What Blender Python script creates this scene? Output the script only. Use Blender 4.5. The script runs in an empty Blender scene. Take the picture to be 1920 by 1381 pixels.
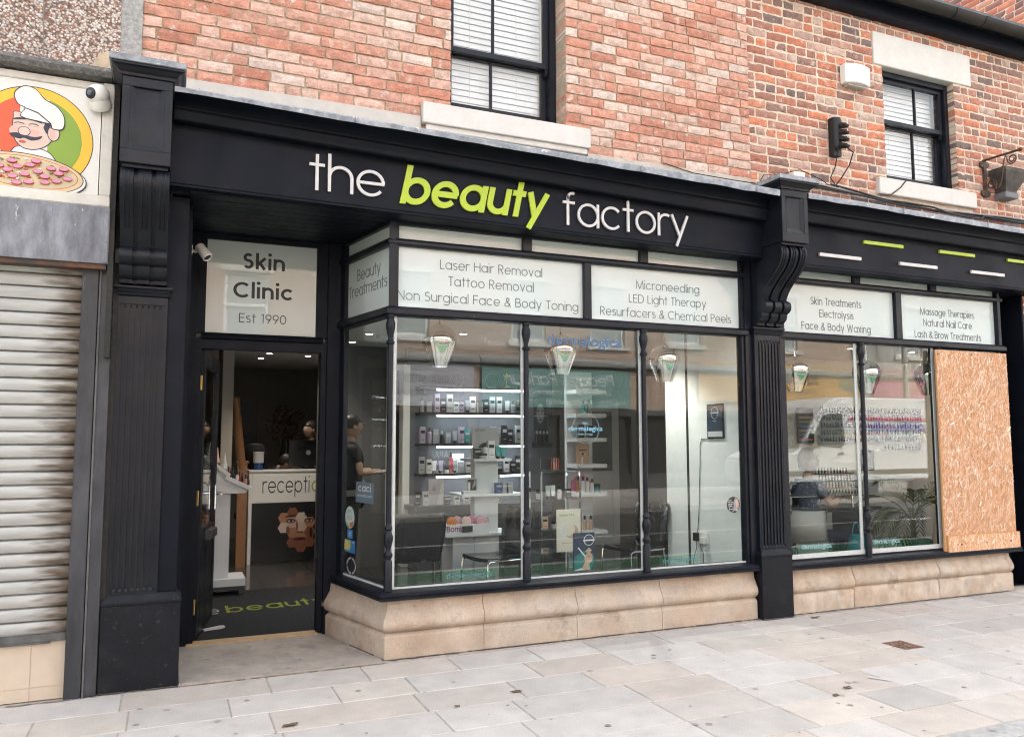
import bpy, bmesh, math, random
from mathutils import Vector, Matrix, noise
R=math.radians
scene=bpy.context.scene
COL=scene.collection
random.seed(7)
# ---------------- camera, sky, sun, exposure
cam_d=bpy.data.cameras.new('camera'); cam=bpy.data.objects.new('camera',cam_d); COL.objects.link(cam)
cam_d.lens=28; cam_d.sensor_width=36; cam_d.clip_start=.05; cam_d.clip_end=500
CAM_D,CAM_H=5.440,1.5
yaw,pitch,roll=R(22.98),R(5.09),R(-.12)
f=Vector((math.sin(yaw)*math.cos(pitch),math.cos(yaw)*math.cos(pitch),math.sin(pitch)))
r=Vector((math.cos(yaw),-math.sin(yaw),0)); u=r.cross(f)
r2=math.cos(roll)*r+math.sin(roll)*u; u2=-math.sin(roll)*r+math.cos(roll)*u
cam.matrix_world=Matrix(((r2.x,u2.x,-f.x,0),(r2.y,u2.y,-f.y,-CAM_D),(r2.z,u2.z,-f.z,CAM_H),(0,0,0,1)))
scene.camera=cam
SUN_EL,SUN_AZ=R(43),R(22)     # the sun stands behind our facade, which is in open shade; the far side of the street is sunlit
w=bpy.data.worlds.new('World'); scene.world=w; w.use_nodes=True
nt=w.node_tree; bg=nt.nodes['Background']; bg.inputs[1].default_value=.15
sky=nt.nodes.new('ShaderNodeTexSky'); sky.sky_type='NISHITA'; sky.sun_disc=False
sky.sun_elevation=SUN_EL; sky.sun_rotation=SUN_AZ; sky.air_density=1.0; sky.dust_density=6.0; sky.ozone_density=1.0
hs=nt.nodes.new('ShaderNodeHueSaturation'); hs.inputs['Saturation'].default_value=.24; hs.inputs['Value'].default_value=1.0
nt.links.new(sky.outputs[0],hs.inputs['Color']); nt.links.new(hs.outputs[0],bg.inputs[0])
sd=bpy.data.lights.new('sun','SUN'); sd.energy=1.3; sd.angle=R(12); sd.color=(1,.965,.92)
sun=bpy.data.objects.new('sun',sd); COL.objects.link(sun)
sdir=Vector((math.sin(SUN_AZ)*math.cos(SUN_EL),math.cos(SUN_AZ)*math.cos(SUN_EL),math.sin(SUN_EL)))
sun.rotation_euler=sdir.to_track_quat('Z','Y').to_euler(); sun.location=(0,-6,12)
vs=scene.view_settings; vs.view_transform='Standard'; vs.look='None'; vs.gamma=1; vs.exposure=2.65; vs.use_curve_mapping=False
scene.cycles.max_bounces=10; scene.cycles.transparent_max_bounces=24; scene.cycles.glossy_bounces=4
scene.cycles.use_denoising=True; scene.cycles.denoiser='OPENIMAGEDENOISE'; scene.cycles.denoising_input_passes='RGB_ALBEDO_NORMAL'; scene.cycles.denoising_prefilter='NONE'; scene.cycles.filter_width=1.1; scene.cycles.caustics_reflective=False; scene.cycles.caustics_refractive=False
# ---------------- helpers: materials
def rgb(*c): return (c[0],c[1],c[2],1)
def mat(name,col,rough=.5,metal=0,var=0.0,vscale=6,col2=None,spots=None,bump=0,bscale=60,attr=False,spec=.5,coat=0,emit=0,emitc=None,stretch=(1,1,1),alpha=1,rvar=0,grain=0,gscale=75):
    """principled; col2 is mixed in by large noise; spots=(colour, threshold, scale) adds shaped stains"""
    m=bpy.data.materials.new(name); m.use_nodes=True; n=m.node_tree.nodes; L=m.node_tree.links
    b=n['Principled BSDF']; b.inputs['Roughness'].default_value=rough; b.inputs['Metallic'].default_value=metal
    b.inputs['Specular IOR Level'].default_value=spec; b.inputs['Coat Weight'].default_value=coat
    tc=n.new('ShaderNodeTexCoord'); mp=n.new('ShaderNodeMapping'); mp.inputs['Scale'].default_value=stretch
    L.new(tc.outputs['Object'],mp.inputs[0])
    def tex(scale,det=6,rgh=.6):
        t=n.new('ShaderNodeTexNoise'); t.inputs['Scale'].default_value=scale; t.inputs['Detail'].default_value=det; t.inputs['Roughness'].default_value=rgh
        L.new(mp.outputs[0],t.inputs['Vector']); return t.outputs['Fac']
    def mix(fac,a,c,mode='MIX'):
        x=n.new('ShaderNodeMix'); x.data_type='RGBA'; x.blend_type=mode
        for s,v in ((x.inputs[0],fac),(x.inputs[6],a),(x.inputs[7],c)):
            if hasattr(v,'is_output'): L.new(v,s)
            else: s.default_value=v
        return x.outputs[2]
    def ramp(v,lo,hi):
        q=n.new('ShaderNodeMapRange'); q.inputs[1].default_value=lo; q.inputs[2].default_value=hi; q.clamp=True; L.new(v,q.inputs[0]); return q.outputs[0]
    if attr:
        a=n.new('ShaderNodeAttribute'); a.attribute_name='tone'; c=a.outputs['Color']
    else: c=rgb(*col)
    if col2 is not None: c=mix(ramp(tex(vscale),.38,.62),c,rgb(*col2))
    if var:
        v=ramp(tex(vscale*2.3),.3,.7); q=n.new('ShaderNodeMapRange'); q.inputs[3].default_value=1-var; q.inputs[4].default_value=1+var; L.new(v,q.inputs[0])
        cc=n.new('ShaderNodeCombineColor')
        for i in range(3): L.new(q.outputs[0],cc.inputs[i])
        c=mix(1.0,c,cc.outputs[0],'MULTIPLY')
    if grain:
        v=ramp(tex(gscale,10,.75),.30,.70); q=n.new('ShaderNodeMapRange'); q.inputs[3].default_value=1-grain; q.inputs[4].default_value=1+grain; L.new(v,q.inputs[0])
        cc=n.new('ShaderNodeCombineColor')
        for i in range(3): L.new(q.outputs[0],cc.inputs[i])
        c=mix(1.0,c,cc.outputs[0],'MULTIPLY')
    for sp in (spots or []):
        c=mix(ramp(tex(sp[2],8,.65),sp[1],sp[1]+(sp[3] if len(sp)>3 else .06)),c,rgb(*sp[0]))
    if hasattr(c,'is_output'): L.new(c,b.inputs['Base Color'])
    else: b.inputs['Base Color'].default_value=c
    if rvar:
        v=ramp(tex(vscale*1.7),.3,.7); q=n.new('ShaderNodeMapRange'); q.inputs[3].default_value=max(0.02,rough-rvar); q.inputs[4].default_value=min(1,rough+rvar); L.new(v,q.inputs[0]); L.new(q.outputs[0],b.inputs['Roughness'])
    if bump:
        bp=n.new('ShaderNodeBump'); bp.inputs['Strength'].default_value=bump; bp.inputs['Distance'].default_value=.01
        L.new(tex(bscale,8,.7),bp.inputs['Height']); L.new(bp.outputs[0],b.inputs['Normal'])
    if emit:
        b.inputs['Emission Color'].default_value=rgb(*(emitc or col)); b.inputs['Emission Strength'].default_value=emit
    return m
def glass(name,tint=(.93,.96,.95),f0=.04,rough=0.0,film=None):
    """thin pane: what is behind it, tinted, under a Fresnel reflection; film=(colour, amount) adds a frosted film"""
    m=bpy.data.materials.new(name); m.use_nodes=True; n=m.node_tree.nodes; L=m.node_tree.links
    n.remove(n['Principled BSDF']); out=n['Material Output']
    tr=n.new('ShaderNodeBsdfTransparent'); tr.inputs[0].default_value=rgb(*tint)
    gl=n.new('ShaderNodeBsdfGlossy'); gl.inputs['Roughness'].default_value=rough; gl.inputs[0].default_value=(1,1,1,1)
    lw=n.new('ShaderNodeLayerWeight'); lw.inputs[0].default_value=.5
    pw=n.new('ShaderNodeMath'); pw.operation='POWER'; pw.inputs[1].default_value=5; L.new(lw.outputs['Facing'],pw.inputs[0])
    ma=n.new('ShaderNodeMath'); ma.operation='MULTIPLY_ADD'; ma.inputs[1].default_value=1-f0; ma.inputs[2].default_value=f0; L.new(pw.outputs[0],ma.inputs[0])
    mx=n.new('ShaderNodeMixShader'); L.new(ma.outputs[0],mx.inputs[0])
    base=tr.outputs[0]
    if film:
        df=n.new('ShaderNodeBsdfDiffuse'); df.inputs[0].default_value=rgb(*film[0])
        tl=n.new('ShaderNodeBsdfTranslucent'); tl.inputs[0].default_value=rgb(*film[0])
        m2=n.new('ShaderNodeMixShader'); m2.inputs[0].default_value=.10; L.new(df.outputs[0],m2.inputs[1]); L.new(tl.outputs[0],m2.inputs[2])
        m3=n.new('ShaderNodeMixShader'); m3.inputs[0].default_value=film[1]; L.new(tr.outputs[0],m3.inputs[1]); L.new(m2.outputs[0],m3.inputs[2]); base=m3.outputs[0]
    L.new(base,mx.inputs[1]); L.new(gl.outputs[0],mx.inputs[2]); L.new(mx.outputs[0],out.inputs[0]); return m
# ---------------- helpers: objects
def tag(o,label=None,cat=None,group=None,kind=None):
    if label: o['label']=label
    if cat: o['category']=cat
    if group: o['group']=group
    if kind: o['kind']=kind
    return o
def thing(name,label,cat,loc=(0,0,0),group=None):
    o=bpy.data.objects.new(name,None); COL.objects.link(o); o.location=loc; o.empty_display_size=.1
    return tag(o,label,cat,group)
def offset_of(p):
    v=Vector((0,0,0))
    while p is not None: v+=Vector(p.location); p=p.parent
    return v
class MB:
    """collects shapes in scene coordinates; build() links them as ONE mesh under a parent"""
    def __init__(s): s.v=[]; s.f=[]; s.mi=[]; s.c=[]; s.cur=0; s.col=(1,1,1)
    def use(s,i,col=None):
        s.cur=i
        if col: s.col=col
        return s
    def add(s,vs,fs):
        o=len(s.v); s.v+= [tuple(v) for v in vs]
        for q in fs: s.f.append([o+i for i in q]); s.mi.append(s.cur); s.c.append(s.col)
        return s
    def box(s,a,b):
        x0,x1=sorted((a[0],b[0])); y0,y1=sorted((a[1],b[1])); z0,z1=sorted((a[2],b[2]))
        return s.add([(x0,y0,z0),(x1,y0,z0),(x1,y1,z0),(x0,y1,z0),(x0,y0,z1),(x1,y0,z1),(x1,y1,z1),(x0,y1,z1)],
            [(0,3,2,1),(4,5,6,7),(0,1,5,4),(1,2,6,5),(2,3,7,6),(3,0,4,7)])
    def obox(s,c,ax,ay,az):
        """box from centre and three half-axis vectors"""
        c,ax,ay,az=map(Vector,(c,ax,ay,az)); vs=[]
        for k in (-1,1):
            for i,j in ((-1,-1),(1,-1),(1,1),(-1,1)): vs.append(c+ax*i+ay*j+az*k)
        return s.add(vs,[(0,3,2,1),(4,5,6,7),(0,1,5,4),(1,2,6,5),(2,3,7,6),(3,0,4,7)])
    def prism(s,poly,d):
        """closed polygon (3-D points) pushed along d"""
        n=len(poly); P=[Vector(p) for p in poly]; D=Vector(d)
        return s.add(P+[p+D for p in P],[tuple(range(n-1,-1,-1)),tuple(range(n,2*n))]+[(i,(i+1)%n,n+(i+1)%n,n+i) for i in range(n)])
    def profx(s,prof,x0,x1):
        """(y,z) profile swept along x"""
        return s.prism([(x0,y,z) for y,z in prof],(x1-x0,0,0))
    def sweep(s,prof,path):
        """profile of (outward offset, z) swept along a plan path, mitred; path = (x,y) points, outward is to the right of travel"""
        n=len(path); P=[Vector((p[0],p[1])) for p in path]; rings=[]
        for i in range(n):
            d0=(P[i]-P[i-1]).normalized() if i>0 else None; d1=(P[i+1]-P[i]).normalized() if i<n-1 else None
            d0=d0 or d1; d1=d1 or d0
            n0=Vector((d0.y,-d0.x)); n1=Vector((d1.y,-d1.x)); m=(n0+n1).normalized(); m=m/max(.2,m.dot(n0))
            rings.append([(P[i].x+m.x*o,P[i].y+m.y*o,z) for o,z in prof])
        k=len(prof); vs=[p for q in rings for p in q]; fs=[]
        for i in range(n-1):
            for j in range(k):
                a,b=i*k+j,i*k+(j+1)%k; fs.append((a,b,b+k,a+k))
        fs.append(tuple(range(k))); fs.append(tuple(range((n-1)*k+k-1,(n-1)*k-1,-1)))
        return s.add(vs,fs)
    def tube(s,pts,rad,n=8,cap=True):
        P=[Vector(p) for p in pts]; rings=[]; up=None
        for i,p in enumerate(P):
            d=((P[i]-P[i-1]).normalized() if i>0 else Vector())+((P[i+1]-P[i]).normalized() if i<len(P)-1 else Vector())
            d=d.normalized()
            if up is None: up=Vector((0,0,1)) if abs(d.z)<.9 else Vector((1,0,0))
            a=d.cross(up).normalized(); up=a.cross(d).normalized(); rr=rad[i] if isinstance(rad,(list,tuple)) else rad
            rings.append([p+rr*(math.cos(t)*a+math.sin(t)*up) for t in (2*math.pi*k/n for k in range(n))])
        vs=[q for g in rings for q in g]; fs=[]
        for i in range(len(P)-1):
            for k in range(n): a,b=i*n+k,i*n+(k+1)%n; fs.append((a,b,b+n,a+n))
        if cap: fs.append(tuple(range(n-1,-1,-1))); fs.append(tuple(range((len(P)-1)*n,len(P)*n)))
        return s.add(vs,fs)
    def lathe(s,c,prof,n=20,axis=(0,0,1)):
        """(radius, height) profile about an axis through c"""
        A=Vector(axis).normalized(); q=A.to_track_quat('Z','Y'); c=Vector(c); vs=[]; fs=[]
        for rr,z in prof:
            for k in range(n): t=2*math.pi*k/n; vs.append(c+q@Vector((rr*math.cos(t),rr*math.sin(t),z)))
        for i in range(len(prof)-1):
            for k in range(n): a,b=i*n+k,i*n+(k+1)%n; fs.append((a,b,b+n,a+n))
        if prof[0][0]>1e-5: fs.append(tuple(range(n-1,-1,-1)))
        if prof[-1][0]>1e-5: fs.append(tuple(range((len(prof)-1)*n,len(prof)*n)))
        return s.add(vs,fs)
    def build(s,name,m,parent=None,bev=0,smooth=False,attr=False,fix=True):
        me=bpy.data.meshes.new(name); off=offset_of(parent)
        me.from_pydata([Vector(v)-off for v in s.v],[],s.f)
        for q in (m if isinstance(m,(list,tuple)) else [m]): me.materials.append(q)
        me.polygons.foreach_set('material_index',s.mi)
        if attr:
            a=me.attributes.new('tone','FLOAT_COLOR','FACE')
            for i,c in enumerate(s.c): a.data[i].color=(c[0],c[1],c[2],1)
        if fix or bev:
            bm=bmesh.new(); bm.from_mesh(me)
            if fix: bmesh.ops.recalc_face_normals(bm,faces=bm.faces)
            if bev:
                es=[e for e in bm.edges if len(e.link_faces)==2 and e.calc_face_angle(0)>.5]
                bmesh.ops.bevel(bm,geom=es,offset=bev,segments=2,affect='EDGES',clamp_overlap=True)
            bm.to_mesh(me); bm.free()
        if smooth:
            me.polygons.foreach_set('use_smooth',[True]*len(me.polygons)); me.set_sharp_from_angle(angle=R(38))
        o=bpy.data.objects.new(name,me); COL.objects.link(o); o.parent=parent
        return o
def copy_tree(o,parent=None):
    c=o.copy(); COL.objects.link(c); c.parent=parent
    for ch in list(o.children): copy_tree(ch,c)
    return c
def structure(mb,name,m,**k): return tag(mb.build(name,m,None,**k),kind='structure')
# ---------------- helpers: geometric sans lettering, drawn as strokes
def arc(cx,cy,rx,ry,a0,a1,n=None):
    n=n or max(4,int(abs(a1-a0)/14)); return [(cx+rx*math.cos(R(a0+(a1-a0)*i/n)),cy+ry*math.sin(R(a0+(a1-a0)*i/n))) for i in range(n+1)]
def glyph(ch,w):
    """strokes (point lists), dots and width of one letter; x height .54, cap height .72"""
    h=w/2; X=.54; q=X/2; C=.72; A=.76; D=-.21; S=[]; dots=[]
    O=lambda: S.append(arc(q,q,q-h,q-h,0,360,28))
    ln=lambda *p: S.append(list(p))
    def ess(x,top,wd):
        mid=top*.53; ru=(top-h-mid)/2; rl=(mid-h)/2
        S.append(arc(wd/2,mid+ru,wd*.46-h,ru,35,270)[:-1]+arc(wd/2,mid-rl,wd*.5-h,rl,90,-145))
    def arch(x0,wd): S.append([(x0+h,0),(x0+h,X-wd/2)]+arc(x0+wd/2,X-wd/2,wd/2-h,wd/2-h,180,0)+[(x0+wd-h,0)])
    W=X
    if ch=='a': O(); ln((X-h,X),(X-h,0))
    elif ch=='b': ln((h,0),(h,A)); O()
    elif ch=='c': S.append(arc(q,q,q-h,q-h,42,318)); W=.5
    elif ch=='d': O(); ln((X-h,A),(X-h,0))
    elif ch=='e': ln((h*1.2,q),(X-h*.4,q)); S.append(arc(q,q,q-h,q-h,0,322,24))
    elif ch=='f': S.append([(.12,0),(.12,A-.14)]+arc(.12+.12,A-.12-h,.12,.12,180,70)); ln((0,X-h),(.29,X-h)); W=.3
    elif ch=='g': O(); S.append([(X-h,X),(X-h,0)]+arc(q,-.02,q-h,.2-h,0,-150))
    elif ch=='h': ln((h,0),(h,A)); arch(0,.47); W=.47
    elif ch=='i': ln((h,0),(h,X)); dots.append((h,A-.03-h*.3,max(h*1.25,.035))); W=w
    elif ch=='j': ln((h+.05,D+.05),(h+.05,X)); dots.append((h+.05,A-.03,max(h*1.2,.035))); W=w+.05
    elif ch=='k': ln((h,0),(h,A)); ln((h,.2),(.38,X)); ln((.17,.30),(.42-h,0)); W=.42
    elif ch=='l': ln((h,0),(h,A)); W=w
    elif ch=='m': ln((h,0),(h,X)); arch(0,.42); arch(.42-w,.42); W=.84-w
    elif ch=='n': ln((h,0),(h,X)); arch(0,.47); W=.47
    elif ch=='o': O()
    elif ch=='p': ln((h,D),(h,X)); O()
    elif ch=='q': ln((X-h,D),(X-h,X)); O()
    elif ch=='r': ln((h,0),(h,X)); S.append([(h,X-.24)]+arc(.22,X-.22,.22-h,.22-h,180,62)); W=.30
    elif ch=='s': ess(0,X,.36); W=.36
    elif ch=='t': ln((.14,0),(.14,.72)); ln((0,X-h),(.28,X-h)); W=.28
    elif ch=='u': S.append([(h,X),(h,.235)]+arc(.235,.235,.235-h,.235-h,180,360)+[(.47-h,X)]); ln((.47-h,.25),(.47-h,0)); W=.47
    elif ch=='v': ln((h,X),(.23,h),(.46-h,X)); W=.46
    elif ch=='w': ln((h,X),(.19,h),(.36,X-h),(.53,h),(.72-h,X)); W=.72
    elif ch=='x': ln((h,X),(.44-h,0)); ln((.44-h,X),(h,0)); W=.44
    elif ch=='y': ln((h,X),(.245,.03)); ln((.49-h,X),(.15,D)); W=.49
    elif ch=='z': ln((.02,X-h),(.38,X-h),(.03,h),(.4,h)); W=.42
    elif ch=='A': ln((h,0),(.33,C-h*.5),(.66-h,0)); ln((.14,.25),(.52,.25)); W=.66
    elif ch=='B': S.append([(h,h),(h,C-h),(.25,C-h)]+arc(.25,C*.53+(C*.47-h)/2,.15,(C*.47-h)/2,90,-90)+[(h,C*.53)]); S.append([(.25,C*.53)]+arc(.27,(C*.53+h)/2,.18,(C*.53-h)/2,90,-90)+[(h,h)]); W=.47
    elif ch=='C': S.append(arc(.36,C/2,.36-h,C/2-h,45,315)); W=.64
    elif ch=='D': S.append([(h,h),(h,C-h),(.26,C-h)]+arc(.26,C/2,.31-h,C/2-h,90,-90)+[(h,h)]); W=.57
    elif ch=='E': ln((.40,C-h),(h,C-h),(h,h),(.40,h)); ln((h,C*.53),(.38,C*.53)); W=.42
    elif ch=='F': ln((.38,C-h),(h,C-h),(h,0)); ln((h,C*.53),(.36,C*.53)); W=.4
    elif ch=='G': S.append(arc(.36,C/2,.36-h,C/2-h,42,355)+[(.42,C/2-.03)]); W=.72
    elif ch=='H': ln((h,0),(h,C)); ln((.54-h,0),(.54-h,C)); ln((h,C*.53),(.54-h,C*.53)); W=.54
    elif ch=='I': ln((h,0),(h,C)); W=w
    elif ch=='K': ln((h,0),(h,C)); ln((h,.28),(.44,C)); ln((.19,.40),(.48-h,0)); W=.48
    elif ch=='L': ln((h,C),(h,h),(.34,h)); W=.36
    elif ch=='M': ln((h,0),(h+.06,C-h),(.38,h),(.70-h,C-h),(.76-h,0)); W=.76
    elif ch=='N': ln((h,0),(h,C-h),(.54-h,h),(.54-h,C)); W=.54
    elif ch=='O': S.append(arc(.37,C/2,.37-h,C/2-h,0,360,28)); W=.74
    elif ch=='P': S.append([(h,0),(h,C-h),(.22,C-h)]+arc(.22,C*.5+(C*.5-h)/2,.19,(C*.5-h)/2,90,-90)+[(h,C*.5)]); W=.42
    elif ch=='R': S.append([(h,0),(h,C-h),(.22,C-h)]+arc(.22,C*.5+(C*.5-h)/2,.19,(C*.5-h)/2,90,-90)+[(h,C*.5)]); ln((.2,C*.5),(.45-h,0)); W=.46
    elif ch=='S': ess(0,C,.43); W=.43
    elif ch=='T': ln((.20,0),(.20,C-h)); ln((0,C-h),(.40,C-h)); W=.4
    elif ch=='U': S.append([(h,C),(h,.25)]+arc(.25,.25,.25-h,.25-h,180,360)+[(.5-h,C)]); W=.5
    elif ch=='V': ln((h,C),(.31,h),(.62-h,C)); W=.62
    elif ch=='W': ln((h,C),(.23,h),(.43,C-h),(.63,h),(.86-h,C)); W=.86
    elif ch=='&': S.append([(.52,0),(.17,.47)]+arc(.27,.58,.12,.13-h,205,-20)+[(.34,.46),(.12,.30)]+arc(.21,.17,.19,.17-h,140,330)+[(.47,.28)]); W=.54
    elif ch=='0': S.append(arc(.25,C/2,.25-h,C/2-h,0,360,24)); W=.5
    elif ch=='1': ln((.04,C-h),(.18,C-h),(.18,0)); W=.26
    elif ch=='2': S.append(arc(.22,C-.22,.2-h,.22-h,170,-40)+[(h,h),(.42,h)]); W=.44
    elif ch=='3': S.append(arc(.2,C-.18,.17-h,.18-h,160,-90)); S.append(arc(.2,.21,.21-h,.21-h,90,-160)); W=.43
    elif ch=='4': ln((.34,0),(.34,C-h),(.02,.18),(.46,.18)); W=.48
    elif ch=='5': S.append([(.4,C-h),(.12,C-h),(.08,.40)]+arc(.2,.22,.22-h,.22-h,115,-150)); W=.45
    elif ch=='6': S.append(arc(.23,.23,.23-h,.23-h,0,360,20)); ln((.06,.33),(.30,C)); W=.46
    elif ch=='7': ln((.02,C-h),(.42,C-h),(.14,0)); W=.44
    elif ch=='8': S.append(arc(.22,C-.17,.16-h*.6,.17-h,0,360,18)); S.append(arc(.22,.19,.2-h*.6,.2-h,0,360,18)); W=.44
    elif ch=='9': S.append(arc(.23,C-.23,.23-h,.23-h,0,360,20)); ln((.40,C-.33),(.16,0)); W=.46
    elif ch=='@': S.append(arc(.36,.30,.33,.34,-50,300,24)); S.append(arc(.35,.3,.15,.17,0,360,16)); ln((.5,.44),(.5,.18)); W=.74
    elif ch=='.': dots.append((h,.04,max(h,.04))); W=w
    elif ch=="'": ln((h,C),(h,C-.16)); W=w
    elif ch==',': ln((h,.04),(h-.02,-.08)); W=w
    else: W=.26
    return S,dots,W
def text_strokes(s,w,track=.085):
    x=0; S=[]; Dt=[]
    for ch in s:
        if ch==' ': x+=.30; continue
        g,d,W=glyph(ch,w)
        S+=[[(px+x,py) for px,py in p] for p in g]; Dt+=[(a+x,b,c) for a,b,c in d]; x+=W+track
    return S,Dt,x-track
def lettering(mb,s,org,xdir,width,size=None,w=.07,slant=0,out=None,depth=.002,up=(0,0,1),track=.085):
    """stroke lettering with its left baseline at org, fitted to a width; size = height of one em"""
    S,Dt,L=text_strokes(s,w,track); sx=width/L; sz=size or sx
    xd=Vector(xdir).normalized(); upv=Vector(up); o=Vector(org); nn=Vector(out) if out else xd.cross(upv).normalized()
    tp=lambda p,k: o+xd*(p[0]+slant*p[1])*sx+upv*p[1]*sz+nn*k
    k=0
    for pts in S:
        k+=1; lift=depth*(1+.02*(k%7)); h=w/2; P=[Vector(p) for p in pts]; P=[p for i,p in enumerate(P) if i==0 or (p-P[i-1]).length>1e-3]; n=len(P); Lf=[];Rt=[]
        closed=(P[0]-P[-1]).length<1e-4
        for i in range(n):
            a=P[i-1] if i>0 else (P[-2] if closed else None); b=P[i+1] if i<n-1 else (P[1] if closed else None)
            d0=(P[i]-a).normalized() if a is not None else None; d1=(b-P[i]).normalized() if b is not None else None
            d0=d0 if d0 is not None else d1; d1=d1 if d1 is not None else d0
            m=Vector((-d0.y-d1.y,d0.x+d1.x)); 
            if m.length<1e-4: m=Vector((-d0.y,d0.x))
            m.normalize(); c=max(.35,m.dot(Vector((-d0.y,d0.x)))); Lf.append(P[i]+m*h/c); Rt.append(P[i]-m*h/c)
        vs=[]; 
        for i in range(n): vs+=[tp(Lf[i],lift),tp(Rt[i],lift),tp(Lf[i],0),tp(Rt[i],0)]
        fs=[]
        for i in range(n-1):
            a=4*i; b=a+4; fs+=[(a,a+1,b+1,b),(a+2,a,b,b+2),(a+1,a+3,b+3,b+1)]
        fs+=[(0,2,3,1),(4*n-4,4*n-3,4*n-1,4*n-2)]
        mb.add(vs,fs)
    for cx,cy,rr in Dt:
        ring=[tp((cx+rr*math.cos(t),cy+rr*math.sin(t)*1.0),depth*1.1) for t in (2*math.pi*i/14 for i in range(14))]
        mb.prism(ring,nn*(-depth*1.1))
    return mb
def disc(mb,c,rx,rz,y0,y1,n=40,a0=0,a1=360,clip=None):
    """flat elliptical plate facing -y between y0 (front) and y1"""
    pts=[(c[0]+rx*math.cos(R(a0+(a1-a0)*i/n)),y0,c[-1]+rz*math.sin(R(a0+(a1-a0)*i/n))) for i in range(n if a1-a0==360 else n+1)]
    if clip: pts=[(min(max(p[0],clip[0]),clip[1]),p[1],p[2]) for p in pts]
    return mb.prism(pts,(0,y1-y0,0))
# ---------------- materials
BLACK=mat('black_gloss_paint',(.0062,.0080,.0145),spec=.30,rough=.40,var=.3,vscale=3,col2=(.0105,.012,.0165),bump=.09,bscale=30,rvar=.12,grain=.25,gscale=40,spots=[((.022,.024,.03),.62,5,.18),((.13,.13,.135),.70,33,.02)])
BLACK2=mat('black_satin_paint',(.0048,.0066,.0122),spec=.16,rough=.5,var=.25,vscale=2,bump=.04,bscale=50,rvar=.1,grain=.2,gscale=50,spots=[((.011,.0125,.016),.60,4,.2)])
PLINTHM=mat('scuffed_black_paint',(.0065,.0078,.0118),spec=.26,rough=.45,var=.3,vscale=3,bump=.08,bscale=30,rvar=.12,grain=.3,gscale=45,spots=[((.022,.022,.024),.57,3.4,.2),((.06,.062,.065),.64,22,.05),((.30,.29,.28),.70,48,.01)])
LEAD=mat('weathered_lead',(.33,.345,.37),grain=.2,gscale=40,rough=.55,col2=(.20,.22,.25),vscale=9,var=.25,bump=.2,bscale=25,spots=[((.55,.56,.57),.62,14)])
CREAM=mat('cream_paint',(.62,.60,.555),grain=.05,gscale=30,rough=.6,var=.05,vscale=3,bump=.05,bscale=40)
CREAMW=mat('offwhite_board',(.50,.475,.43),rough=.6,var=.08,vscale=5,bump=.08,spots=[((.12,.10,.08),.74,30,.02)])
WHITE=mat('white_paint',(.80,.80,.78),rough=.45,var=.04,vscale=4)
PLASTIC=mat('white_plastic',(.80,.79,.75),rough=.35)
MORT1=mat('sand_mortar',(.42,.335,.24),grain=.2,gscale=110,rough=.95,var=.18,vscale=8,bump=.35,bscale=90)
MORT2=mat('buff_mortar',(.64,.53,.415),grain=.2,gscale=110,rough=.95,var=.14,vscale=8,bump=.35,bscale=90)
def brick_mat(name,lime,lth,dark,dth):
    m=mat(name,(1,1,1),rough=.92,attr=True,var=.24,vscale=9,bump=.6,bscale=70,grain=.22,gscale=85,spots=[(lime,lth,11,.10),(dark,dth,34,.04)])
    return m
BR1=brick_mat('rustic_red_brick',(.63,.52,.46),.565,(.17,.06,.04),.70)
BR2=brick_mat('old_handmade_brick',(.56,.44,.36),.585,(.07,.045,.04),.645)
STONE=mat('sandstone',(.50,.385,.29),rough=.95,col2=(.52,.44,.36),vscale=2.2,var=.18,bump=.35,bscale=110,grain=.20,gscale=90,spots=[((.27,.215,.16),.57,2.6,.14),((.17,.14,.11),.66,7,.08)])
STONE2=mat('worn_sandstone',(.50,.385,.285),rough=.95,col2=(.54,.46,.375),vscale=4,var=.18,bump=.5,bscale=22,spots=[((.33,.25,.18),.58,5,.14),((.20,.15,.11),.67,9,.08)])
GLASSU=glass('upstairs_glass',tint=(.985,.99,.99),f0=.045)
GLASS=glass('shop_glass',tint=(.92,.95,.94),f0=.038)
FILM=glass('frosted_film_glass',tint=(.8,.85,.83),film=((.655,.725,.715),.95),f0=.045,rough=.01)
FILM2=glass('door_light_film_glass',tint=(.8,.85,.83),film=((.60,.66,.635),.95),f0=.05,rough=.01)
PUTTY=mat('white_glazing_edge',(.60,.63,.62),rough=.4,var=.1,vscale=20)
INK=mat('grey_vinyl_lettering',(.13,.15,.16),rough=.6)
INKD=mat('dark_vinyl_lettering',(.035,.033,.035),rough=.6)
LETW=mat('white_acrylic_letters',(.62,.60,.60),rough=.35)
LETG=mat('lime_acrylic_letters',(.42,.54,.02),rough=.35)
STEEL=mat('chrome',(.75,.75,.76),rough=.08,metal=1)
BRASS=mat('brass',(.55,.38,.12),rough=.35,metal=1)
RUBBER=mat('black_cable',(.012,.012,.013),rough=.6)
IRON=mat('rusty_black_iron',(.03,.027,.025),rough=.7,col2=(.11,.055,.03),vscale=14,bump=.3)
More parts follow.
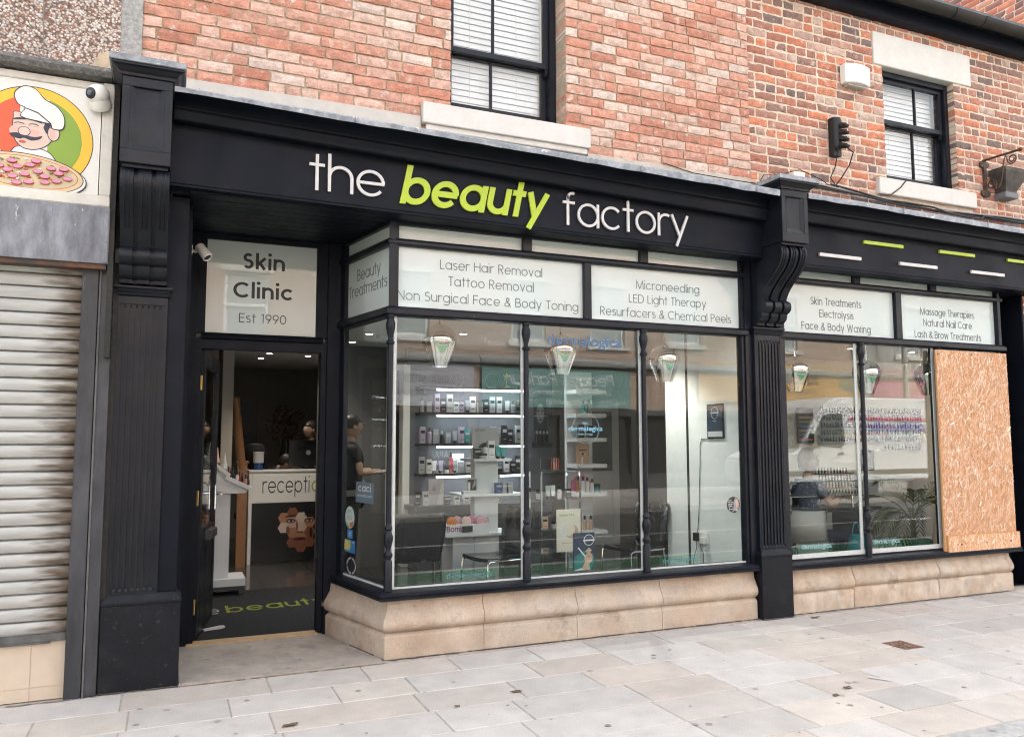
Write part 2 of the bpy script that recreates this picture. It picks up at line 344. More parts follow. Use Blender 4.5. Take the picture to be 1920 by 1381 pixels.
# ---------------- ground: road, kerb, pavement, entrance step
mb=MB(); mb.box((-40,-60,-.5),(60,20,-.125))
structure(mb,'ground',mat('bare_earth',(.12,.11,.1),rough=1))
mb=MB(); mb.box((-40,-9.6,-.3),(60,-2.62,-.11)); structure(mb,'road',mat('asphalt',(.05,.05,.052),rough=.9,var=.3,vscale=3,bump=.4,bscale=160))
mb=MB(); mb.box((-40,-3.75,-.108),(60,-2.63,-.104)); structure(mb,'road_green_lane',mat('green_road_surfacing',(.055,.24,.115),rough=.85,var=.2,vscale=4,bump=.3,bscale=150))
mb=MB(); mb.box((-40,-3.90,-.108),(60,-3.76,-.103)); mb.box((-40,-6.15,-.108),(60,-6.05,-.103)); structure(mb,'road_line',mat('road_marking_paint',(.72,.71,.66),rough=.7,var=.1))
mb=MB(); mb.box((-40,-15.4,-.3),(60,-9.62,0)); structure(mb,'far_pavement',mat('far_paving',(.36,.34,.31),rough=.9,var=.15,vscale=1.4))
# pavement slabs
rng=random.Random(11)
BUFF=[(.53,.47,.415),(.55,.495,.44),(.52,.46,.41),(.53,.49,.45),(.52,.475,.43)]
GREY=[(.515,.485,.45),(.53,.50,.465),(.50,.47,.435),(.52,.49,.455),(.535,.505,.47)]
PAVE=mat('paving_stone',(1,1,1),rough=.88,attr=True,var=.10,vscale=2.2,bump=.2,bscale=140,grain=.16,gscale=95,spots=[((.33,.30,.265),.62,3.1,.22),((.25,.22,.19),.70,6,.08),((.24,.21,.18),.70,15,.03),((.14,.12,.105),.72,34,.015),((.50,.38,.27),.70,3.3,.1)])
JOINT=mat('paving_joint',(.43,.39,.345),rough=1,var=.3,vscale=14,bump=.3)
mb=MB(); mb.use(0,(.2,.17,.14)).box((-8,-2.45,-.2),(16,1.2,-.006))
mb.use(1)
rows=[.98]+[.64,.30]+[-.025-.343*i for i in range(8)]
def slab(mb,x0,x1,y0,y1,c,jz):
    g=.0035; x0+=g; x1-=g; y0+=g; y1-=g; e=.004
    z=[jz+rng.uniform(-.0015,.0015) for _ in range(4)]
    mb.use(1,c).add([(x0,y0,-.006),(x1,y0,-.006),(x1,y1,-.006),(x0,y1,-.006),(x0,y0,z[0]-e),(x1,y0,z[1]-e),(x1,y1,z[2]-e),(x0,y1,z[3]-e),
        (x0+e,y0+e,z[0]),(x1-e,y0+e,z[1]),(x1-e,y1-e,z[2]),(x0+e,y1-e,z[3])],
        [(0,1,5,4),(1,2,6,5),(2,3,7,6),(3,0,4,7),(4,5,9,8),(5,6,10,9),(6,7,11,10),(7,4,8,11),(8,9,10,11)])
for i in range(len(rows)-1):
    y1,y0=rows[i],rows[i+1]; x=-8-rng.uniform(0,.5)
    if y0>-.3:
        x=7.7 if y0>-.03 else -8.3
    while x<16:
        L=rng.choice((.46,.52,.6,.66,.75,.82,.6)); base=rng.choice(BUFF if rng.random()<.5 else GREY); k=rng.uniform(.93,1.06)
        if rng.random()<.09: base=(.455,.43,.40)
        slab(mb,x,min(16,x+L),y0,y1,tuple(c*k for c in base),0); x+=L
for k in range(150):
    x,y=rng.uniform(-1,9.5),rng.uniform(-2.4,-.05); s=rng.choice((.006,.008,.011,.014,.018)); n=9; c=rng.choice(((.30,.28,.255),(.36,.34,.31),(.24,.22,.20),(.40,.37,.33)))
    mb.use(1,c).add([(x+s*rng.uniform(.7,1.2)*math.cos(2*math.pi*i/n),y+s*rng.uniform(.7,1.2)*math.sin(2*math.pi*i/n),.0022) for i in range(n)],[tuple(range(n))])
def grime(x0,x1,y,w_):
    n=int((x1-x0)/.03); a=[]; b=[]
    for i in range(n+1): x=x0+(x1-x0)*i/n; a.append((x,y,.0026)); b.append((x,y-w_*(.35+.65*abs(noise.noise(Vector((x*6,y,2)))*1.6)),.0026))
    for i in range(n):
        if rng.random()<.85: mb.use(1,rng.choice(((.20,.175,.15),(.25,.22,.19),(.16,.14,.12)))).add([a[i],b[i],b[i+1],a[i+1]],[(0,1,2,3)])
grime(1.38,4.57,.056,.028); grime(-.37,.08,.001,.022); grime(4.58,4.91,.001,.03); grime(4.92,7.76,.06,.04); grime(.08,1.37,-.018,.018); grime(-3,-.37,-.03,.03)
structure(mb,'pavement',[JOINT,PAVE],attr=True,fix=False)
# kerb, stone by stone
mb=MB(); x=-8
while x<16:
    L=rng.uniform(.8,1.0); mb.add([(x,-2.62,-.3),(x+L-.006,-2.62,-.3),(x+L-.006,-2.43,-.3),(x,-2.43,-.3),(x,-2.60,.0),(x+L-.006,-2.60,.0),(x+L-.006,-2.432,.003),(x,-2.432,.003)],[(0,3,2,1),(4,5,6,7),(0,1,5,4),(1,2,6,5),(2,3,7,6),(3,0,4,7)]); x+=L
structure(mb,'kerb',mat('granite_kerb',(.40,.40,.385),grain=.2,gscale=80,rough=.85,var=.2,vscale=5,bump=.3,bscale=70,spots=[((.08,.08,.08),.60,5,.12)]),bev=.01)
mb=MB(); mb.prism([(.076,-.018,-.1),(1.36,-.018,-.1),(1.36,.06,-.1),(1.10,.985,-.1),(.076,.985,-.1)],(0,0,.112))
structure(mb,'entrance_step',mat('step_stone',(.36,.315,.27),grain=.18,gscale=90,rough=.85,col2=(.43,.375,.325),vscale=2.5,var=.18,bump=.15,bscale=40,spots=[((.22,.185,.155),.53,2.4,.22),((.13,.11,.09),.60,6,.12),((.09,.075,.065),.66,17,.04),((.53,.51,.48),.71,4.5,.04)]),bev=.006)
# ---------------- brickwork
def brickwork(mb,x0,x1,z0,z1,yf,ch,bl,holes,pal,rg,joint=.011,headers=0,depth=.11,bulge=.004,rough_e=.004,mi=1,header_row=0):
    """courses of separate bricks with uneven faces; holes = (x0,x1,z0,z1)"""
    z=z0; ci=0
    while z<z1-.01:
        zt=min(z+ch-joint,z1); spans=[(x0,x1)]
        for h in holes:
            if z+ch*.5>h[2] and z+ch*.5<h[3]:
                ns=[]
                for a,b in spans:
                    if h[1]<=a or h[0]>=b: ns.append((a,b))
                    else:
                        if h[0]>a: ns.append((a,h[0]))
                        if h[1]<b: ns.append((h[1],b))
                spans=ns
        hrow=header_row and ci%header_row==2
        for a,b in spans:
            x=a-(bl*.5 if ci%2 else 0)-(rg.uniform(0,.04))*(a==x0)
            while x<b-.012:
                L=bl*rg.uniform(.95,1.05)
                if rg.random()<headers or hrow: L=bl*.5*rg.uniform(.92,1.06)
                xa,xb=max(x,a),min(x+L-joint,b); x+=L
                if b-x<.035: xb=b; x=b
                if xb-xa<.02: continue
                c=rg.choice(pal); k=rg.uniform(.86,1.1); mb.use(mi,tuple(min(.9,q*k) for q in c))
                nx=max(2,int((xb-xa)/.028)); nz=3; off=rg.uniform(-.002,.003); sd=rg.uniform(0,90); tl=rg.uniform(-.002,.002); vs=[]
                for j in range(nz+1):
                    for i in range(nx+1):
                        px=xa+(xb-xa)*i/nx; pz=z+(zt-z)*j/nz; ed=i in(0,nx); ez=j in(0,nz)
                        nn=noise.noise(Vector((px*16+sd,pz*26,sd)))
                        d=off+bulge*nn-(.0045 if ed or ez else 0)
                        if ez: pz+=rough_e*noise.noise(Vector((px*22,sd,j)))+tl*(i/nx-.5)*2
                        if ed: px+=rough_e*.8*noise.noise(Vector((sd,pz*30,i)))
                        vs.append((px,yf-d,pz))
                W=nx+1; fs=[(j*W+i,j*W+i+1,(j+1)*W+i+1,(j+1)*W+i) for j in range(nz) for i in range(nx)]
                o=len(vs); border=[i for i in range(nx+1)]+[j*W+nx for j in range(1,nz+1)]+[nz*W+i for i in range(nx-1,-1,-1)]+[j*W for j in range(nz-1,0,-1)]
                for q in border: vs.append((vs[q][0],yf+depth,vs[q][2]))
                nb=len(border)
                for q in range(nb): fs.append((border[q],o+q,o+(q+1)%nb,border[(q+1)%nb]))
                mb.add(vs,fs)
        z+=ch; ci+=1
def wall_slab(mb,x0,x1,z0,z1,y0,y1,holes,mi=0):
    """plain wall with rectangular openings, cut into strips"""
    mb.use(mi,(.5,.42,.3)); xs=sorted({x0,x1,*[v for h in holes for v in h[:2]]})
    for a,b in zip(xs,xs[1:]):
        zz=z0
        for h in sorted([h for h in holes if h[0]<=a and h[1]>=b],key=lambda h:h[2]):
            if h[2]>zz: mb.box((a,y0,zz),(b,y1,h[2]))
            zz=h[3]
        if zz<z1: mb.box((a,y0,zz),(b,y1,z1))
def sash(parent,x0,x1,z0,z1,y,zr,xm,panes_up,blindlabel,uppersill=.06):
    """box sash: frame with boxes, upper sash a little forward of the lower one, venetian blind behind"""
    fr=MB(); t=.055
    fr.box((x0,y-.02,z0),(x0+t,y+.11,z1)); fr.box((x1-t,y-.02,z0),(x1,y+.11,z1)); fr.box((x0+t,y-.022,z1-t),(x1-t,y+.11,z1)); fr.box((x0+t,y-.03,z0),(x1-t,y+.11,z0+.03))
    w=fr.build('sash_window',BLACK,parent,bev=.004)
    for nm,za,zb,yy,rail in (('upper_sash',zr,z1-t,y+.012,.045),('lower_sash',z0+.03,zr+.03,y+.058,.075)):
        s=MB(); a,b=x0+t,x1-t; st=.045
        s.box((a,yy,za),(a+st,yy+.04,zb)); s.box((b-st,yy,za),(b,yy+.04,zb)); s.box((a+st,yy,zb-.04),(b-st,yy+.04,zb)); s.box((a+st,yy-.004,za),(b-st,yy+.04,za+rail))
        s.box((xm-.011,yy+.004,za+rail),(xm+.011,yy+.03,zb-.04))
        if nm=='upper_sash':
            for xx in (a+.004,b-.03): s.prism([(xx,yy,za),(xx,yy+.04,za),(xx,yy+.04,za-.07),(xx,yy+.012,za-.05)],(.026,0,0))
        so=s.build(nm,BLACK,w,bev=.003)
        g=MB(); g.box((a+st,yy+.018,za+rail),(b-st,yy+.022,zb-.04)); g.build('pane',GLASSU,w)
    bl=MB(); n=int((z1-z0)/.052)
    for i in range(n):
        zz=z0+.05+i*.052; bl.add([(x0+t,y+.125,zz),(x1-t-.03,y+.125,zz),(x1-t-.03,y+.135,zz+.0485),(x0+t,y+.135,zz+.0485)],[(0,1,2,3)])
    for xx in (x0+t+(x1-x0)*.22,x1-t-(x1-x0)*.25): bl.tube([(xx,y+.117,z0),(xx,y+.117,z1)],.0022,5)
    bl.build('venetian_blind',WHITE,w,fix=False)
    bk=MB(); bk.box((x0,y+.16,z0),(x1,y+.18,z1)); bk.build('blind_backing',mat('blind_shade',(.62,.63,.62),rough=.8),w)
    return w
# ================= the salon: upper wall, window, shopfront
salon=thing('salon_building','red brick salon with black shopfront, lime and white fascia lettering and open doorway','building',(2.2,.4,0))
PAL1=[(.52,.24,.165),(.56,.28,.20),(.58,.32,.24),(.61,.38,.30),(.50,.22,.15),(.62,.43,.35),(.64,.50,.43),(.54,.26,.185),(.59,.36,.28),(.55,.30,.22),(.62,.45,.37)]
h1=(1.86,2.848,3.9,7.2)
mb=MB(); wall_slab(mb,-.272,4.70,3.4,6.6,.143,.40,[h1])
brickwork(mb,-.272,4.695,3.8245,6.5,.13,.0805,.236,[h1,(1.62,3.045,3.7,4.0),(-.3,1.62,3.7,3.90)],PAL1,random.Random(3),headers=.10,joint=.0135,bulge=.007,rough_e=.006,depth=.2)
salon_wall=mb.build('brick_wall',[MORT1,BR1],salon,attr=True,smooth=False)
sash(salon,1.855,2.845,4.07,6.2,.335,4.575,2.295,4,'')
mb=MB(); mb.box((1.628,.075,3.845),(3.038,.36,4.005)); mb.box((1.66,.10,3.80),(3.02,.13,3.845)); mb.build('window_sill',CREAM,salon,bev=.004)
mb=MB(); mb.box((-.06,.112,3.60),(1.622,.141,3.90)); mb.build('flashing_board',CREAMW,salon,bev=.002)
mb=MB(); mb.box((3.03,.118,3.58),(4.68,.141,3.818)); mb.build('render_strip',mat('grey_buff_render',(.50,.45,.39),rough=.95,var=.15,bump=.3),salon)
# fascia and cornice
FY=-.10
def shear(m_,lo,hi,zlo,zhi):
    """the old joinery sags: drop each point by lo(x) at height zlo, hi(x) at zhi"""
    m_.v=[(x,y,z+lo(x)+(hi(x)-lo(x))*min(1,max(0,(z-zlo)/(zhi-zlo)))) for x,y,z in m_.v]
def fascia_run(parent,x0,x1,zb,zt,lo):
    m_=MB(); m_.profx([(.05,zb),(FY,zb),(FY,zt),(.05,zt)],x0,x1)
    m_.profx([(FY+.001,zb+.0),(FY-.012,zb+.004),(FY-.012,zb+.016),(FY+.001,zb+.03)],x0,x1)
    shear(m_,lo,lambda x:0,zb,zt); return m_.build('fascia',BLACK2,parent,bev=.002)
def cornice_run(parent,x0,x1,wav,lo,hi):
    m_=MB(); zf=3.505; zt=3.575
    prof=[(.14,zf),(FY-.005,zf),(FY-.075,zf-.004),(FY-.085,zf+.004),(FY-.10,zt-.006),(FY-.105,zt+.004),(FY-.075,zt+.01),(FY-.085,zt+.022)]
    prof+=[(FY-.085-.145*(1-math.cos(R(a)))*1.0-.0,zt+.022+.058*math.sin(R(a))) for a in (15,30,45,60,75,90)]
    prof+=[(-.335,zt+.082),(-.345,zt+.088),(-.345,zt+.10),(.14,zt+.125)]
    m_.profx(prof,x0,x1); shear(m_,lo,hi,3.505,3.683); c=m_.build('cornice',BLACK2,parent,bev=.0015)
    ld=MB(); n=int((x1-x0)/.09); zl=zt+.10
    for k in range(n):
        a=x0+(x1-x0)*k/n; b=x0+(x1-x0)*(k+1)/n
        dz=lambda x: .008*noise.noise(Vector((x*1.7,wav,0)))+.006*noise.noise(Vector((x*7,wav,3)))
        dy=lambda x: .005*noise.noise(Vector((x*5,wav,9)))
        vs=[]
        for x in (a,b):
            vs+=[(x,-.353+dy(x),zl-.036+dz(x)),(x,-.357+dy(x),zl-.005),(x,-.350,zl+.008),(x,.10,zl+.035),(x,.125,zl+.06)]
        ld.add(vs,[(i,i+5,i+6,i+1) for i in range(4)])
    for k in range(1,int((x1-x0)/1.1)+1):
        xx=x0+k*1.1; ld.tube([(xx,-.356,zl-.03),(xx,-.358,zl),(xx,.11,zl+.045)],.010,6)
    shear(ld,lo,hi,3.505,3.683); ld.build('lead_flashing',LEAD,c,fix=False,smooth=True)
    return c
fas=fascia_run(salon,-.08,4.60,3.065,3.515,lambda x:.026-.0115*x)
cornice_run(salon,-.06,4.585,1.3,lambda x:-.006-.0325*x,lambda x:-.044-.0157*x)
for word,x0,wd,g,sl,m_,zb,sz in (('the',.783,.517,.058,0,LETW,3.171,.345),('beauty',1.405,1.165,.116,.2,LETG,3.148,.372),('factory',2.684,1.148,.058,0,LETW,3.131,.345)):
    mb=MB(); lettering(mb,word,(x0,FY-.004,zb),(1,0,0),wd-(.035 if sl else 0),sz,w=g,slant=sl,depth=.014,track=.055 if not sl else .03)
    o=mb.build('sign_lettering',m_,fas,fix=False); o['label']={'the':'slim white raised word the','beauty':'bold lime slanted raised word beauty','factory':'slim white raised word factory'}[word]
# pilasters
def console(mb,x0,x1,zt,zb,yb,prj):
    """scrolled bracket: three ribs with grooves between, S-profile down to a small scroll"""
    H=zt-zb; prof=[]
    S=[(0,.92),(.04,.975),(.09,1.0),(.14,.995),(.20,.96),(.26,.90),(.32,.81),(.38,.69),(.44,.57),(.50,.46),(.56,.37),(.62,.305),(.655,.285),(.67,.33),(.69,.40),(.72,.435),(.76,.44),(.80,.42),(.83,.36),(.845,.30),(.88,.29),(.92,.265),(.95,.20),(.965,.14),(1.0,.13)]
    prof=[(yb-prj*p,zt-H*s) for s,p in S]
    def rib(a,b,sh):
        q=[(y+sh*(1 if i<len(prof) else 0),z) for i,(y,z) in enumerate(prof)]
        mb.profx([(yb+.02,zt)]+q+[(yb+.02,zb)],a,b)
    Wd=x1-x0; rb=Wd*.27; gp=(Wd-3*rb)/2
    for k in range(3):
        a=x0+k*(rb+gp); rib(a,a+rb,0)
        for t in (.34,.66):
            xx=a+rb*t; sub=[(xx,y-.004,z) for y,z in prof[1:10]]; mb.tube(sub,.0045,5)
    rib(x0+rb*.5,x1-rb*.5,.022)
def pilaster(x0,x1,parent,wide_left,dt=0):
    """x0..x1 plinth width"""
    sh=MB(); a,b=x0+.02,(x1-.135 if wide_left else x1-.018)
    sh.box((a,.045,.53),(b,.20,2.47))
    # flutes: raised fillets round the sunk channels
    n=7; fw=(b-a-.05)/n
    for k in range(n+1): xx=a+.025+k*fw; sh.box((xx-.008,.036,.60),(xx+.008,.046,2.33))
    for k in range(n): 
        xx=a+.025+(k+.5)*fw; sh.add([(xx-fw/2+.008,.0445,.60),(xx+fw/2-.008,.0445,.60),(xx+fw/2-.008,.036,.585),(xx-fw/2+.008,.036,.585)],[(0,1,2,3)])
        sh.add([(xx-fw/2+.008,.0445,2.33),(xx+fw/2-.008,.0445,2.33),(xx,.037,2.35)],[(0,1,2)])
    sh.box((a,.036,.545),(a+.017,.0455,2.40)); sh.box((b-.017,.036,.545),(b,.0455,2.40)); sh.box((a+.017,.036,.545),(b-.017,.0455,.585)); sh.box((a+.017,.036,2.35),(b-.017,.0455,2.40))
    p=sh.build('pilaster',BLACK,parent,bev=.002)
    nk=MB(); nk.sweep([(0,2.40),(.012,2.405),(.02,2.42),(.008,2.43),(.012,2.44),(.026,2.452),(.026,2.462),(0,2.468)],[(a,.20),(a,.036),(b,.036),(b,.20)][::1]); nk.build('necking',BLACK,p,bev=0)
    pl=MB(); pl.prism([(x0,0,0),(x1,0,0),(x1,.22,0),(x0,.22,0)],(0,0,.505)); pl.sweep([(0,.505),(.004,.51),(.004,.525),(-.03,.565),(-.06,.57),(-.06,.505)],[(x0,.22),(x0,0),(x1,0),(x1,.22)])
    pl.build('plinth',PLINTHM,p,bev=.003)
    if wide_left:
        jb=MB(); jb.box((b,.055,.5),(.05,.22,3.07)); jb.box((b-.001,.22,.0),(.075,.985,3.07)); jb.build('side_panel',BLACK2,p,bev=.002)
    bb=MB(); bb.box((a,.046,2.472),(b,.21,3.72)); bb.build('console_backing',BLACK2,p)
    c0,c1=a+.0,b; c=MB(); console(c,c0+.005,c1-.012,3.115,2.475,.045,.375)
    c.build('console_bracket',BLACK,p,smooth=True)
    bk=MB(); bk.box((c0,-.33,3.135),(c1-.01,.13,3.67+dt)); bk.box((c0+.012,-.32,3.115),(c1-.022,.05,3.135))
    pa,pb=c0+.045,c1-.055; fz0,fz1=3.215,3.60+dt
    for q in (((c0,-.35,3.135),(c1-.01,-.33,fz0)),((c0,-.35,fz1),(c1-.01,-.33,3.67+dt)),((c0,-.35,fz0),(pa,-.33,fz1)),((pb,-.35,fz0),(c1-.01,-.33,fz1))): bk.box(*q)
    bk.add([(pa,-.349,fz0),(pb,-.349,fz0),(pb-.03,-.331,fz0+.04),(pa+.03,-.331,fz0+.04)],[(0,1,2,3)]); bk.add([(pa,-.349,fz0),(pa+.03,-.331,fz0+.04),(pa+.03,-.331,fz1),(pa,-.349,fz1)],[(0,1,2,3)]); bk.add([(pb,-.349,fz0),(pb,-.349,fz1),(pb-.03,-.331,fz1),(pb-.03,-.331,fz0+.04)],[(0,1,2,3)])
    bk.build('capital_block',BLACK,p,bev=.003)
    cp=MB(); cp.sweep([(o,z+dt) for o,z in [(0,3.655),(.012,3.66),(.015,3.675),(.03,3.685),(.045,3.70),(.06,3.708),(.06,3.722),(0,3.73)]],[(c0,.13),(c0,-.35),(c1-.01,-.35),(c1-.01,.13)])
    cp.box((c0,-.349,3.66+dt),(c1-.011,.13,3.728+dt)); cp.build('capital_moulding',BLACK,p)
    lc=MB(); e=.072; xm=(c0+c1-.01)/2
    lc.prism([(c0-e,.13,3.722),(c0-e,-.35-e,3.722),(c1-.01+e,-.35-e,3.722),(c1-.01+e,.13,3.722)],(0,0,.036))
    lc.prism([(c0-e,.13,3.757),(c0-e,-.35-e,3.757),(c1-.01+e,-.35-e,3.757),(c1-.01+e,.13,3.757)],(0,.004,.004))
    lc.v=[(x,y,z+dt) for x,y,z in lc.v]
    lc.build('lead_cap',LEAD,p,bev=.006)
    return p
pl1=pilaster(-.365,.076,salon,True); pl1['label']='pilaster beside the roller shutter with plain side panel'
pl2=pilaster(4.578,4.908,salon,False,-.08); pl2['label']='pilaster between the two shop windows'
# soffit boards over the lobby, lobby head
mb=MB()
for k in range(9): mb.box((.05,-.06+k*.118,3.075),(4.56,-.06+k*.118+.113,3.10))
mb.build('boarded_soffit',BLACK2,salon,bev=.003)
# ---------------- bay windows
def colonnette(mb,x,y,z0,z1):
    r=.026; P=[(.030,0),(.030,.20),(.022,.215),(.022,.222),(.031,.235),(.033,.25),(.020,.27),(.017,.285),(.024,.31),(.033,.345),(.034,.37),(.026,.40),(.019,.415),(.028,.425),(.028,.437),(.019,.45),(.019,.47)]
    H=z1-z0; q=[(r_,z) for r_,z in P]+[(.0195,H-.235),(.020,H-.215),(.030,H-.205),(.031,H-.195),(.019,H-.18),(.017,H-.165),(.026,H-.13),(.034,H-.09),(.034,H-.06),(.024,H-.03),(.028,H-.02),(.028,H)]
    mb.lathe((x,y,z0),q,14)
def bay(parent,label,path,xs_panel,xs_top,glassx,cols,z_sill,panels,ends):
    """path: plan polyline of the glass line, outward to the street"""
    fr=MB(); zr0,zr1=2.385,2.452; zu0,zu1=2.898,2.95; zt=3.075
    def rail(z0,z1,o): fr.sweep([(-.06,z0),(o*.6,z0),(o,z0+.012),(o,z1-.02),(o*.55,z1),(-.06,z1)],path)
    rail(zr0,zr1,.045); rail(zu0,zu1,.035)
    fr.sweep([(-.05,3.05),(.02,3.05),(.02,zt+.02),(-.05,zt+.02)],path)
    for x,wd in xs_top: fr.box((x-wd/2,.08,zu1),(x+wd/2,.15,3.05))
    for x,wd in xs_panel: fr.box((x-wd/2,.075,zr1),(x+wd/2,.15,zu0))
    b=fr.build('bay_window',BLACK,parent,bev=.002); b['label']=label
    return b
P0=[(1.222,.955),(1.405,.10),(4.56,.10)]
bw=bay(salon,'splayed shop window beside the doorway',P0,[(2.998,.062),(1.43,.05)],[(2.475,.075),(3.528,.075),(1.43,.055),(4.555,.05)],None,None,.465,None,None)
# corner post and end posts
mb=MB(); mb.prism([(1.385,.075,2.45),(1.43,.068,2.45),(1.43,.13,2.45),(1.40,.14,2.45)],(0,0,.62)); mb.build('post',BLACK,bw,bev=.003)
mb=MB(); mb.box((4.53,.07,.45),(4.60,.19,3.08)); mb.box((4.50,.085,.45),(4.531,.16,3.07)); mb.build('post',BLACK,bw,bev=.003)
mb=MB(); mb.prism([(1.225,.86,.45),(1.265,.87,.45),(1.25,.98,.45),(1.20,.98,.45)],(0,0,2.63)); mb.build('post',BLACK,bw,bev=.003)
def pane(parent,a,b,z0,z1,m_,name='pane',text=None,th=.006,ink=INK):
    """sheet of glass between plan points a and b; text lines = (words, left, right, baseline, em)"""
    A=Vector((a[0],a[1],0)); B=Vector((b[0],b[1],0)); d=(B-A).normalized(); n=Vector((d.y,-d.x,0)); g=MB()
    g.use(0).prism([(A.x,A.y,z0),(B.x,B.y,z0),(B.x-n.x*th,B.y-n.y*th,z0),(A.x-n.x*th,A.y-n.y*th,z0)],(0,0,z1-z0))
    for s,l,rr,zb,em,wt in (text or []):
        g.use(1); o=A+d*l; lettering(g,s,(o.x+n.x*.0006,o.y+n.y*.0006,zb),d,rr-l,em,w=wt,depth=.0012,out=n)
    return g.build(name,[m_,ink],parent,fix=False)
YG=.115
T=lambda s,x0,x1,z,em=.098,w=.062,ox=0: (s,x0-ox,x1-ox,z,em,w)
o=pane(bw,(1.43,YG),(2.967,YG),2.45,2.90,FILM,'sign_panel',[T('Laser Hair Removal',1.778,2.613,2.758,ox=1.43),T('Tattoo Removal',1.844,2.541,2.636,ox=1.43),T('Non Surgical Face & Body Toning',1.457,2.928,2.509,ox=1.43)]); o['label']='frosted panel reading Laser Hair Removal, Tattoo Removal'
o=pane(bw,(3.029,YG),(4.53,YG),2.45,2.90,FILM,'sign_panel',[T('Microneedling',3.463,4.092,2.732,ox=3.029),T('LED Light Therapy',3.395,4.160,2.614,ox=3.029),T('Resurfacers & Chemical Peels',3.126,4.419,2.496,ox=3.029)]); o['label']='frosted panel reading Microneedling, LED Light Therapy'
A_,B_=(1.240,.935),(1.415,.115)
o=pane(bw,A_,B_,2.45,2.90,FILM,'sign_panel',[('Beauty',.235,.655,2.735,.125,.062),('Treatments',.085,.765,2.615,.125,.062)]); o['label']='narrow frosted panel on the splay reading Beauty Treatments'
pane(bw,A_,B_,2.955,3.05,FILM,'top_light')
for a,b in ((1.457,2.438),(2.512,3.49),(3.566,4.53)): pane(bw,(a,YG),(b,YG),2.955,3.05,FILM,'top_light')
pane(bw,A_,B_,.45,2.385,GLASS,'pane')
for a,b in ((1.43,2.455),(2.472,3.50),(3.517,4.53)): pane(bw,(a,YG),(b,YG),.45,2.385,GLASS,'pane')
# pale silicone / putty edges seen beside each upright and along the sill
mb=MB()
for x in (1.448,2.44,3.487,4.522): mb.box((x-.016,.105,.47),(x+.006,.1145,2.384))
mb.box((1.43,.104,.462),(4.53,.1145,.474)); 
dv=(Vector((*B_,0))-Vector((*A_,0))).normalized(); nv=Vector((dv.y,-dv.x,0))
for t0,t1 in ((.0,.06),(.80,.838)):
    p=Vector((*A_,0))+dv*t0; q=Vector((*A_,0))+dv*t1; mb.prism([(p.x,p.y,.46),(q.x,q.y,.46),(q.x+nv.x*.008,q.y+nv.y*.008,.46),(p.x+nv.x*.008,p.y+nv.y*.008,.46)],(0,0,1.925))
p=Vector((*A_,0)); q=Vector((*B_,0)); mb.prism([(p.x,p.y,.452),(q.x,q.y,.452),(q.x+nv.x*.008,q.y+nv.y*.008,.452),(p.x+nv.x*.008,p.y+nv.y*.008,.452)],(0,0,.022))
mb.build('glazing_bead',PUTTY,bw)
for x,y in ((1.402,.082),(2.457,.078),(3.502,.078)):
    mb=MB(); colonnette(mb,x,y,.455,2.388); mb.build('colonnette',BLACK,bw,smooth=True)
def sill(parent,path,z0=.395):
    mb=MB(); mb.sweep([(-.14,z0+.004),(.02,z0+.004),(.05,z0+.0),(.062,z0+.006),(.064,z0+.018),(.054,z0+.024),(.058,z0+.03),(.06,z0+.042),(.045,z0+.052),(.03,z0+.056),(-.02,z0+.066),(-.14,z0+.068)],path)
    return mb.build('sill',BLACK,parent,bev=.001)
sill(bw,[(1.205,.99),(1.385,.078),(4.578,.078)])
def riser(parent,path,m_,joints,seed,H=.395,rough=0):
    prof=[(-.2,0),(0,0),(0,.145),(-.018,.165),(-.03,.172),(-.005,.185),(.012,.205),(.018,.228),(.012,.255),(-.008,.29),(-.03,.33),(-.036,.38),(-.036,H+.006),(-.2,H+.006)]
    mb=MB(); mb.sweep(prof,path); o=mb.build('stall_riser',m_,parent,smooth=True); return o
for pth in ([(1.12,.985),(1.378,.055),(2.105,.055)],[(2.109,.055),(2.86,.055)],[(2.864,.055),(3.62,.055)],[(3.624,.055),(4.565,.055)]): riser(salon,pth,STONE,None,1)
mb=MB(); mb.prism([(1.30,.95,0),(1.44,.12,0),(4.56,.12,0),(4.56,.3,0),(1.6,.3,0),(1.45,.95,0)],(0,0,.39)); mb.build('riser_core',mat('riser_joint',(.12,.09,.07),rough=1),salon)
mb=MB(); mb.box((-.3,.45,3.3),(9.6,8.2,3.4)); mb.box((-.3,8.1,2.7),(9.6,8.2,3.3)); mb.box((-.42,.3,2.6),(-.3,8.2,3.4)); mb.build('light_blocking_floor',mat('light_block_grey',(.3,.3,.3)),salon)  # unseen slab and walls, added to keep sky light out of the ceiling void
# ---------------- doorway
dr=MB(); yd=.985
dr.box((.075,yd-.035,0),(.135,yd+.09,3.075)); dr.box((.135,yd-.01,0),(.180,yd+.075,2.21)); dr.box((1.065,yd-.01,0),(1.11,yd+.075,2.21)); dr.box((1.11,yd-.04,0),(1.215,yd+.08,3.075))
dr.box((.135,yd-.015,2.19),(1.11,yd+.075,2.275)); dr.profx([(yd-.015,2.262),(yd-.05,2.268),(yd-.055,2.283),(yd-.045,2.295),(yd-.03,2.312),(yd+.06,2.318),(yd+.06,2.262)],.17,1.075)
dr.box((.135,yd-.02,3.035),(1.11,yd+.075,3.078)); dr.box((.135,yd-.012,2.31),(.195,yd+.06,3.04)); dr.box((1.02,yd-.012,2.31),(1.11,yd+.06,3.04))
ent=dr.build('door_frame',BLACK2,salon,bev=.004)
o=pane(ent,(.195,yd+.005),(1.02,yd+.005),2.318,3.036,FILM2,'sign_panel',[('Skin',.260,.577,2.829,.17,.125),('Clinic',.195,.645,2.598,.17,.125),('Est 1990',.243,.597,2.405,.10,.065)],ink=INKD); o['label']='frosted light over the door reading Skin Clinic Est 1990'
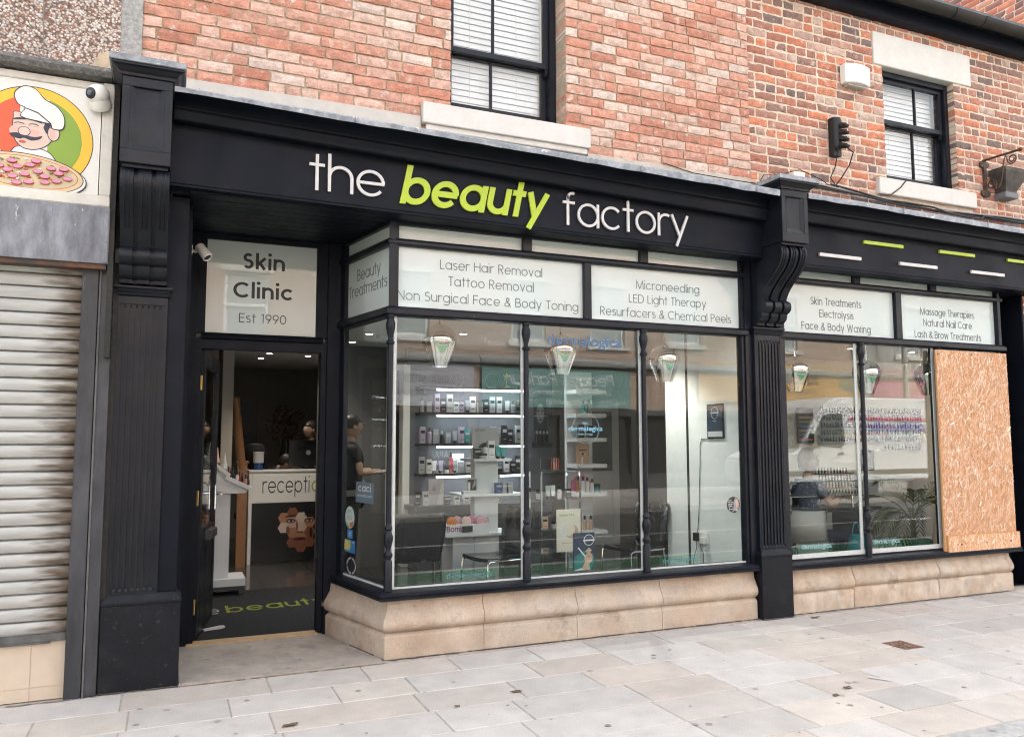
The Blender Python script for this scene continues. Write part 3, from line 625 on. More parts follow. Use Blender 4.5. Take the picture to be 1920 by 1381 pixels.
mb=MB(); mb.box((.13,yd-.06,.0),(1.075,yd+.06,.022)); mb.build('threshold',mat('oak_threshold',(.5,.34,.19),rough=.6,var=.2,stretch=(1,8,8)),ent,bev=.003)
# the door leaf, swung inwards on the left jamb
ang=R(80); hx,hy=.183,yd+.07
dd=Vector((math.cos(ang),math.sin(ang),0)); dn=Vector((dd.y,-dd.x,0))
def on_door(s,z,k=0): return Vector((hx,hy,z))+dd*s+dn*k
dl=MB()
def dbar(s0,s1,z0,z1,t0=-.022,t1=.022): dl.prism([on_door(s0,z0,t0),on_door(s1,z0,t0),on_door(s1,z0,t1),on_door(s0,z0,t1)],(0,0,z1-z0))
dbar(0,.10,.03,2.18); dbar(.76,.86,.03,2.18); dbar(.10,.76,2.07,2.18); dbar(.10,.76,.03,.25); dbar(.10,.76,.70,.82)
dbar(.10,.76,.25,.70,-.01,.01); dbar(.13,.73,.30,.66,-.018,.018)
door=dl.build('door',BLACK,salon,bev=.004)
mb=MB(); mb.prism([on_door(.10,.82,-.004),on_door(.76,.82,-.004),on_door(.76,.82,.004),on_door(.10,.82,.004)],(0,0,1.25)); mb.build('pane',GLASS,door)
mb=MB(); mb.tube([on_door(.80,1.05,.02),on_door(.80,1.05,.075),on_door(.69,1.05,.08)],.011,8); mb.obox(on_door(.80,1.02,.027),dd*.022,dn*.005,(0,0,.1)); mb.build('handle',STEEL,door,smooth=True)
mb=MB(); mb.obox(on_door(.42,.76,.05),dd*.15,dn*.028,(0,0,.035)); mb.obox(on_door(.42,.73,.04),dd*.13,dn*.03,(0,0,.012)); mb.build('letter_box',mat('dark_grey_plastic',(.05,.05,.055),rough=.4),door,bev=.006)
for z in (.28,1.07,1.93):
    mb=MB(); mb.box((.176,yd-.013,z-.055),(.1815,yd+.06,z+.055)); mb.tube([(.183,yd-.012,z-.055),(.183,yd-.012,z+.055)],.006,8); mb.build('hinge',BRASS,ent)
# ================= right building: older brick, second shopfront
terr=thing('terraced_building','old multicoloured brick building with boarded shop bay, black gutter and one small sash window','building',(6.4,.4,0))
PAL2=[(.40,.165,.11),(.45,.19,.125),(.54,.20,.115),(.37,.19,.14),(.27,.16,.13),(.44,.25,.19),(.47,.31,.25),(.20,.14,.125),(.42,.20,.145),(.53,.22,.13),(.50,.36,.29),(.36,.17,.125)]
h2=(6.385,7.393,4.03,5.205)
mb=MB(); wall_slab(mb,4.70,10.2,3.4,5.66,.158,.45,[h2,(8.0,10.2,3.3,3.45)])
brickwork(mb,4.70,9.6,3.66,5.66,.15,.0853,.245,[h2,(6.255,7.655,5.195,5.54),(6.225,7.6,3.865,4.04)],PAL2,random.Random(9),headers=.12,joint=.021,bulge=.006,rough_e=.010,header_row=5,depth=.2)
mb.build('brick_wall',[MORT2,BR2],terr,attr=True)
sash(terr,6.392,7.388,4.045,5.195,.245,4.665,6.95,4,'')
mb=MB(); mb.box((6.262,.142,5.20),(7.648,.42,5.537)); mb.build('lintel',CREAM,terr,bev=.005)
mb=MB(); mb.box((6.23,.105,3.872),(7.595,.42,4.036)); mb.build('window_sill',CREAM,terr,bev=.006)
# eaves: fascia board, half-round gutter, roof
mb=MB(); mb.box((4.72,.06,5.645),(9.58,.16,5.80)); mb.box((4.72,-.02,5.79),(9.58,.06,5.81)); mb.build('eaves_board',BLACK2,terr,bev=.004)
gut=MB(); gp=[(-.075+.068*math.cos(R(a)),5.815+.075*math.sin(R(a))) for a in range(180,361,15)]
gp2=[(-.075+.06*math.cos(R(a)),5.817+.067*math.sin(R(a))) for a in range(360,179,-15)]
gut.profx(gp+gp2,4.75,9.5); g=gut.build('gutter',mat('old_black_gutter',(.018,.016,.014),spec=.25,rough=.55,col2=(.032,.024,.02),vscale=3,var=.2,bump=.1),terr,smooth=True)
for x in (6.10,7.12,7.55,8.3):
    mb=MB(); wq=.05 if x in(6.10,7.55) else .012
    a=[(-.075+.074*math.cos(R(t)),5.815+.081*math.sin(R(t))) for t in range(180,361,15)]; b=[(-.075+.069*math.cos(R(t)),5.815+.076*math.sin(R(t))) for t in range(360,179,-15)]
    mb.profx(a+b,x,x+wq); mb.build('gutter_clip',BLACK if wq<.03 else g.data.materials[0],g,smooth=True)
mb=MB(); mb.prism([(4.75,-.06,5.86),(9.6,-.06,5.86),(9.6,4.2,8.84),(4.75,4.2,8.84)],(0,.0,.05)); mb.build('roof',mat('slate',(.10,.105,.115),rough=.7,var=.3,vscale=5),terr)
fas2=fascia_run(terr,4.885,9.58,2.985,3.515,lambda x:max(0,.02-.007*(x-5))); cornice_run(terr,4.89,9.58,5.1,lambda x:-.122-.018*(min(x,8)-5),lambda x:-.106-.0105*(min(x,8)-4.9))
for m_,lst,z in ((LETW,((5.222,5.712),(6.192,6.682),(7.150,7.628)),3.128),(LETG,((5.754,6.246),(6.722,7.212),(7.69,8.18)),3.290)):
    for a,b in lst:
        mb=MB(); mb.box((a,FY-.02,z-.015),(b,FY,z+.015)); mb.build('sign_bar',m_,fas2,bev=.001)
bw2=bay(terr,'shop window with one boarded bay',[(4.90,.10),(7.80,.10),(7.80,.8)],[(6.375,.075)],[(5.86,.085),(6.86,.085)],None,None,.465,None,None)
for q_ in (((7.755,.07,2.45),(7.80,.16,3.05)),((4.90,.07,.45),(4.965,.19,3.05)),((7.77,.10,.45),(7.80,.78,2.39))): mb=MB(); mb.box(*q_); mb.build('post',BLACK,bw2,bev=.003)
o=pane(bw2,(4.93,YG),(6.338,YG),2.45,2.90,FILM,'sign_panel',[T('Skin Treatments',5.317,5.933,2.722,ox=4.93,w=.08),T('Electrolysis',5.416,5.831,2.609,ox=4.93,w=.08),T('Face & Body Waxing',5.201,6.040,2.490,ox=4.93,w=.08)]); o['label']='frosted panel reading Skin Treatments, Electrolysis'
o=pane(bw2,(6.412,YG),(7.756,YG),2.45,2.90,FILM,'sign_panel',[T('Massage Therapies',6.705,7.46,2.710,ox=6.412,w=.08),T('Natural Nail Care',6.741,7.424,2.600,ox=6.412,w=.08),T('Lash & Brow Treatments',6.615,7.549,2.484,ox=6.412,w=.08)]); o['label']='frosted panel reading Massage Therapies, Natural Nail Care'
for a,b in ((4.93,5.818),(5.902,6.818),(6.902,7.756)): pane(bw2,(a,YG),(b,YG),2.955,3.05,FILM,'top_light')
for a,b in ((4.95,5.87),(5.885,6.87),(6.885,7.78)): pane(bw2,(a,YG),(b,YG),.45,2.385,GLASS,'pane')
mb=MB()
for x in (5.825,6.835): mb.box((x-.022,.105,.47),(x+.012,.1145,2.384))
mb.box((4.96,.104,.455),(6.87,.1145,.495)); mb.build('glazing_bead',PUTTY,bw2)
for x in (5.868,6.872):
    mb=MB(); colonnette(mb,x,.080,.43,2.388); mb.build('colonnette',BLACK,bw2,smooth=True)
sill(bw2,[(4.90,.078),(7.80,.078),(7.80,.8)],.375)
rng=random.Random(5)
for a,b in ((4.918,5.66),(5.668,6.73),(6.738,7.765)):     # the riser stones, each a little different
    mb=MB(); dz=rng.uniform(-.006,.006); hz=.15+rng.uniform(-.02,.02)
    prof=[(0,0),(.0,hz-.015),(-.012,hz),(-.028,hz+.008),(-.005,hz+.02),(.012,hz+.045),(.014,hz+.075),(.004,hz+.105),(-.018,hz+.15),(-.034,hz+.2),(-.036,.376)]
    n=int((b-a)/.03); k=len(prof); vs=[]
    for i in range(n+1):
        x=a+(b-a)*i/n
        for j,(o_,z) in enumerate(prof):
            e=.012*noise.noise(Vector((x*4,z*9,a)))+.006*noise.noise(Vector((x*17,z*21,a))); 
            if i in (0,n): e-=.014
            low=.010*noise.noise(Vector((x*2.2,3,a))) if j==0 else 0
            vs.append((x,.058-o_-e,max(0,z+dz*(j>0)+low*.5)))
    fs=[(i*k+j,i*k+k+j,i*k+k+j+1,i*k+j+1) for i in range(n) for j in range(k-1)]
    o_=len(vs)
    for i in (0,n):
        q=[vs[i*k+j] for j in range(k)]; mb.add(q+[(q[0][0],.3,q[-1][2]),(q[0][0],.3,0)],[tuple(range(k+2))])
    mb.add(vs,fs); mb.build('stall_riser',STONE2,terr,smooth=True)
mb=MB(); mb.box((4.92,.12,0),(7.76,.3,.372)); mb.build('riser_core',mat('dark_joint',(.10,.08,.06),rough=1),terr)
# lobby beyond the boarded bay
mb=MB(); mb.box((8.10,.052,0),(8.132,.42,2.98)); mb.box((7.98,.30,0),(8.10,.42,2.98)); mb.box((8.14,.42,0),(9.4,.5,2.98)); mb.box((7.86,.9,0),(9.4,1.0,2.98)); mb.box((7.80,-.09,2.99),(9.58,.95,3.02)); mb.build('lobby_frame',BLACK2,terr,bev=.006)
mb=MB(); mb.use(0,(.4,.3,.2)).box((8.14,.06,0),(9.6,.29,2.98)); brickwork(mb,8.135,9.2,0,2.97,.05,.0853,.23,[],PAL2,random.Random(4),joint=.016,bulge=.012,rough_e=.012,depth=.2); mb.build('broken_brick_pier',[MORT2,BR2],terr,attr=True)
# ---------------- OSB sheet over the broken pane
osb=MB(); osb.use(0,(.62,.34,.16)).box((6.80,.045,.415),(7.815,.063,2.362))
osb.use(0,(.60,.33,.15)).box((6.825,.025,.405),(7.84,.0445,.575))
rg=random.Random(21); FL=[(.68,.39,.23),(.64,.345,.19),(.71,.45,.29),(.74,.51,.36),(.57,.28,.14),(.69,.41,.25),(.66,.37,.215),(.77,.57,.43),(.67,.38,.22)]
def flakes(x0,x1,z0,z1,yf,n):
    for k in range(n):
        L=rg.uniform(.02,.09); wd=rg.uniform(.005,.019); a=rg.gauss(R(78),R(30)); cx=rg.uniform(x0+.012,x1-.012); cz=rg.uniform(z0+.012,z1-.012)
        ca,sa=math.cos(a),math.sin(a); y=yf-.00005-.0000012*k; pts=[]
        for p,q in ((-1,-1),(1,-.8),(.85+.3*rg.random(),rg.uniform(.2,1)),(-1,1)):
            px=cx+p*L/2*ca-q*wd/2*sa; pz=cz+p*L/2*sa+q*wd/2*ca; pts.append((min(max(px,x0),x1),y,min(max(pz,z0),z1)))
        c=rg.choice(FL); kk=rg.uniform(.96,1.14); 
        if rg.random()<.03: c=(.84,.70,.58)
        osb.use(0,tuple(v*kk for v in c)).add(pts,[(0,1,2,3)])
flakes(6.80,7.815,.58,2.362,.045,5200); flakes(6.825,7.84,.405,.575,.025,500)
OSBM=mat('strand_board',(1,1,1),grain=.12,gscale=120,rough=.75,attr=True,var=.1,vscale=16,bump=.15,bscale=90,spots=[((.20,.10,.05),.74,60,.02)])
for x,z in [(6.83,.62),(6.83,1.2),(6.83,1.8),(6.83,2.32),(7.78,.62),(7.78,1.2),(7.78,1.8),(7.78,2.32),(7.3,2.33),(7.0,.49),(7.35,.49),(7.7,.49)]: osb.use(0,(.10,.08,.07)).lathe((x,.0435 if z>.6 else .0235,z),[(0,-.0055),(.007,-.005),(.007,.004)],10,(0,1,0))
o=osb.build('strand_board',OSBM,None,attr=True,fix=False); tag(o,'orange strand board sheet screwed over the broken shop window bay','board')
# ================= left: takeaway with pebbledash, sign and roller shutter
take=thing('takeaway_building','pebbledashed takeaway with pizza sign and closed grey roller shutter','building',(-2,.3,0))
def pebble():
    m=bpy.data.materials.new('pebbledash'); m.use_nodes=True; n=m.node_tree.nodes; L=m.node_tree.links; b=n['Principled BSDF']; b.inputs['Roughness'].default_value=.9
    tc=n.new('ShaderNodeTexCoord'); v=n.new('ShaderNodeTexVoronoi'); v.inputs['Scale'].default_value=72; v.inputs['Randomness'].default_value=1; L.new(tc.outputs['Object'],v.inputs['Vector'])
    sp=n.new('ShaderNodeSeparateColor'); L.new(v.outputs['Color'],sp.inputs[0])
    cr=n.new('ShaderNodeValToRGB'); cr.color_ramp.interpolation='CONSTANT'; e=cr.color_ramp.elements; e[0].position=0; e[0].color=(.52,.45,.40,1); e[1].position=.3; e[1].color=(.66,.59,.53,1)
    for p,c in ((.5,(.36,.20,.14)),(.62,(.52,.42,.34)),(.74,(.30,.13,.09)),(.82,(.66,.62,.57)),(.93,(.13,.10,.085))): q=e.new(p); q.color=rgb(*c)
    L.new(sp.outputs[0],cr.inputs[0])
    mr=n.new('ShaderNodeMapRange'); mr.inputs[1].default_value=.42; mr.inputs[2].default_value=.78; mr.inputs[3].default_value=1; mr.inputs[4].default_value=0; L.new(v.outputs['Distance'],mr.inputs[0])
    mx=n.new('ShaderNodeMix'); mx.data_type='RGBA'; mx.inputs[6].default_value=(.17,.12,.095,1); L.new(mr.outputs[0],mx.inputs[0]); L.new(cr.outputs[0],mx.inputs[7]); L.new(mx.outputs[2],b.inputs['Base Color'])
    bp=n.new('ShaderNodeBump'); bp.inputs['Strength'].default_value=.9; bp.inputs['Distance'].default_value=.008; bp.invert=True; L.new(v.outputs['Distance'],bp.inputs['Height']); L.new(bp.outputs[0],b.inputs['Normal']); return m
mb=MB(); mb.box((-6,.105,3.4),(-.40,.4,6.5)); mb.build('pebbledash_wall',pebble(),take)
mb=MB(); mb.box((-.40,.112,3.4),(-.273,.4,6.5)); mb.build('cement_strip',mat('grey_cement',(.36,.355,.34),grain=.25,gscale=70,rough=1,var=.3,vscale=14,bump=.8,bscale=90),take)
mb=MB()
pts=[(-.72,3.70),(-.40,3.70),(-.40,3.98),(-.47,3.99),(-.52,3.95),(-.55,3.89),(-.62,3.84),(-.72,3.83)]
mb.prism([(x,.098,z) for x,z in pts],(0,.01,0)); mb.build('sand_patch',mat('sandy_render',(.50,.40,.28),rough=1,var=.2,bump=.5),take)
mb=MB(); mb.tube([(-.845,.098,4.9),(-.84,.096,4.35),(-.825,.096,3.95),(-.823,.092,3.87),(-1.2,.092,3.86)],.0035,6); mb.tube([(-1.3,.02,3.875),(-.9,-.03,3.84),(-.6,-.04,3.80),(-.37,-.05,3.78)],.0035,6); mb.build('wire',mat('old_wire',(.22,.2,.18),rough=.7),take)
mb=MB(); n=60; prof=[(.12,3.70),(-.14,3.715),(-.155,3.745),(-.14,3.775),(.12,3.795)]; vs=[]
for i in range(n+1):
    x=-5+4.58*i/n
    for y,z in prof: vs.append((x,y+.006*noise.noise(Vector((x*9,z*30,1))),z+.007*noise.noise(Vector((x*8,y*30,2)))))
mb.add(vs,[(i*5+j,i*5+5+j,i*5+6+j,i*5+j+1) for i in range(n) for j in range(4)]+[tuple(range(n*5,n*5+5))]); mb.build('concrete_coping',mat('lichened_concrete',(.15,.145,.135),grain=.4,gscale=45,rough=1,var=.35,vscale=16,bump=.8,bscale=60,spots=[((.42,.40,.37),.69,26,.03),((.55,.36,.03),.785,17,.01)]),take,smooth=True)
SY=-.06
SIGNM=mat('yellowed_sign_board',(.74,.72,.68),rough=.35,var=.04,vscale=3,spots=[((.50,.46,.40),.72,4,.1)])
mb=MB(); mb.box((-5,SY,2.99),(-.475,.08,3.69)); sb=mb.build('sign_board',SIGNM,take)
mb=MB(); mb.box((-5,SY-.025,2.92),(-.405,.08,2.99)); mb.box((-.468,SY-.025,2.99),(-.405,.08,3.70)); mb.box((-5,SY-.012,3.655),(-.468,.08,3.70)); mb.build('sign_frame',mat('aged_white_frame',(.66,.63,.57),rough=.5,var=.1,vscale=6,spots=[((.22,.15,.09),.71,9,.05)]),sb,bev=.004)
def flat(name,col,rough=.45): return mat(name,col,rough=rough)
LINE=flat('navy_outline',(.02,.02,.045)); cx,cz=-.83,3.30; RR=.315
pic=MB(); lay=[0]
MP=[flat('print_yellow',(.85,.50,.03)),flat('print_red',(.78,.10,.035)),flat('print_white',(.76,.74,.70)),flat('print_green',(.23,.36,.035)),LINE,flat('print_skin',(.66,.50,.42)),flat('print_crust',(.68,.52,.30)),flat('print_cheese',(.60,.52,.33)),flat('print_ham',(.62,.27,.42)),flat('print_sauce',(.55,.09,.04)),flat('print_blush',(.70,.42,.36)),flat('print_olive',(.20,.19,.08))]
def plate(pts,mi):
    lay[0]+=1; y=SY-.0006*lay[0]*.35-.0008
    pic.use(mi).prism([(x,y,z) for x,z in pts],(0,(SY-y),0))
def el(x,z,rx,rz,mi,a0=0,a1=360,rot=0,n=36):
    c,s=math.cos(R(rot)),math.sin(R(rot)); pts=[]
    for i in range(n if a1-a0>=360 else n+1):
        t=R(a0+(a1-a0)*i/n); p,q=rx*math.cos(t),rz*math.sin(t); pts.append((x+p*c-q*s,z+p*s+q*c))
    plate(pts,mi)
def outl(pts,mi,wd=.006):
    """closed shape with a dark outline"""
    if len(pts)>5:
        q_=[]; n=len(pts)
        for i in range(n):
            a,b,c_,d=(Vector(pts[(i+k)%n]) for k in (-1,0,1,2))
            for t in (0,.25,.5,.75): q_.append(tuple(.5*(2*b+(c_-a)*t+(2*a-5*b+4*c_-d)*t*t+(3*b-a-3*c_+d)*t**3)))
        pts=q_
    c=Vector((sum(p[0] for p in pts)/len(pts),sum(p[1] for p in pts)/len(pts)))
    plate([tuple(Vector(p)+(Vector(p)-c).normalized()*wd) for p in pts],4); plate(pts,mi)
el(cx,cz,RR+.005,RR+.005,4,n=60); el(cx,cz,RR,RR,0,n=60)
r2_=RR*.82
def seg(xa,xb,mi):
    pts=[]
    for i in range(21): x=xa+(xb-xa)*i/20; pts.append((cx+x,cz+math.sqrt(max(0,r2_**2-x*x))))
    for i in range(21): x=xb-(xb-xa)*i/20; pts.append((cx+x,cz-math.sqrt(max(0,r2_**2-x*x))))
    plate(pts,mi)
seg(-r2_,-.075,1); seg(-.075,.075,2); seg(.075,r2_,3)
# cook: shirt, raised arm, face, hat
outl([(cx-.12,3.10),(cx-.10,3.22),(cx-.04,3.245),(cx+.05,3.235),(cx+.105,3.20),(cx+.14,3.10)],2)
outl([(cx-.235,3.30),(cx-.205,3.29),(cx-.19,3.26),(cx-.135,3.17),(cx-.10,3.20),(cx-.11,3.14),(cx-.17,3.13),(cx-.225,3.24)],5)
for i in range(4):
    for j in range(2):
        if (i+j)%2==0: plate([(cx-.06+.03*i,3.12+.035*j),(cx-.03+.03*i,3.12+.035*j),(cx-.03+.03*i,3.155+.035*j),(cx-.06+.03*i,3.155+.035*j)],1)
outl([(cx-.105,3.33),(cx-.105,3.42),(cx-.09,3.45),(cx+.06,3.42),(cx+.10,3.37),(cx+.09,3.29),(cx+.03,3.24),(cx-.04,3.235),(cx-.085,3.27)],5,.005)
el(cx+.105,3.345,.034,.05,4); el(cx+.105,3.345,.029,.045,5); el(cx+.10,3.34,.014,.026,10)
plate([(cx+.062,3.42),(cx+.085,3.385),(cx+.068,3.335),(cx+.05,3.37)],4)
el(cx-.095,3.335,.030,.030,10); el(cx+.0,3.33,.03,.028,10); el(cx-.048,3.335,.033,.030,4); el(cx-.048,3.336,.029,.026,5)
for sx in (-.075,.0): el(cx+sx,3.375,.03,.014,4,20,160); el(cx+sx,3.370,.028,.013,5,10,170)
for sx,rt in ((-.075,8),(.008,-16)): el(cx+sx,3.405,.034,.011,4,0,180,rt)
outl([(cx-.055,3.312),(cx-.085,3.322),(cx-.12,3.312),(cx-.105,3.297),(cx-.07,3.288),(cx-.045,3.297),(cx-.01,3.285),(cx+.03,3.297),(cx+.045,3.318),(cx+.01,3.307)],4,.001)
el(cx-.055,3.272,.018,.008,9)
outl([(cx-.065,3.425),(cx-.045,3.48),(cx-.085,3.50),(cx-.105,3.56),(cx-.06,3.61),(cx+.0,3.60),(cx+.05,3.545),(cx+.115,3.51),(cx+.155,3.45),(cx+.15,3.38),(cx+.095,3.375),(cx+.055,3.405)],2,.006)
plate([(cx-.045,3.475),(cx-.043,3.481),(cx+.02,3.462),(cx+.09,3.405),(cx+.087,3.399),(cx+.018,3.454)],4)
plate([(cx+.055,3.405),(cx+.09,3.405),(cx+.098,3.378),(cx+.094,3.376)],4)
# pizza
px,pz=-.86,3.085
el(px,pz-.012,.325,.125,4,n=60,rot=-4); el(px,pz-.010,.319,.119,2,n=60,rot=-4); el(px,pz,.308,.117,4,n=60,rot=-4); el(px,pz,.303,.112,6,n=60,rot=-4); el(px,pz+.004,.278,.096,9,n=60,rot=-4); el(px,pz+.004,.273,.092,7,n=60,rot=-4)
rg=random.Random(2); sl=[]
for k in range(300):
    t=rg.uniform(0,2*math.pi); q=math.sqrt(rg.random())*.9; x,z=px+.262*q*math.cos(t),pz+.004+.082*q*math.sin(t)-.0*t
    if all((x-a)**2+((z-b)*2.2)**2>.062**2 for a,b in sl): sl.append((x,z))
for k in range(60):
    t=rg.uniform(0,2*math.pi); q=math.sqrt(rg.random())*.95; el(px+.262*q*math.cos(t),pz+.004+.084*q*math.sin(t),.012,.005,rg.choice((11,9,6,2)),rot=rg.uniform(-40,40),n=8)
for x,z in sl: el(x,z,.027,.0125,9,n=18); el(x,z+.0005,.024,.0105,8,n=18)
pc=pic.build('sign_picture',MP,sb,fix=True); pc['label']='painted round picture of a cheerful cook behind a ham pizza'
# shutter box, shutter, guides
mb=MB(); mb.box((-5,-.10,2.565),(-.40,.1,2.915)); mb.box((-.432,-.108,2.57),(-.405,-.1,2.91))
for z in (2.88,2.70): mb.lathe((-.418,-.108,z),[(0,-.004),(.008,-.003),(.009,0)],10,(0,1,0))
mb.build('shutter_box',mat('stained_galvanised_steel',(.21,.225,.25),grain=.3,gscale=18,rough=.45,metal=.25,col2=(.13,.14,.165),vscale=5,var=.35,bump=.1,stretch=(1,1,.35),spots=[((.48,.47,.45),.66,22,.03),((.26,.11,.05),.70,9,.06)]),take,bev=.004)
mb=MB(); mb.box((-5,-.085,2.535),(-.41,.1,2.566)); mb.build('box_lip',mat('dark_rusty_steel',(.05,.045,.04),rough=.8,col2=(.14,.06,.03),vscale=9),take)
def shutter_mat():
    m=mat('grimy_shutter_steel',(.44,.44,.42),rough=.45,metal=.0,var=.14,vscale=2,stretch=(.6,1,5),spots=[((.30,.13,.06),.70,6,.05)])
    n=m.node_tree.nodes; L=m.node_tree.links; b=n['Principled BSDF']; old=b.inputs['Base Color'].links[0].from_socket
    tc=n.new('ShaderNodeTexCoord'); sp=n.new('ShaderNodeSeparateXYZ'); L.new(tc.outputs['Object'],sp.inputs[0])
    ns=n.new('ShaderNodeTexNoise'); ns.inputs['Scale'].default_value=5; ns.inputs['Detail'].default_value=6; mp=n.new('ShaderNodeMapping'); mp.inputs['Scale'].default_value=(1.2,1,7); L.new(tc.outputs['Object'],mp.inputs[0]); L.new(mp.outputs[0],ns.inputs['Vector'])
    ad=n.new('ShaderNodeMath'); ad.operation='MULTIPLY_ADD'; ad.inputs[1].default_value=.45; L.new(ns.outputs['Fac'],ad.inputs[0]); L.new(sp.outputs['X'],ad.inputs[2])
    mr=n.new('ShaderNodeMapRange'); mr.inputs[1].default_value=1.47; mr.inputs[2].default_value=1.66; L.new(ad.outputs[0],mr.inputs[0])
    mx=n.new('ShaderNodeMix'); mx.data_type='RGBA'; mx.inputs[7].default_value=(.115,.085,.06,1); L.new(mr.outputs[0],mx.inputs[0]); L.new(old,mx.inputs[6]); L.new(mx.outputs[2],b.inputs['Base Color']); return m
sh=MB(); z=.375; p=.0789
while z<2.60:
    pr=[(.046,z),(.026,z+.002),(.018,z+.016),(.013,z+.036),(.015,z+.054),(.023,z+.067),(.029,z+.0695),(.055,z+.07),(.055,z+.0785)]
    sh.add([(x,y,zz) for x in (-5,-.535) for y,zz in pr],[(j,j+9,j+10,j+1) for j in range(8)]); z+=p
sh.build('roller_shutter',shutter_mat(),take,fix=False,smooth=True)
mb=MB(); mb.box((-5.9,.10,.3),(-.5,.14,2.6)); mb.box((-6,.39,0),(-.42,.45,3.45)); mb.box((-6,.39,3.4),(-.3,8,3.5)); mb.box((-6,7.9,0),(-.3,8,3.4)); mb.build('light_blocking_wall',mat('light_block_dark',(.05,.05,.05),rough=1),take)  # unseen sheet and walls, added so no sun leaks through the shutter
mb=MB(); mb.box((-5,.0,.335),(-.54,.05,.378)); mb.box((-5,-.006,.325),(-.62,.05,.336)); mb.build('bottom_bar',mat('worn_dark_steel',(.10,.10,.10),rough=.6,var=.4,vscale=6,spots=[((.4,.4,.38),.62,9,.1)]),take,bev=.003)
RAIL=mat('worn_guide_rail',(.028,.03,.035),grain=.3,gscale=30,rough=.5,var=.4,vscale=4,col2=(.05,.052,.06),stretch=(1,1,.25),spots=[((.24,.26,.30),.66,7,.10),((.16,.08,.04),.72,9,.06)])
mb=MB(); mb.box((-.54,-.03,0),(-.452,.06,2.54)); mb.box((-.449,-.012,0),(-.372,.08,2.54)); mb.build('guide_rail',RAIL,take,bev=.003)
mb=MB(); mb.box((-.447,-.02,0),(-.437,-.01,2.54)); mb.build('rail_lip',mat('grey_edge',(.12,.12,.12),rough=.6,var=.3),take)
mb=MB(); mb.box((-5,.03,0),(-.541,.2,.33)); mb.box((-5,.026,.0),(-.72,.03,.072)); mb.box((-.717,.026,.0),(-.543,.03,.072)); mb.box((-5,.026,.076),(-.72,.03,.33)); mb.box((-.717,.026,.076),(-.543,.03,.33)); mb.build('tiled_riser',mat('cream_tile',(.62,.52,.41),rough=.4,var=.06,vscale=3,spots=[((.42,.34,.26),.66,3,.15)]),take,bev=.001)
mb=MB(); mb.box((-.37,.02,2.60),(-.30,.06,2.69)); mb.tube([(-.335,.035,2.60),(-.345,.04,2.40),(-.372,.03,2.2)],.006,6); mb.tube([(-.36,-.03,3.5),(-.375,.0,3.2),(-.37,.03,2.9),(-.35,.03,2.69)],.005,6)
mb2=MB(); mb2.box((-.402,-.09,2.0),(-.372,.2,3.70)); mb2.box((-.372,.03,0),(-.345,.2,3.75)); mb2.build('edge_filler',mat('dark_gap_filler',(.03,.027,.025),rough=.9,var=.4,vscale=20),take)
# (bracketed to the takeaway's edge)
o=mb.build('junction_box',mat('grey_black_plastic',(.035,.037,.042),rough=.45),None,bev=.004); tag(o,'small black junction box with dangling cable at the left pilaster','junction box')
# ================= gable of the taller building behind, stepped lead flashing
gab=thing('gable_building','taller red brick building whose gable rises behind the black gutter','building',(9.9,4,0))
mb=MB(); mb.use(0,(.5,.4,.3)).box((9.61,.25,4),(9.9,9,15))
rg=random.Random(8); n0=len(mb.v)
tmp=MB(); brickwork(tmp,0,5.0,5.8,11.0,0,.083,.24,[],[(.52,.17,.10),(.58,.21,.12),(.46,.16,.10),(.34,.15,.11),(.55,.25,.16),(.24,.12,.10)],rg,joint=.009,headers=.3,bulge=.002,rough_e=.003,depth=.05)
tmp.v=[(9.605+v[1],5.6-v[0],v[2]) for v in tmp.v]
for fi,ff in enumerate(tmp.f): mb.use(1,tmp.c[fi]).add([tmp.v[i] for i in ff],[tuple(range(len(ff)))])
mb.use(0,(.5,.4,.3)).box((9.6,.20,0),(16,.249,15)); mb.use(1,(.42,.2,.14)).box((9.61,.17,0),(16,.199,15)); mb.build('brick_gable',[MORT2,mat('pressed_red_brick',(1,1,1),rough=.85,attr=True,var=.15,vscale=8,bump=.2)],gab,attr=True)
fl=MB(); st=.083; k=0; z=6.0
while z<10.2:
    y=(z-5.92)/.70; fl.prism([(9.6,y-.02,z-.02),(9.6,y+.30,z-.02),(9.6,y-.02+.02,z+st-.004)],(-.012-.001*(k%2),0,0)); k+=1; z+=st
fl.prism([(9.59,-.1,5.60),(9.59,-.1,5.88),(9.59,4.9,9.38),(9.59,4.9,9.10)],(-.012,0,0))
fl.build('step_flashing',mat('bright_lead',(.46,.48,.51),rough=.5,var=.15,vscale=6),gab)
# ================= interior of the salon (seen through the glass and the open door)
FLOORM=mat('dark_glossy_tile',(.055,.052,.05),rough=.12,var=.2,vscale=3)
mb=MB()
for i in range(20):
    for j in range(14):
        a,b=-.3+.6*i,1.05+.6*j; mb.box((a+.002,b+.002,-.05),(a+.598,b+.598,.008))
mb.box((1.24,.2,-.05),(11.6,1.048,.008))
structure(mb,'interior_floor',FLOORM)
mb=MB(); mb.prism([(-.3,1.07,2.62),(1.29,1.07,2.62),(1.47,.2,2.62),(7.7,.2,2.62),(7.72,1.2,2.62),(11.5,1.2,2.62),(11.5,7.6,2.62),(-.3,7.6,2.62)],(0,0,.08)); structure(mb,'interior_ceiling',mat('ceiling_paint',(.74,.74,.72),rough=.9))
TAUPE=mat('taupe_wall_paint',(.24,.215,.19),rough=.85,var=.05); PALE=mat('pale_wall_paint',(.84,.86,.84),rough=.7,var=.03); DARKW=mat('dark_grey_wall',(.12,.12,.125),rough=.8,var=.05)
mb=MB(); mb.box((-.4,1.07,0),(-.3,8,2.62)); mb.box((-.3,7.6,0),(11.6,7.7,2.62)); mb.box((11.5,.3,0),(11.6,7.6,2.62)); structure(mb,'interior_wall',TAUPE)
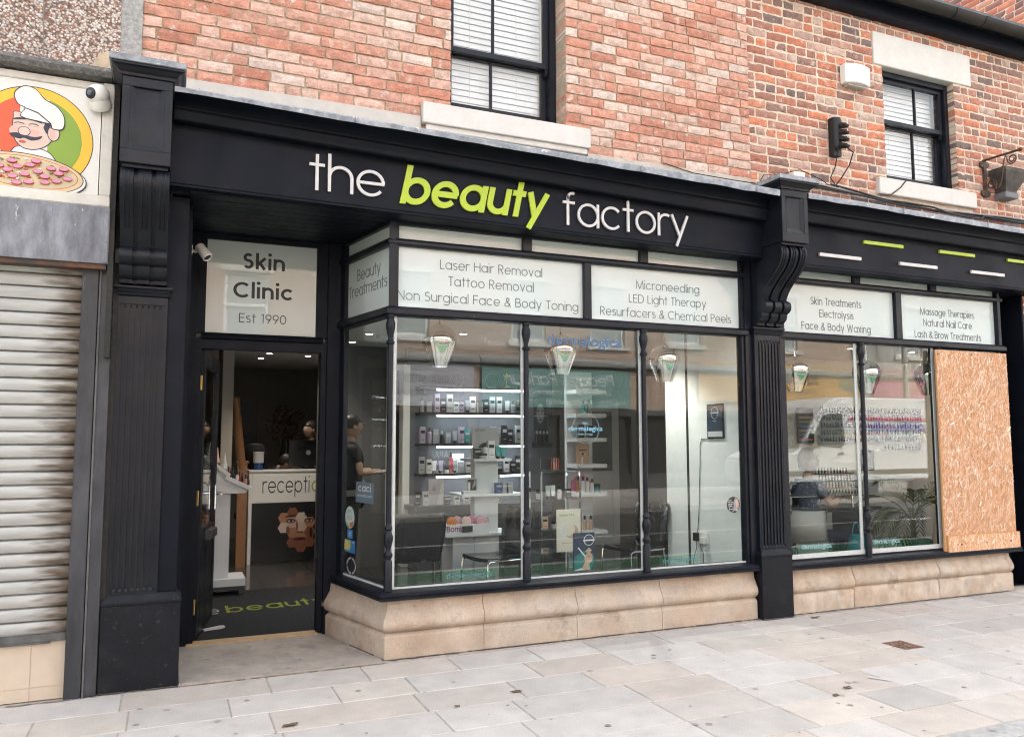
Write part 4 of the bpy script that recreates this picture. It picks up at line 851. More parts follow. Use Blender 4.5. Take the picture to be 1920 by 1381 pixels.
mb=MB(); mb.box((2.60,3.95,0),(4.55,4.05,2.62)); structure(mb,'display_wall',mat('slate_wall_paint',(.12,.127,.14),rough=.7))
mb=MB(); mb.box((4.30,4.70,0),(8,4.8,2.62)); structure(mb,'rear_wall',TAUPE)
mb=MB(); mb.box((4.51,.17,.0),(4.88,.90,2.62)); mb.box((4.51,.93,0),(4.88,1.28,2.62)); structure(mb,'party_wall',PALE)
mb=MB(); mb.box((4.505,.90,0),(4.70,.93,2.62)); structure(mb,'wall_joint',mat('black_gap',(.01,.01,.01)))
mb=MB(); mb.box((6.9,3.2,0),(11.5,3.3,2.62)); structure(mb,'nail_bar_wall',PALE)
mb=MB(); mb.box((2.36,3.88,0),(2.43,4.05,2.4)); mb.box((2.53,3.86,0),(2.61,4.05,2.4)); mb.box((2.43,3.9,2.33),(2.53,4.05,2.4)); structure(mb,'interior_door_frame',WHITE)
mb=MB(); mb.box((1.55,4.02,0),(2.36,4.10,2.62)); structure(mb,'dark_wall',DARKW)
mb=MB(); mb.box((.5,4.2,0),(.62,5.2,2.62)); structure(mb,'stair_wall',mat('cream_wall',(.42,.39,.34),rough=.8))
# lit ceiling lights
EM=mat('lit_lamp',(1,.93,.82),emit=4,emitc=(1,.93,.82)); NICK=mat('nickel_ring',(.5,.5,.5),rough=.3,metal=1)
def downlight(x,y,power,where):
    t=thing('ceiling_downlight','lit recessed ceiling downlight '+where,'ceiling light',(x,y,2.61),'recessed ceiling downlights')
    m_=MB(); m_.lathe((x,y,2.612),[(.052,.01),(.055,.0),(.04,-.004),(.038,.004)],20); m_.build('rim',NICK,t,smooth=True)
    m_=MB(); m_.lathe((x,y,2.611),[(0,-.001),(.038,-.001),(.038,.003),(0,.003)],20); m_.build('diffuser',EM,t)
    l=bpy.data.lights.new('downlight','SPOT'); l.energy=power; l.spot_size=R(115); l.spot_blend=.7; l.shadow_soft_size=.05; l.color=(1,.95,.88) if 'return wall' in where else (1,.90,.78)
    lo=bpy.data.objects.new('downlight_lamp',l); COL.objects.link(lo); lo.parent=t; lo.location=(0,0,-.02)
for x,y,p,wh in ((1.87,2.83,12,'beside the smoke alarm, nearer the street'),(1.85,3.6,5,'beside the smoke alarm, deeper in the room'),(2.79,2.46,30,'between the first and second pendant, nearer the glass'),(2.73,3.2,34,'between the first and second pendant, above the lit shelves'),(7.35,1.27,28,'over the plant in the nail bar window'),(8.77,1.98,34,'over the bottle racks in the nail bar'),(7.69,1.95,34,'over the customer in the nail bar'),(1.11,5.19,14,'over the reception desk, the left of two'),(1.07,5.87,16,'behind the reception desk'),(1.62,5.34,16,'over the reception desk by the door jamb'),(3.9,2.6,30,'over the white retail shelves'),(3.95,1.15,135,'added unseen to brighten the pale return wall'),(1.35,3.55,100,'added unseen to brighten the front of the reception desk'),(.75,2.3,40,'added unseen to brighten the wheeled polish display')): downlight(x,y,p*(.085 if x>7 else .15 if y<4 else .22),wh)  # last three are added unseen lamps to brighten wall, desk and polish display
t=tag(None or (lambda m_: m_.lathe((2.05,3.0,2.62),[(.055,0),(.055,-.02),(.04,-.035),(0,-.035)],20) and m_.build('smoke_alarm',PLASTIC,None,smooth=True))(MB()),'white round smoke alarm on the ceiling behind the splayed pane','smoke alarm')
# staircase behind the door
st=thing('staircase','dim staircase with pale tread edges and brown handrail behind the open door','staircase',(.1,3.4,0))
mb=MB()
for k in range(12): mb.box((-.28,3.0+.24*k,.2*k),(.36,3.26+.24*k,.2*(k+1)-.02))
mb.build('risers',mat('dark_carpet',(.03,.028,.03),rough=1),st)
mb=MB()
for k in range(12): mb.box((-.28,2.985+.24*k,.2*(k+1)-.02),(.36,3.26+.24*k,.2*(k+1)+.012))
mb.build('treads',mat('tread_edge',(.22,.19,.15),rough=.4),st)
mb=MB(); mb.prism([(.36,2.95,.0),(.40,2.95,.0),(.40,5.6,2.3),(.36,5.6,2.3)],(0,0,.28)); mb.build('stringer',mat('brown_wood',(.20,.11,.06),rough=.4),st)
OAK=mat('oak_newel',(.28,.135,.06),rough=.35,var=.25,vscale=9,stretch=(4,4,.5))
mb=MB(); mb.box((.72,4.62,0),(.83,4.73,1.22)); mb.obox((.775,4.675,1.235),(.068,0,0),(0,.068,0),(0,0,.015)); mb.build('newel_post',OAK,st,bev=.006)
mb=MB(); mb.tube([(.77,4.66,1.15),(.66,4.5,2.0)],.05,10); mb.build('handrail',OAK,st,smooth=True)
# entrance mat with the shop's words
mt=MB(); mt.use(0).box((.19,1.03,.0),(1.55,3.05,.014))
mt.use(2); lettering(mt,'beauty',(.475,2.0,.0142),(1,.12,0),.90,.42,w=.10,out=(0,0,1),up=(0,1,0),depth=.001)
mt.use(1); lettering(mt,'the',(.20,1.98,.0142),(1,.06,0),.22,.40,w=.07,out=(0,0,1),up=(0,1,0),depth=.001)
o=mt.build('doormat',[mat('charcoal_mat',(.012,.013,.017),rough=1,bump=1,bscale=160,spots=[((.045,.05,.06),.66,90,.05)]),mat('mat_grey',(.30,.30,.30),rough=1),mat('mat_lime',(.16,.20,.02),rough=1)],None,fix=False); tag(o,'charcoal doormat with lime lettering inside the open doorway','doormat')
mb=MB(); mb.prism([(.27,1.36,.016),(.40,1.40,.016),(.43,1.43,.016),(.42,1.47,.016),(.39,1.47,.016),(.26,1.40,.016)],(0,0,.012)); o=mb.build('door_wedge',mat('pale_grey_metal',(.55,.54,.52),rough=.4),None); tag(o,'small pale wedge lying on the charcoal doormat','door wedge')
# reception desk
WHG=mat('white_gloss_panel',(.80,.80,.78),rough=.25); GRAPH=mat('charcoal_graphic',(.016,.017,.02),rough=.25)
dk=thing('reception_desk','white and charcoal reception desk with a face of hexagons on its front','desk',(1.6,5.0,0)); yd_=4.75
mb=MB(); mb.box((.86,yd_,0),(.90,yd_+.6,1.13)); mb.box((.90,yd_+.01,.06),(2.5,yd_+.05,1.11)); mb.box((.86,yd_-.02,1.11),(2.5,yd_+.25,1.135)); mb.box((.9,yd_+.3,.0),(2.5,yd_+.7,.74)); mb.build('desk_body',WHG,dk,bev=.004)
mb=MB(); mb.use(0).box((.902,yd_-.002,.74),(2.5,yd_+.01,1.09)); mb.use(1); lettering(mb,'recepti',(1.02,yd_-.003,.855),(1,0,0),.56,.27,w=.06,depth=.001); mb.use(2); lettering(mb,'on',(1.605,yd_-.003,.855),(1,0,0),.28,.27,w=.06,depth=.001)
mb.build('lettered_panel',[WHG,INKD,mat('reception_lime',(.30,.36,.02),rough=.4)],dk)
fp=MB(); fp.use(0).box((.902,yd_-.001,.03),(2.5,yd_+.01,.735))
HX=[(0,.57,1),(0,.45,2),(1,.63,3),(1,.51,0),(1,.39,1),(1,.27,3),(2,.57,2),(2,.45,0),(2,.33,1),(2,.21,3),(3,.51,1),(3,.39,3),(3,.27,3)]
for ci_,hz_,mi in HX: fp.use(1+mi).prism([(1.28+.105*ci_+.0695*math.cos(R(60*k)),yd_-.002,hz_-.02+.0695*math.sin(R(60*k))) for k in range(6)],(0,.0009,0))
def spot(x,z,rx,rz,mi,k,n=16,t=0): fp.use(mi).prism([(x+rx*math.cos(R(360*i/n))*math.cos(t)-rz*math.sin(R(360*i/n))*math.sin(t),yd_-.003-.0006*k,z+rx*math.cos(R(360*i/n))*math.sin(t)+rz*math.sin(R(360*i/n))*math.cos(t)) for i in range(n)],(0,.0005,0))
for ex,sg in ((1.365,1),(1.585,-1)):
    spot(ex,.512,.060,.030,4,0); spot(ex,.512,.052,.021,6,1); spot(ex,.509,.040,.013,5,2); spot(ex+.003,.512,.016,.015,6,3); spot(ex-.008*sg,.572,.072,.011,6,0,t=R(8*sg))
fp.use(4).prism([(1.435,yd_-.0036,.53),(1.455,yd_-.0036,.45),(1.445,yd_-.0036,.385),(1.43,yd_-.0036,.40),(1.425,yd_-.0036,.47)],(0,.0005,0)); spot(1.478,.372,.045,.012,4,1); spot(1.458,.370,.010,.006,6,2); spot(1.50,.370,.010,.006,6,2)
spot(1.478,.288,.080,.012,6,2); spot(1.478,.300,.066,.014,7,1); spot(1.478,.272,.060,.016,7,1); spot(1.478,.235,.05,.012,4,1); spot(1.33,.40,.022,.05,4,0); spot(1.61,.36,.02,.06,6,0)
fp.build('graphic_panel',[GRAPH,mat('hex_light',(.58,.42,.33),rough=.3),mat('hex_mid',(.40,.20,.12),rough=.3),mat('hex_pale',(.60,.50,.43),rough=.3),mat('hex_deep',(.22,.09,.05),rough=.3),mat('hex_eye',(.5,.47,.44),rough=.3),mat('hex_dark',(.025,.015,.013),rough=.3),mat('hex_lip',(.26,.05,.045),rough=.3)],dk)
mon=thing('monitor','black desktop monitor facing the staff behind the reception desk','monitor',(1.62,5.05,.74))
mb=MB(); mb.box((1.36,5.02,1.17),(1.92,5.05,1.50)); mb.box((1.60,5.03,.78),(1.68,5.06,1.2)); mb.box((1.5,4.98,.74),(1.78,5.16,.76)); mb.build('screen_casing',GRAPH,mon,bev=.004)
mb=MB(); disc(mb,(1.60,0,1.34),.03,.03,5.0165,5.0195,20); disc(mb,(1.60,0,1.34),.024,.024,5.0155,5.0163,20); mb.build('round_badge',mat('badge_grey',(.35,.36,.38),rough=.4),mon)
tb=thing('canister','white labelled canister with a blue base on the reception desk','canister',(.98,4.9,1.135))
mb=MB(); mb.lathe((.98,4.9,1.135),[(.055,0),(.045,.085),(0,.085)],16); mb.build('base',mat('blue_plastic',(.02,.07,.22),rough=.3),tb,smooth=True)
mb=MB(); mb.lathe((.98,4.9,1.22),[(.05,0),(.062,.0),(.062,.12),(.066,.122),(.066,.135),(0,.135)],18); mb.build('tub',mat('tub_white',(.6,.6,.6),rough=.4),tb,smooth=True)
# nail polish display on castors by the door
ds=thing('polish_display','white wheeled display of nail polish just inside the open door','display stand',(.5,2.9,0))
W2=mat('white_laminate',(.62,.63,.65),rough=.35)
mb=MB(); mb.box((.325,2.90,.17),(.537,3.16,.99)); mb.prism([(.29,2.86,.98),(.67,2.86,.98),(.70,2.86,1.02),(.50,2.86,1.12),(.50,2.86,1.17),(.29,2.86,1.33)],(0,.32,0)); mb.box((.28,2.80,.10),(.69,3.22,.17)); mb.build('body',W2,ds,bev=.003)
mb=MB(); mb.box((.29,2.82,.06),(.68,3.2,.10)); mb.build('base_plinth',mat('dark_base',(.05,.055,.07),rough=.4),ds)
for x,y in ((.66,2.86),(.32,2.86),(.66,3.16)):
    mb=MB(); mb.lathe((x,y-.01,.035),[(.0,-.01),(.028,-.01),(.028,.01),(0,.01)],14,(0,1,0)); mb.box((x-.01,y-.012,.03),(x+.01,y+.012,.062)); mb.build('castor',STEEL,ds)
for (xa,za),(xb,zb) in (((.29,1.365),(.53,1.17)),((.49,1.155),(.745,1.03))):
    mb=MB(); mb.prism([(xa,2.84,za),(xb,2.84,zb),(xb-.015,2.84,zb-.035),(xa-.015,2.84,za-.035)],(0,.36,0)); mb.build('sloped_shelf',W2,ds,bev=.002)
rg=random.Random(31); POL=[mat('polish_red',(.30,.02,.02),rough=.15),mat('polish_black',(.015,.013,.015),rough=.15),mat('polish_white',(.6,.58,.57),rough=.2),mat('polish_nude',(.45,.25,.2),rough=.2),mat('polish_blue',(.03,.06,.2),rough=.15),mat('polish_teal',(.02,.16,.18),rough=.15),mat('polish_yellow',(.5,.36,.04),rough=.2),mat('polish_pink',(.5,.1,.2),rough=.2)]
CAPB=mat('black_cap',(.012,.012,.012),rough=.3)
def bottle_mesh(m_,h=.085,r=.014,capc=None):
    b=MB(); b.use(0).lathe((0,0,0),[(r,0),(r,h*.5),(r*.5,h*.56)],10); b.use(1).lathe((0,0,h*.56),[(r*.62,0),(r*.5,h*.44),(0,h*.44)],10)
    return b.build('polish_bottle',[m_,capc or CAPB],None,smooth=True)
POLO=[bottle_mesh(m_) for m_ in POL]
usedP=set()
def put_bottle(i,loc,label,group,scale=1):
    o=POLO[i] if i not in usedP else POLO[i].copy()
    if i in usedP: COL.objects.link(o)
    usedP.add(i); o.location=loc; o.scale=(scale,)*3; tag(o,label,'nail polish',group); return o
for k in range(8): put_bottle((0,1,1,2,0,1,3,1)[k],(.51+.027*k,2.87+.06*(k%3),1.148-.0132*k),'nail polish bottle on the lower sloped shelf of the wheeled display','bottles on the lower display shelf',1.1)
for k,(x,c) in enumerate(((.335,(.6,.6,.62)),(.405,(.6,.38,.32)),(.475,(.55,.6,.6)))):
    mb=MB(); mb.lathe((x,2.90,1.335-.81*(x-.335)),[(.022,0),(.022,.04),(.016,.05),(.003,.15),(0,.15)],12); o=mb.build('cone_bottle',mat('cone_%d'%k,c,rough=.35),None,smooth=True); tag(o,('pale grey','salmon pink','mint white')[k]+' pointed bottle on top of the wheeled white display','bottle')
# ---------------- people
SKIN=mat('skin',(.42,.27,.20),rough=.5); HAIRB=mat('grey_blond_hair',(.27,.22,.165),rough=.6,var=.4,vscale=30,bump=.6,bscale=60,stretch=(3,3,.4)); HAIRD=mat('dark_hair',(.02,.014,.011),rough=.5); NAVYP=mat('navy_print_fabric',(.045,.06,.10),rough=.8,spots=[((.25,.28,.33),.56,42,.05)]); BLKT=mat('black_tunic',(.012,.012,.014),rough=.8)
def skin_mesh(name,pts,edges,m_,parent=None,sub=2,mats=None):
    """one continuous body grown over connected joints; pts = (x,y,z,rx,ry)"""
    me=bpy.data.meshes.new(name); off=offset_of(parent); me.from_pydata([Vector(p[:3])-off for p in pts],edges,[]); o=bpy.data.objects.new(name,me); COL.objects.link(o); o.parent=parent
    s=o.modifiers.new('skin','SKIN'); s.use_smooth_shade=True; sv=me.skin_vertices[0].data
    for i,p in enumerate(pts): sv[i].radius=(p[3],p[4] if len(p)>4 else p[3])
    sv[0].use_root=True
    q=o.modifiers.new('sub','SUBSURF'); q.levels=sub; q.render_levels=sub
    me.materials.append(m_); return o
def chain(*ids): return [(a,b) for a,b in zip(ids,ids[1:])]
def head(parent,c,face,skin,hair,bob=False,k=1.0,hairlen=.10,bald=False):
    """head with jaw, nose, brow, eyes, ears; hair shell; face = horizontal direction"""
    F=Vector(face).normalized(); S=Vector((F.y,-F.x,0)); U=Vector((0,0,1)); c=Vector(c); mb=MB(); n,mr=20,14; vs=[]
    for i in range(mr+1):
        ph=math.pi*i/mr
        for j in range(n):
            th=2*math.pi*j/n; a=math.cos(th); b=math.sin(th); z=math.cos(ph); q=math.sin(ph)
            fx=.095*q*a; sx=.075*q*b; uz=.118*z
            if z<0: fx*=1-.18*z*-1; sx*=1+.28*z; fx+=.014*(-z)*(a>0)
            if a>.93 and -.25<z<.12: fx+=.020*(1-abs((z+.1)/.25))
            if a>.75 and .05<z<.3: fx+=.006
            vs.append(c+(F*fx+S*sx+U*uz)*k)
    fs=[(i*n+j,i*n+(j+1)%n,(i+1)*n+(j+1)%n,(i+1)*n+j) for i in range(mr) for j in range(n)]
    mb.add(vs,fs)
    for sg in (-1,1): mb.lathe(c+(S*.076*sg+U*-.005)*k,[(.006,-.006),(.024*k,0),(.02*k,.008),(0,.008)],10,S*sg)
    h=mb.build('head',skin,parent,smooth=True)
    e=MB()
    for sg in (-1,1): e.lathe(c+(F*.083+S*.032*sg+U*.012)*k,[(0,.006),(.008*k,.004),(.011*k,0)],10,F)
    e.obox(c+(F*.09+U*-.055)*k,S*.02*k,F*.004,U*.004); e.build('features',mat('face_features',(.10,.035,.03),rough=.5),h)
    if not bald:
        hb=MB(); vs=[]; rg_=random.Random(4)
        for i in range(mr+1):
            ph=math.pi*.5*i/mr*(1.5 if bob else 1.15)
            for j in range(n):
                th=2*math.pi*j/n; a=math.cos(th); b=math.sin(th); z=math.cos(ph); q=max(.05,math.sin(min(ph,math.pi/2)))
                zz=z if ph<math.pi/2 else -(ph-math.pi/2)*(.95 if bob else .8)
                if a>.45: zz=max(zz,.42)
                jig=1+.05*math.sin(7*th)+.03*rg_.uniform(-1,1)
                tp_=1-.22*max(0,-zz); vs.append(c+(F*(.102*q*a*jig*tp_-.012)+S*.084*q*b*jig*(1.14 if bob and zz<.2 else 1)*tp_+U*(.126*zz+.006))*k)
        hb.add(vs,fs); ho=hb.build('hair',hair,parent,smooth=True); so=ho.modifiers.new('thick','SOLIDIFY'); so.thickness=.012
    return h
def hand(parent,wrist,d,up,skin,curl=.6,side=1):
    """palm with five separate bent fingers"""
    d=Vector(d).normalized(); up=Vector(up).normalized(); s=d.cross(up).normalized()*side; w0=Vector(wrist); pts=[]; ed=[]
    pts.append((*w0,.026,.018)); pts.append((*(w0+d*.045),.036,.015)); pts.append((*(w0+d*.085),.038,.013)); ed+=[(0,1),(1,2)]
    for i,(o_,L) in enumerate(((-.030,.070),(-.010,.082),(.010,.078),(.029,.060))):
        a=w0+d*.09+s*o_; b=a+(d*math.cos(curl*.5)-up*math.sin(curl*.5))*L*.5; c=b+(d*math.cos(curl*1.4)-up*math.sin(curl*1.4))*L*.5; k=len(pts)
        for q,r_ in ((a,.0095),(b,.0085),(c,.007)): pts.append((*q,r_,r_))
        ed+=[(2,k),(k,k+1),(k+1,k+2)]
    a=w0+d*.03-s*.034; b=a+d*.03-s*.02-up*.01; c=b+d*.03-up*.012; k=len(pts)
    for q,r_ in ((a,.012),(b,.0095),(c,.008)): pts.append((*q,r_,r_))
    ed+=[(1,k),(k,k+1),(k+1,k+2)]
    return skin_mesh('hand',pts,ed,skin,parent,1)
# seated customer at the nail table
pw=thing('person','grey blond bobbed person in a navy patterned top seated at the nail table','person',(6.0,1.05,0))
bx,by=6.02,1.05
top=skin_mesh('top',[(bx,by,.50,.17,.13),(bx+.01,by,.66,.15,.12),(bx+.03,by,.84,.165,.125),(bx+.05,by,1.0,.15,.10),(bx+.06,by,1.085,.075,.07),(bx+.05,by-.17,1.02,.075,.07),(bx+.10,by-.21,.90,.062,.06),(bx+.05,by+.17,1.02,.075,.07),(bx+.10,by+.21,.90,.062,.06)],chain(0,1,2,3,4)+[(3,5),(5,6),(3,7),(7,8)],NAVYP,pw)
for sg in (-1,1):
    el_=(bx+.15,by+sg*.23,.83); wr=(bx+.40,by+sg*.10,.895); skin_mesh('forearm',[(bx+.09,by+sg*.21,.93,.05),(*el_,.045),((el_[0]+wr[0])/2,(el_[1]+wr[1])/2,.868,.038),(*wr,.026)],chain(0,1,2,3),SKIN,pw)
    hand(pw,wr,(1,-.25*sg,.12),(0,0,1),SKIN,.7,sg)
skin_mesh('legs',[(bx-.02,by,.50,.15,.14),(bx+.05,by-.1,.50,.09),(bx+.42,by-.12,.50,.07),(bx+.44,by-.12,.27,.055),(bx+.44,by-.12,.06,.04),(bx+.54,by-.12,.03,.035),(bx+.05,by+.1,.50,.09),(bx+.42,by+.12,.50,.07),(bx+.44,by+.12,.27,.055),(bx+.44,by+.12,.06,.04),(bx+.54,by+.12,.03,.035)],chain(0,1,2,3,4,5)+[(0,6)]+chain(6,7,8,9,10),mat('navy_trousers',(.02,.025,.04),rough=.9),pw)
skin_mesh('neck',[(bx+.06,by,1.06,.055),(bx+.075,by,1.17,.05)],[(0,1)],SKIN,pw)
head(pw,(bx+.095,by,1.27),(1,-.15,-.1),SKIN,HAIRB,bob=True,k=1.06)
def standing(label,x,y,face,hc,body,k=1.0,bald=False,arm=.35,seated=False,skin=None):
    sk=skin or SKIN
    p=thing('person',label,'person',(x,y,0)); F=Vector((*face,0)).normalized(); S=Vector((F.y,-F.x,0)); P=lambda f_,s_,z:(x+F.x*f_+S.x*s_,y+F.y*f_+S.y*s_,z)
    hz=.50 if seated else .95; b=hz-.95
    skin_mesh('tunic',[(*P(0,0,hz),.155,.12),(*P(0,0,hz+.18),.14,.105),(*P(.02,0,hz+.34),.16,.115),(*P(.0,0,hz+.47),.12,.09),(*P(0,0,hz+.53),.06,.055),(*P(0,.175,hz+.45),.06),(*P(.03,.22,hz+.30),.052),(*P(0,-.175,hz+.45),.06),(*P(.03,-.22,hz+.30),.052)],chain(0,1,2,3,4)+[(3,5),(5,6),(3,7),(7,8)],body,p)
    for sg in (-1,1):
        e_=P(.04,sg*.235,hz+.20); w_=P(.04+arm*.75,sg*.16,hz+.22); skin_mesh('forearm',[(*P(.03,sg*.22,hz+.33),.042),(*e_,.040),(*w_,.025)],chain(0,1,2),sk,p); hand(p,w_,(F.x,F.y,-.1),(0,0,1),sk,.7,sg)
    if seated: lp=[(*P(0,0,hz),.15,.13),(*P(.06,.1,hz),.085),(*P(.42,.11,hz),.065),(*P(.42,.11,.08),.045),(*P(.5,.11,.03),.035),(*P(.06,-.1,hz),.085),(*P(.42,-.11,hz),.065),(*P(.42,-.11,.08),.045),(*P(.5,-.11,.03),.035)]
    else: lp=[(*P(0,0,hz),.15,.12),(*P(0,.09,hz-.12),.085),(*P(.01,.1,.5),.06),(*P(-.01,.1,.08),.042),(*P(.1,.1,.03),.035),(*P(0,-.09,hz-.12),.085),(*P(.01,-.1,.5),.06),(*P(-.01,-.1,.08),.042),(*P(.1,-.1,.03),.035)]
    skin_mesh('trousers',lp,chain(0,1,2,3,4)+[(0,5)]+chain(5,6,7,8),BLKT,p)
    skin_mesh('neck',[(*P(0,0,hz+.5),.05),(*P(.015,0,hz+.60),.046)],[(0,1)],sk,p)
    head(p,P(.03,0,hz+.69),(*face,0),sk,hc,k=k,bald=bald)
    return p
standing('dark haired person with glasses seated low behind the reception desk',1.37,5.5,(1,-.3),HAIRD,BLKT,seated=True)
standing('person in dark clothes standing behind the reception monitor',1.78,5.9,(-.9,-.5),HAIRD,BLKT)
standing('dark haired person in a black short sleeved tunic standing beyond the splayed pane',1.74,3.1,(1,.1),HAIRD,BLKT)
oc=thing('office_chair','black high backed office chair behind the reception canister','chair',(1.02,5.6,0))
mb=MB(); mb.lathe((1.0,5.6,1.28),[(0,-.19),(.11,-.17),(.145,-.05),(.145,.06),(.10,.16),(0,.18)],16); mb.build('backrest',BLKT,oc,smooth=True); mb=MB(); mb.box((.78,5.4,.46),(1.24,5.9,.54)); mb.box((.96,5.55,.05),(1.04,5.7,1.15)); mb.build('seat',BLKT,oc,bev=.01)
mb=MB(); mb.box((.95,7.55,1.35),(1.20,7.6,2.08)); o=mb.build('wall_notice',mat('dim_notice',(.07,.07,.075),rough=.4,var=.4,vscale=20),None); tag(o,'dark framed notice on the far wall behind the handrail','notice')
fa=thing('flower_arrangement','dark dried flower arrangement behind the reception staff','flowers',(1.55,6.8,1.1)); mb=MB(); rg=random.Random(6)
for k in range(260):
    a=rg.uniform(0,6.28); q=rg.uniform(.05,.36)*rg.random()**.4; c=Vector((1.55+q*math.cos(a),6.8+q*math.sin(a)*.5,1.6+rg.uniform(-.2,.42)*(1-q))); d=Vector((rg.uniform(-1,1),rg.uniform(-1,1),rg.uniform(-.2,1.2))).normalized()*rg.uniform(.04,.1); e=d.cross(Vector((rg.random(),rg.random(),.3))).normalized()*.012; mb.add([c-e,c+e,c+d+e*.3,c+d-e*.3],[(0,1,2,3)])
mb.build('foliage',mat('dried_blooms',(.06,.035,.03),rough=.9),fa,fix=False); mb=MB(); mb.lathe((1.55,6.8,1.1),[(.08,0),(.1,.15),(.06,.35),(.07,.4)],14); mb.build('vase',GRAPH,fa,smooth=True)
mb=MB(); mb.box((1.35,6.6,0),(2.4,7.1,1.1)); o=mb.build('sideboard',DARKW,None,bev=.01); tag(o,'dark sideboard under the dried flowers','sideboard')
# ================= things in and behind the shop windows
SMOKE=mat('smoky_chrome',(.78,.76,.73),rough=.04,metal=1); 
def pendant(x,y,label,drop=0):
    t=thing('pendant_lamp',label,'lamp',(x,y,2.62),'chrome pendants in the shop windows'); z=2.085+drop
    z-=.015; m_=MB(); m_.lathe((x,y,z),[(a*1.1,b*1.13) for a,b in [(.060,0),(.064,.010),(.092,.08),(.112,.13),(.122,.16),(.126,.185),(.123,.21),(.114,.235),(.098,.257),(.075,.276),(.045,.291),(.02,.298),(.012,.30),(.012,.31)]],28); m_.build('lamp_shade',SMOKE,t,smooth=True)
    m_=MB(); m_.lathe((x,y,z),[(.052,.004),(.05,.02),(.0,.05)],20); m_.build('diffuser',mat('frosted_diffuser',(.75,.66,.55),rough=.6),t,smooth=True)
    m_=MB(); m_.tube([(x,y,z+.30),(x,y,2.62)],.007,8); m_.lathe((x,y,2.60),[(.05,0),(.05,.02)],16); m_.build('rod',STEEL,t,smooth=True)
pendant(1.905,.52,'chrome pendant hanging in the first pane from the doorway',.0)
pendant(2.97,.52,'chrome pendant overlapped by the blue window lettering',-.03)
pendant(4.0,.52,'chrome pendant in front of the pale return wall',-.07)
pendant(5.48,.52,'chrome pendant above the seated customer',-.12)
pendant(6.40,.52,'chrome pendant behind the thin turned column of the nail bar window',-.12)
pendant(7.26,.52,'chrome pendant half hidden by the strand board',-.12)
SHELL=mat('smoky_black_shell',(.012,.012,.013),rough=.12,coat=.5)
def chair(x,y,rz,label):
    t=thing('shell_chair',label,'chair',(0,0,0),'black shell chairs in the window')
    def sheet(prof,w0):
        m_=MB(); vs=[]; n=10
        for (yy,z,wd,cup) in prof:
            for i in range(n+1): s=-1+2*i/n; vs.append((s*wd,yy-cup*s*s*0+cup*abs(s)**3,z+(.012*s*s if z<.5 else 0)))
        k=n+1; m_.add(vs,[(a*k+i,a*k+i+1,a*k+k+i+1,a*k+k+i) for a in range(len(prof)-1) for i in range(n)]); return m_
    b=sheet([(.20,.45,.20,0),(.225,.50,.205,-.02),(.245,.60,.225,-.035),(.265,.72,.24,-.04),(.285,.82,.242,-.04),(.292,.855,.225,-.035),(.292,.866,.19,-.03)],0).build('backrest',SHELL,t,smooth=True,fix=False)
    s=sheet([(-.235,.425,.20,0),(-.22,.452,.215,0),(-.1,.445,.225,0),(.08,.437,.215,0),(.17,.442,.205,0),(.205,.46,.20,0)],0).build('seat',SHELL,t,smooth=True,fix=False)
    for o_ in (b,s): q=o_.modifiers.new('thick','SOLIDIFY'); q.thickness=.007
    m_=MB()
    for sx in (-1,1): m_.tube([(sx*.20,.21,.43),(sx*.205,-.20,.43),(sx*.21,-.23,.41),(sx*.225,-.25,0)],.010,8); m_.tube([(sx*.20,.19,.43),(sx*.225,.24,0)],.010,8)
    m_.tube([(-.2,.0,.43),(.2,.0,.43)],.010,8); m_.build('leg_frame',STEEL,t,smooth=True)
    t.location=(x,y,.008); t.rotation_euler=(0,0,rz); return t
chair(1.98,1.45,R(172),'black shell chair with its back square to the first pane'); chair(2.72,1.35,R(-78),'black shell chair facing left, in front of the tiered white stand'); chair(4.20,1.40,R(-80),'black shell chair facing left beside the pale return wall')
# tiered white display stand
td=thing('tiered_stand','white tiered display stand of skincare behind the first window column','display stand',(2.6,1.75,0))
SX,SY2=2.62,1.75
mb=MB(); mb.box((SX+.04,SY2,.2),(SX+.28,SY2+.12,1.42)); mb.box((SX-.17,SY2+.02,.008),(SX+.30,SY2+.36,.62)); mb.build('column',W2,td,bev=.003)
for z,a,b in ((1.315,.0,.42),(.985,-.12,.53),(.62,-.28,.55)):
    mb=MB(); mb.prism([(SX+a,SY2-.10,z-.02),(SX+b-.06,SY2-.10,z-.02),(SX+b,SY2-.02,z-.02),(SX+b,SY2+.3,z-.02),(SX+a,SY2+.3,z-.02)],(0,0,.022)); mb.build('tier_shelf',W2,td,bev=.002)
PC=[mat('carton_white',(.62,.62,.62),rough=.5,var=.05,vscale=20),mat('carton_grey',(.30,.31,.33),rough=.5),mat('carton_black',(.02,.02,.022),rough=.3),mat('carton_silver',(.42,.43,.44),rough=.3),mat('carton_teal',(.04,.26,.25),rough=.4),mat('carton_red',(.36,.05,.06),rough=.35),mat('carton_blue',(.07,.11,.22),rough=.4),mat('carton_lilac',(.40,.34,.44),rough=.5),mat('carton_tan',(.50,.33,.22),rough=.5),mat('carton_amber',(.35,.12,.03),rough=.3)]
PN=['white','grey','black','silver','teal','red','blue','lilac','tan','amber']
cache={}
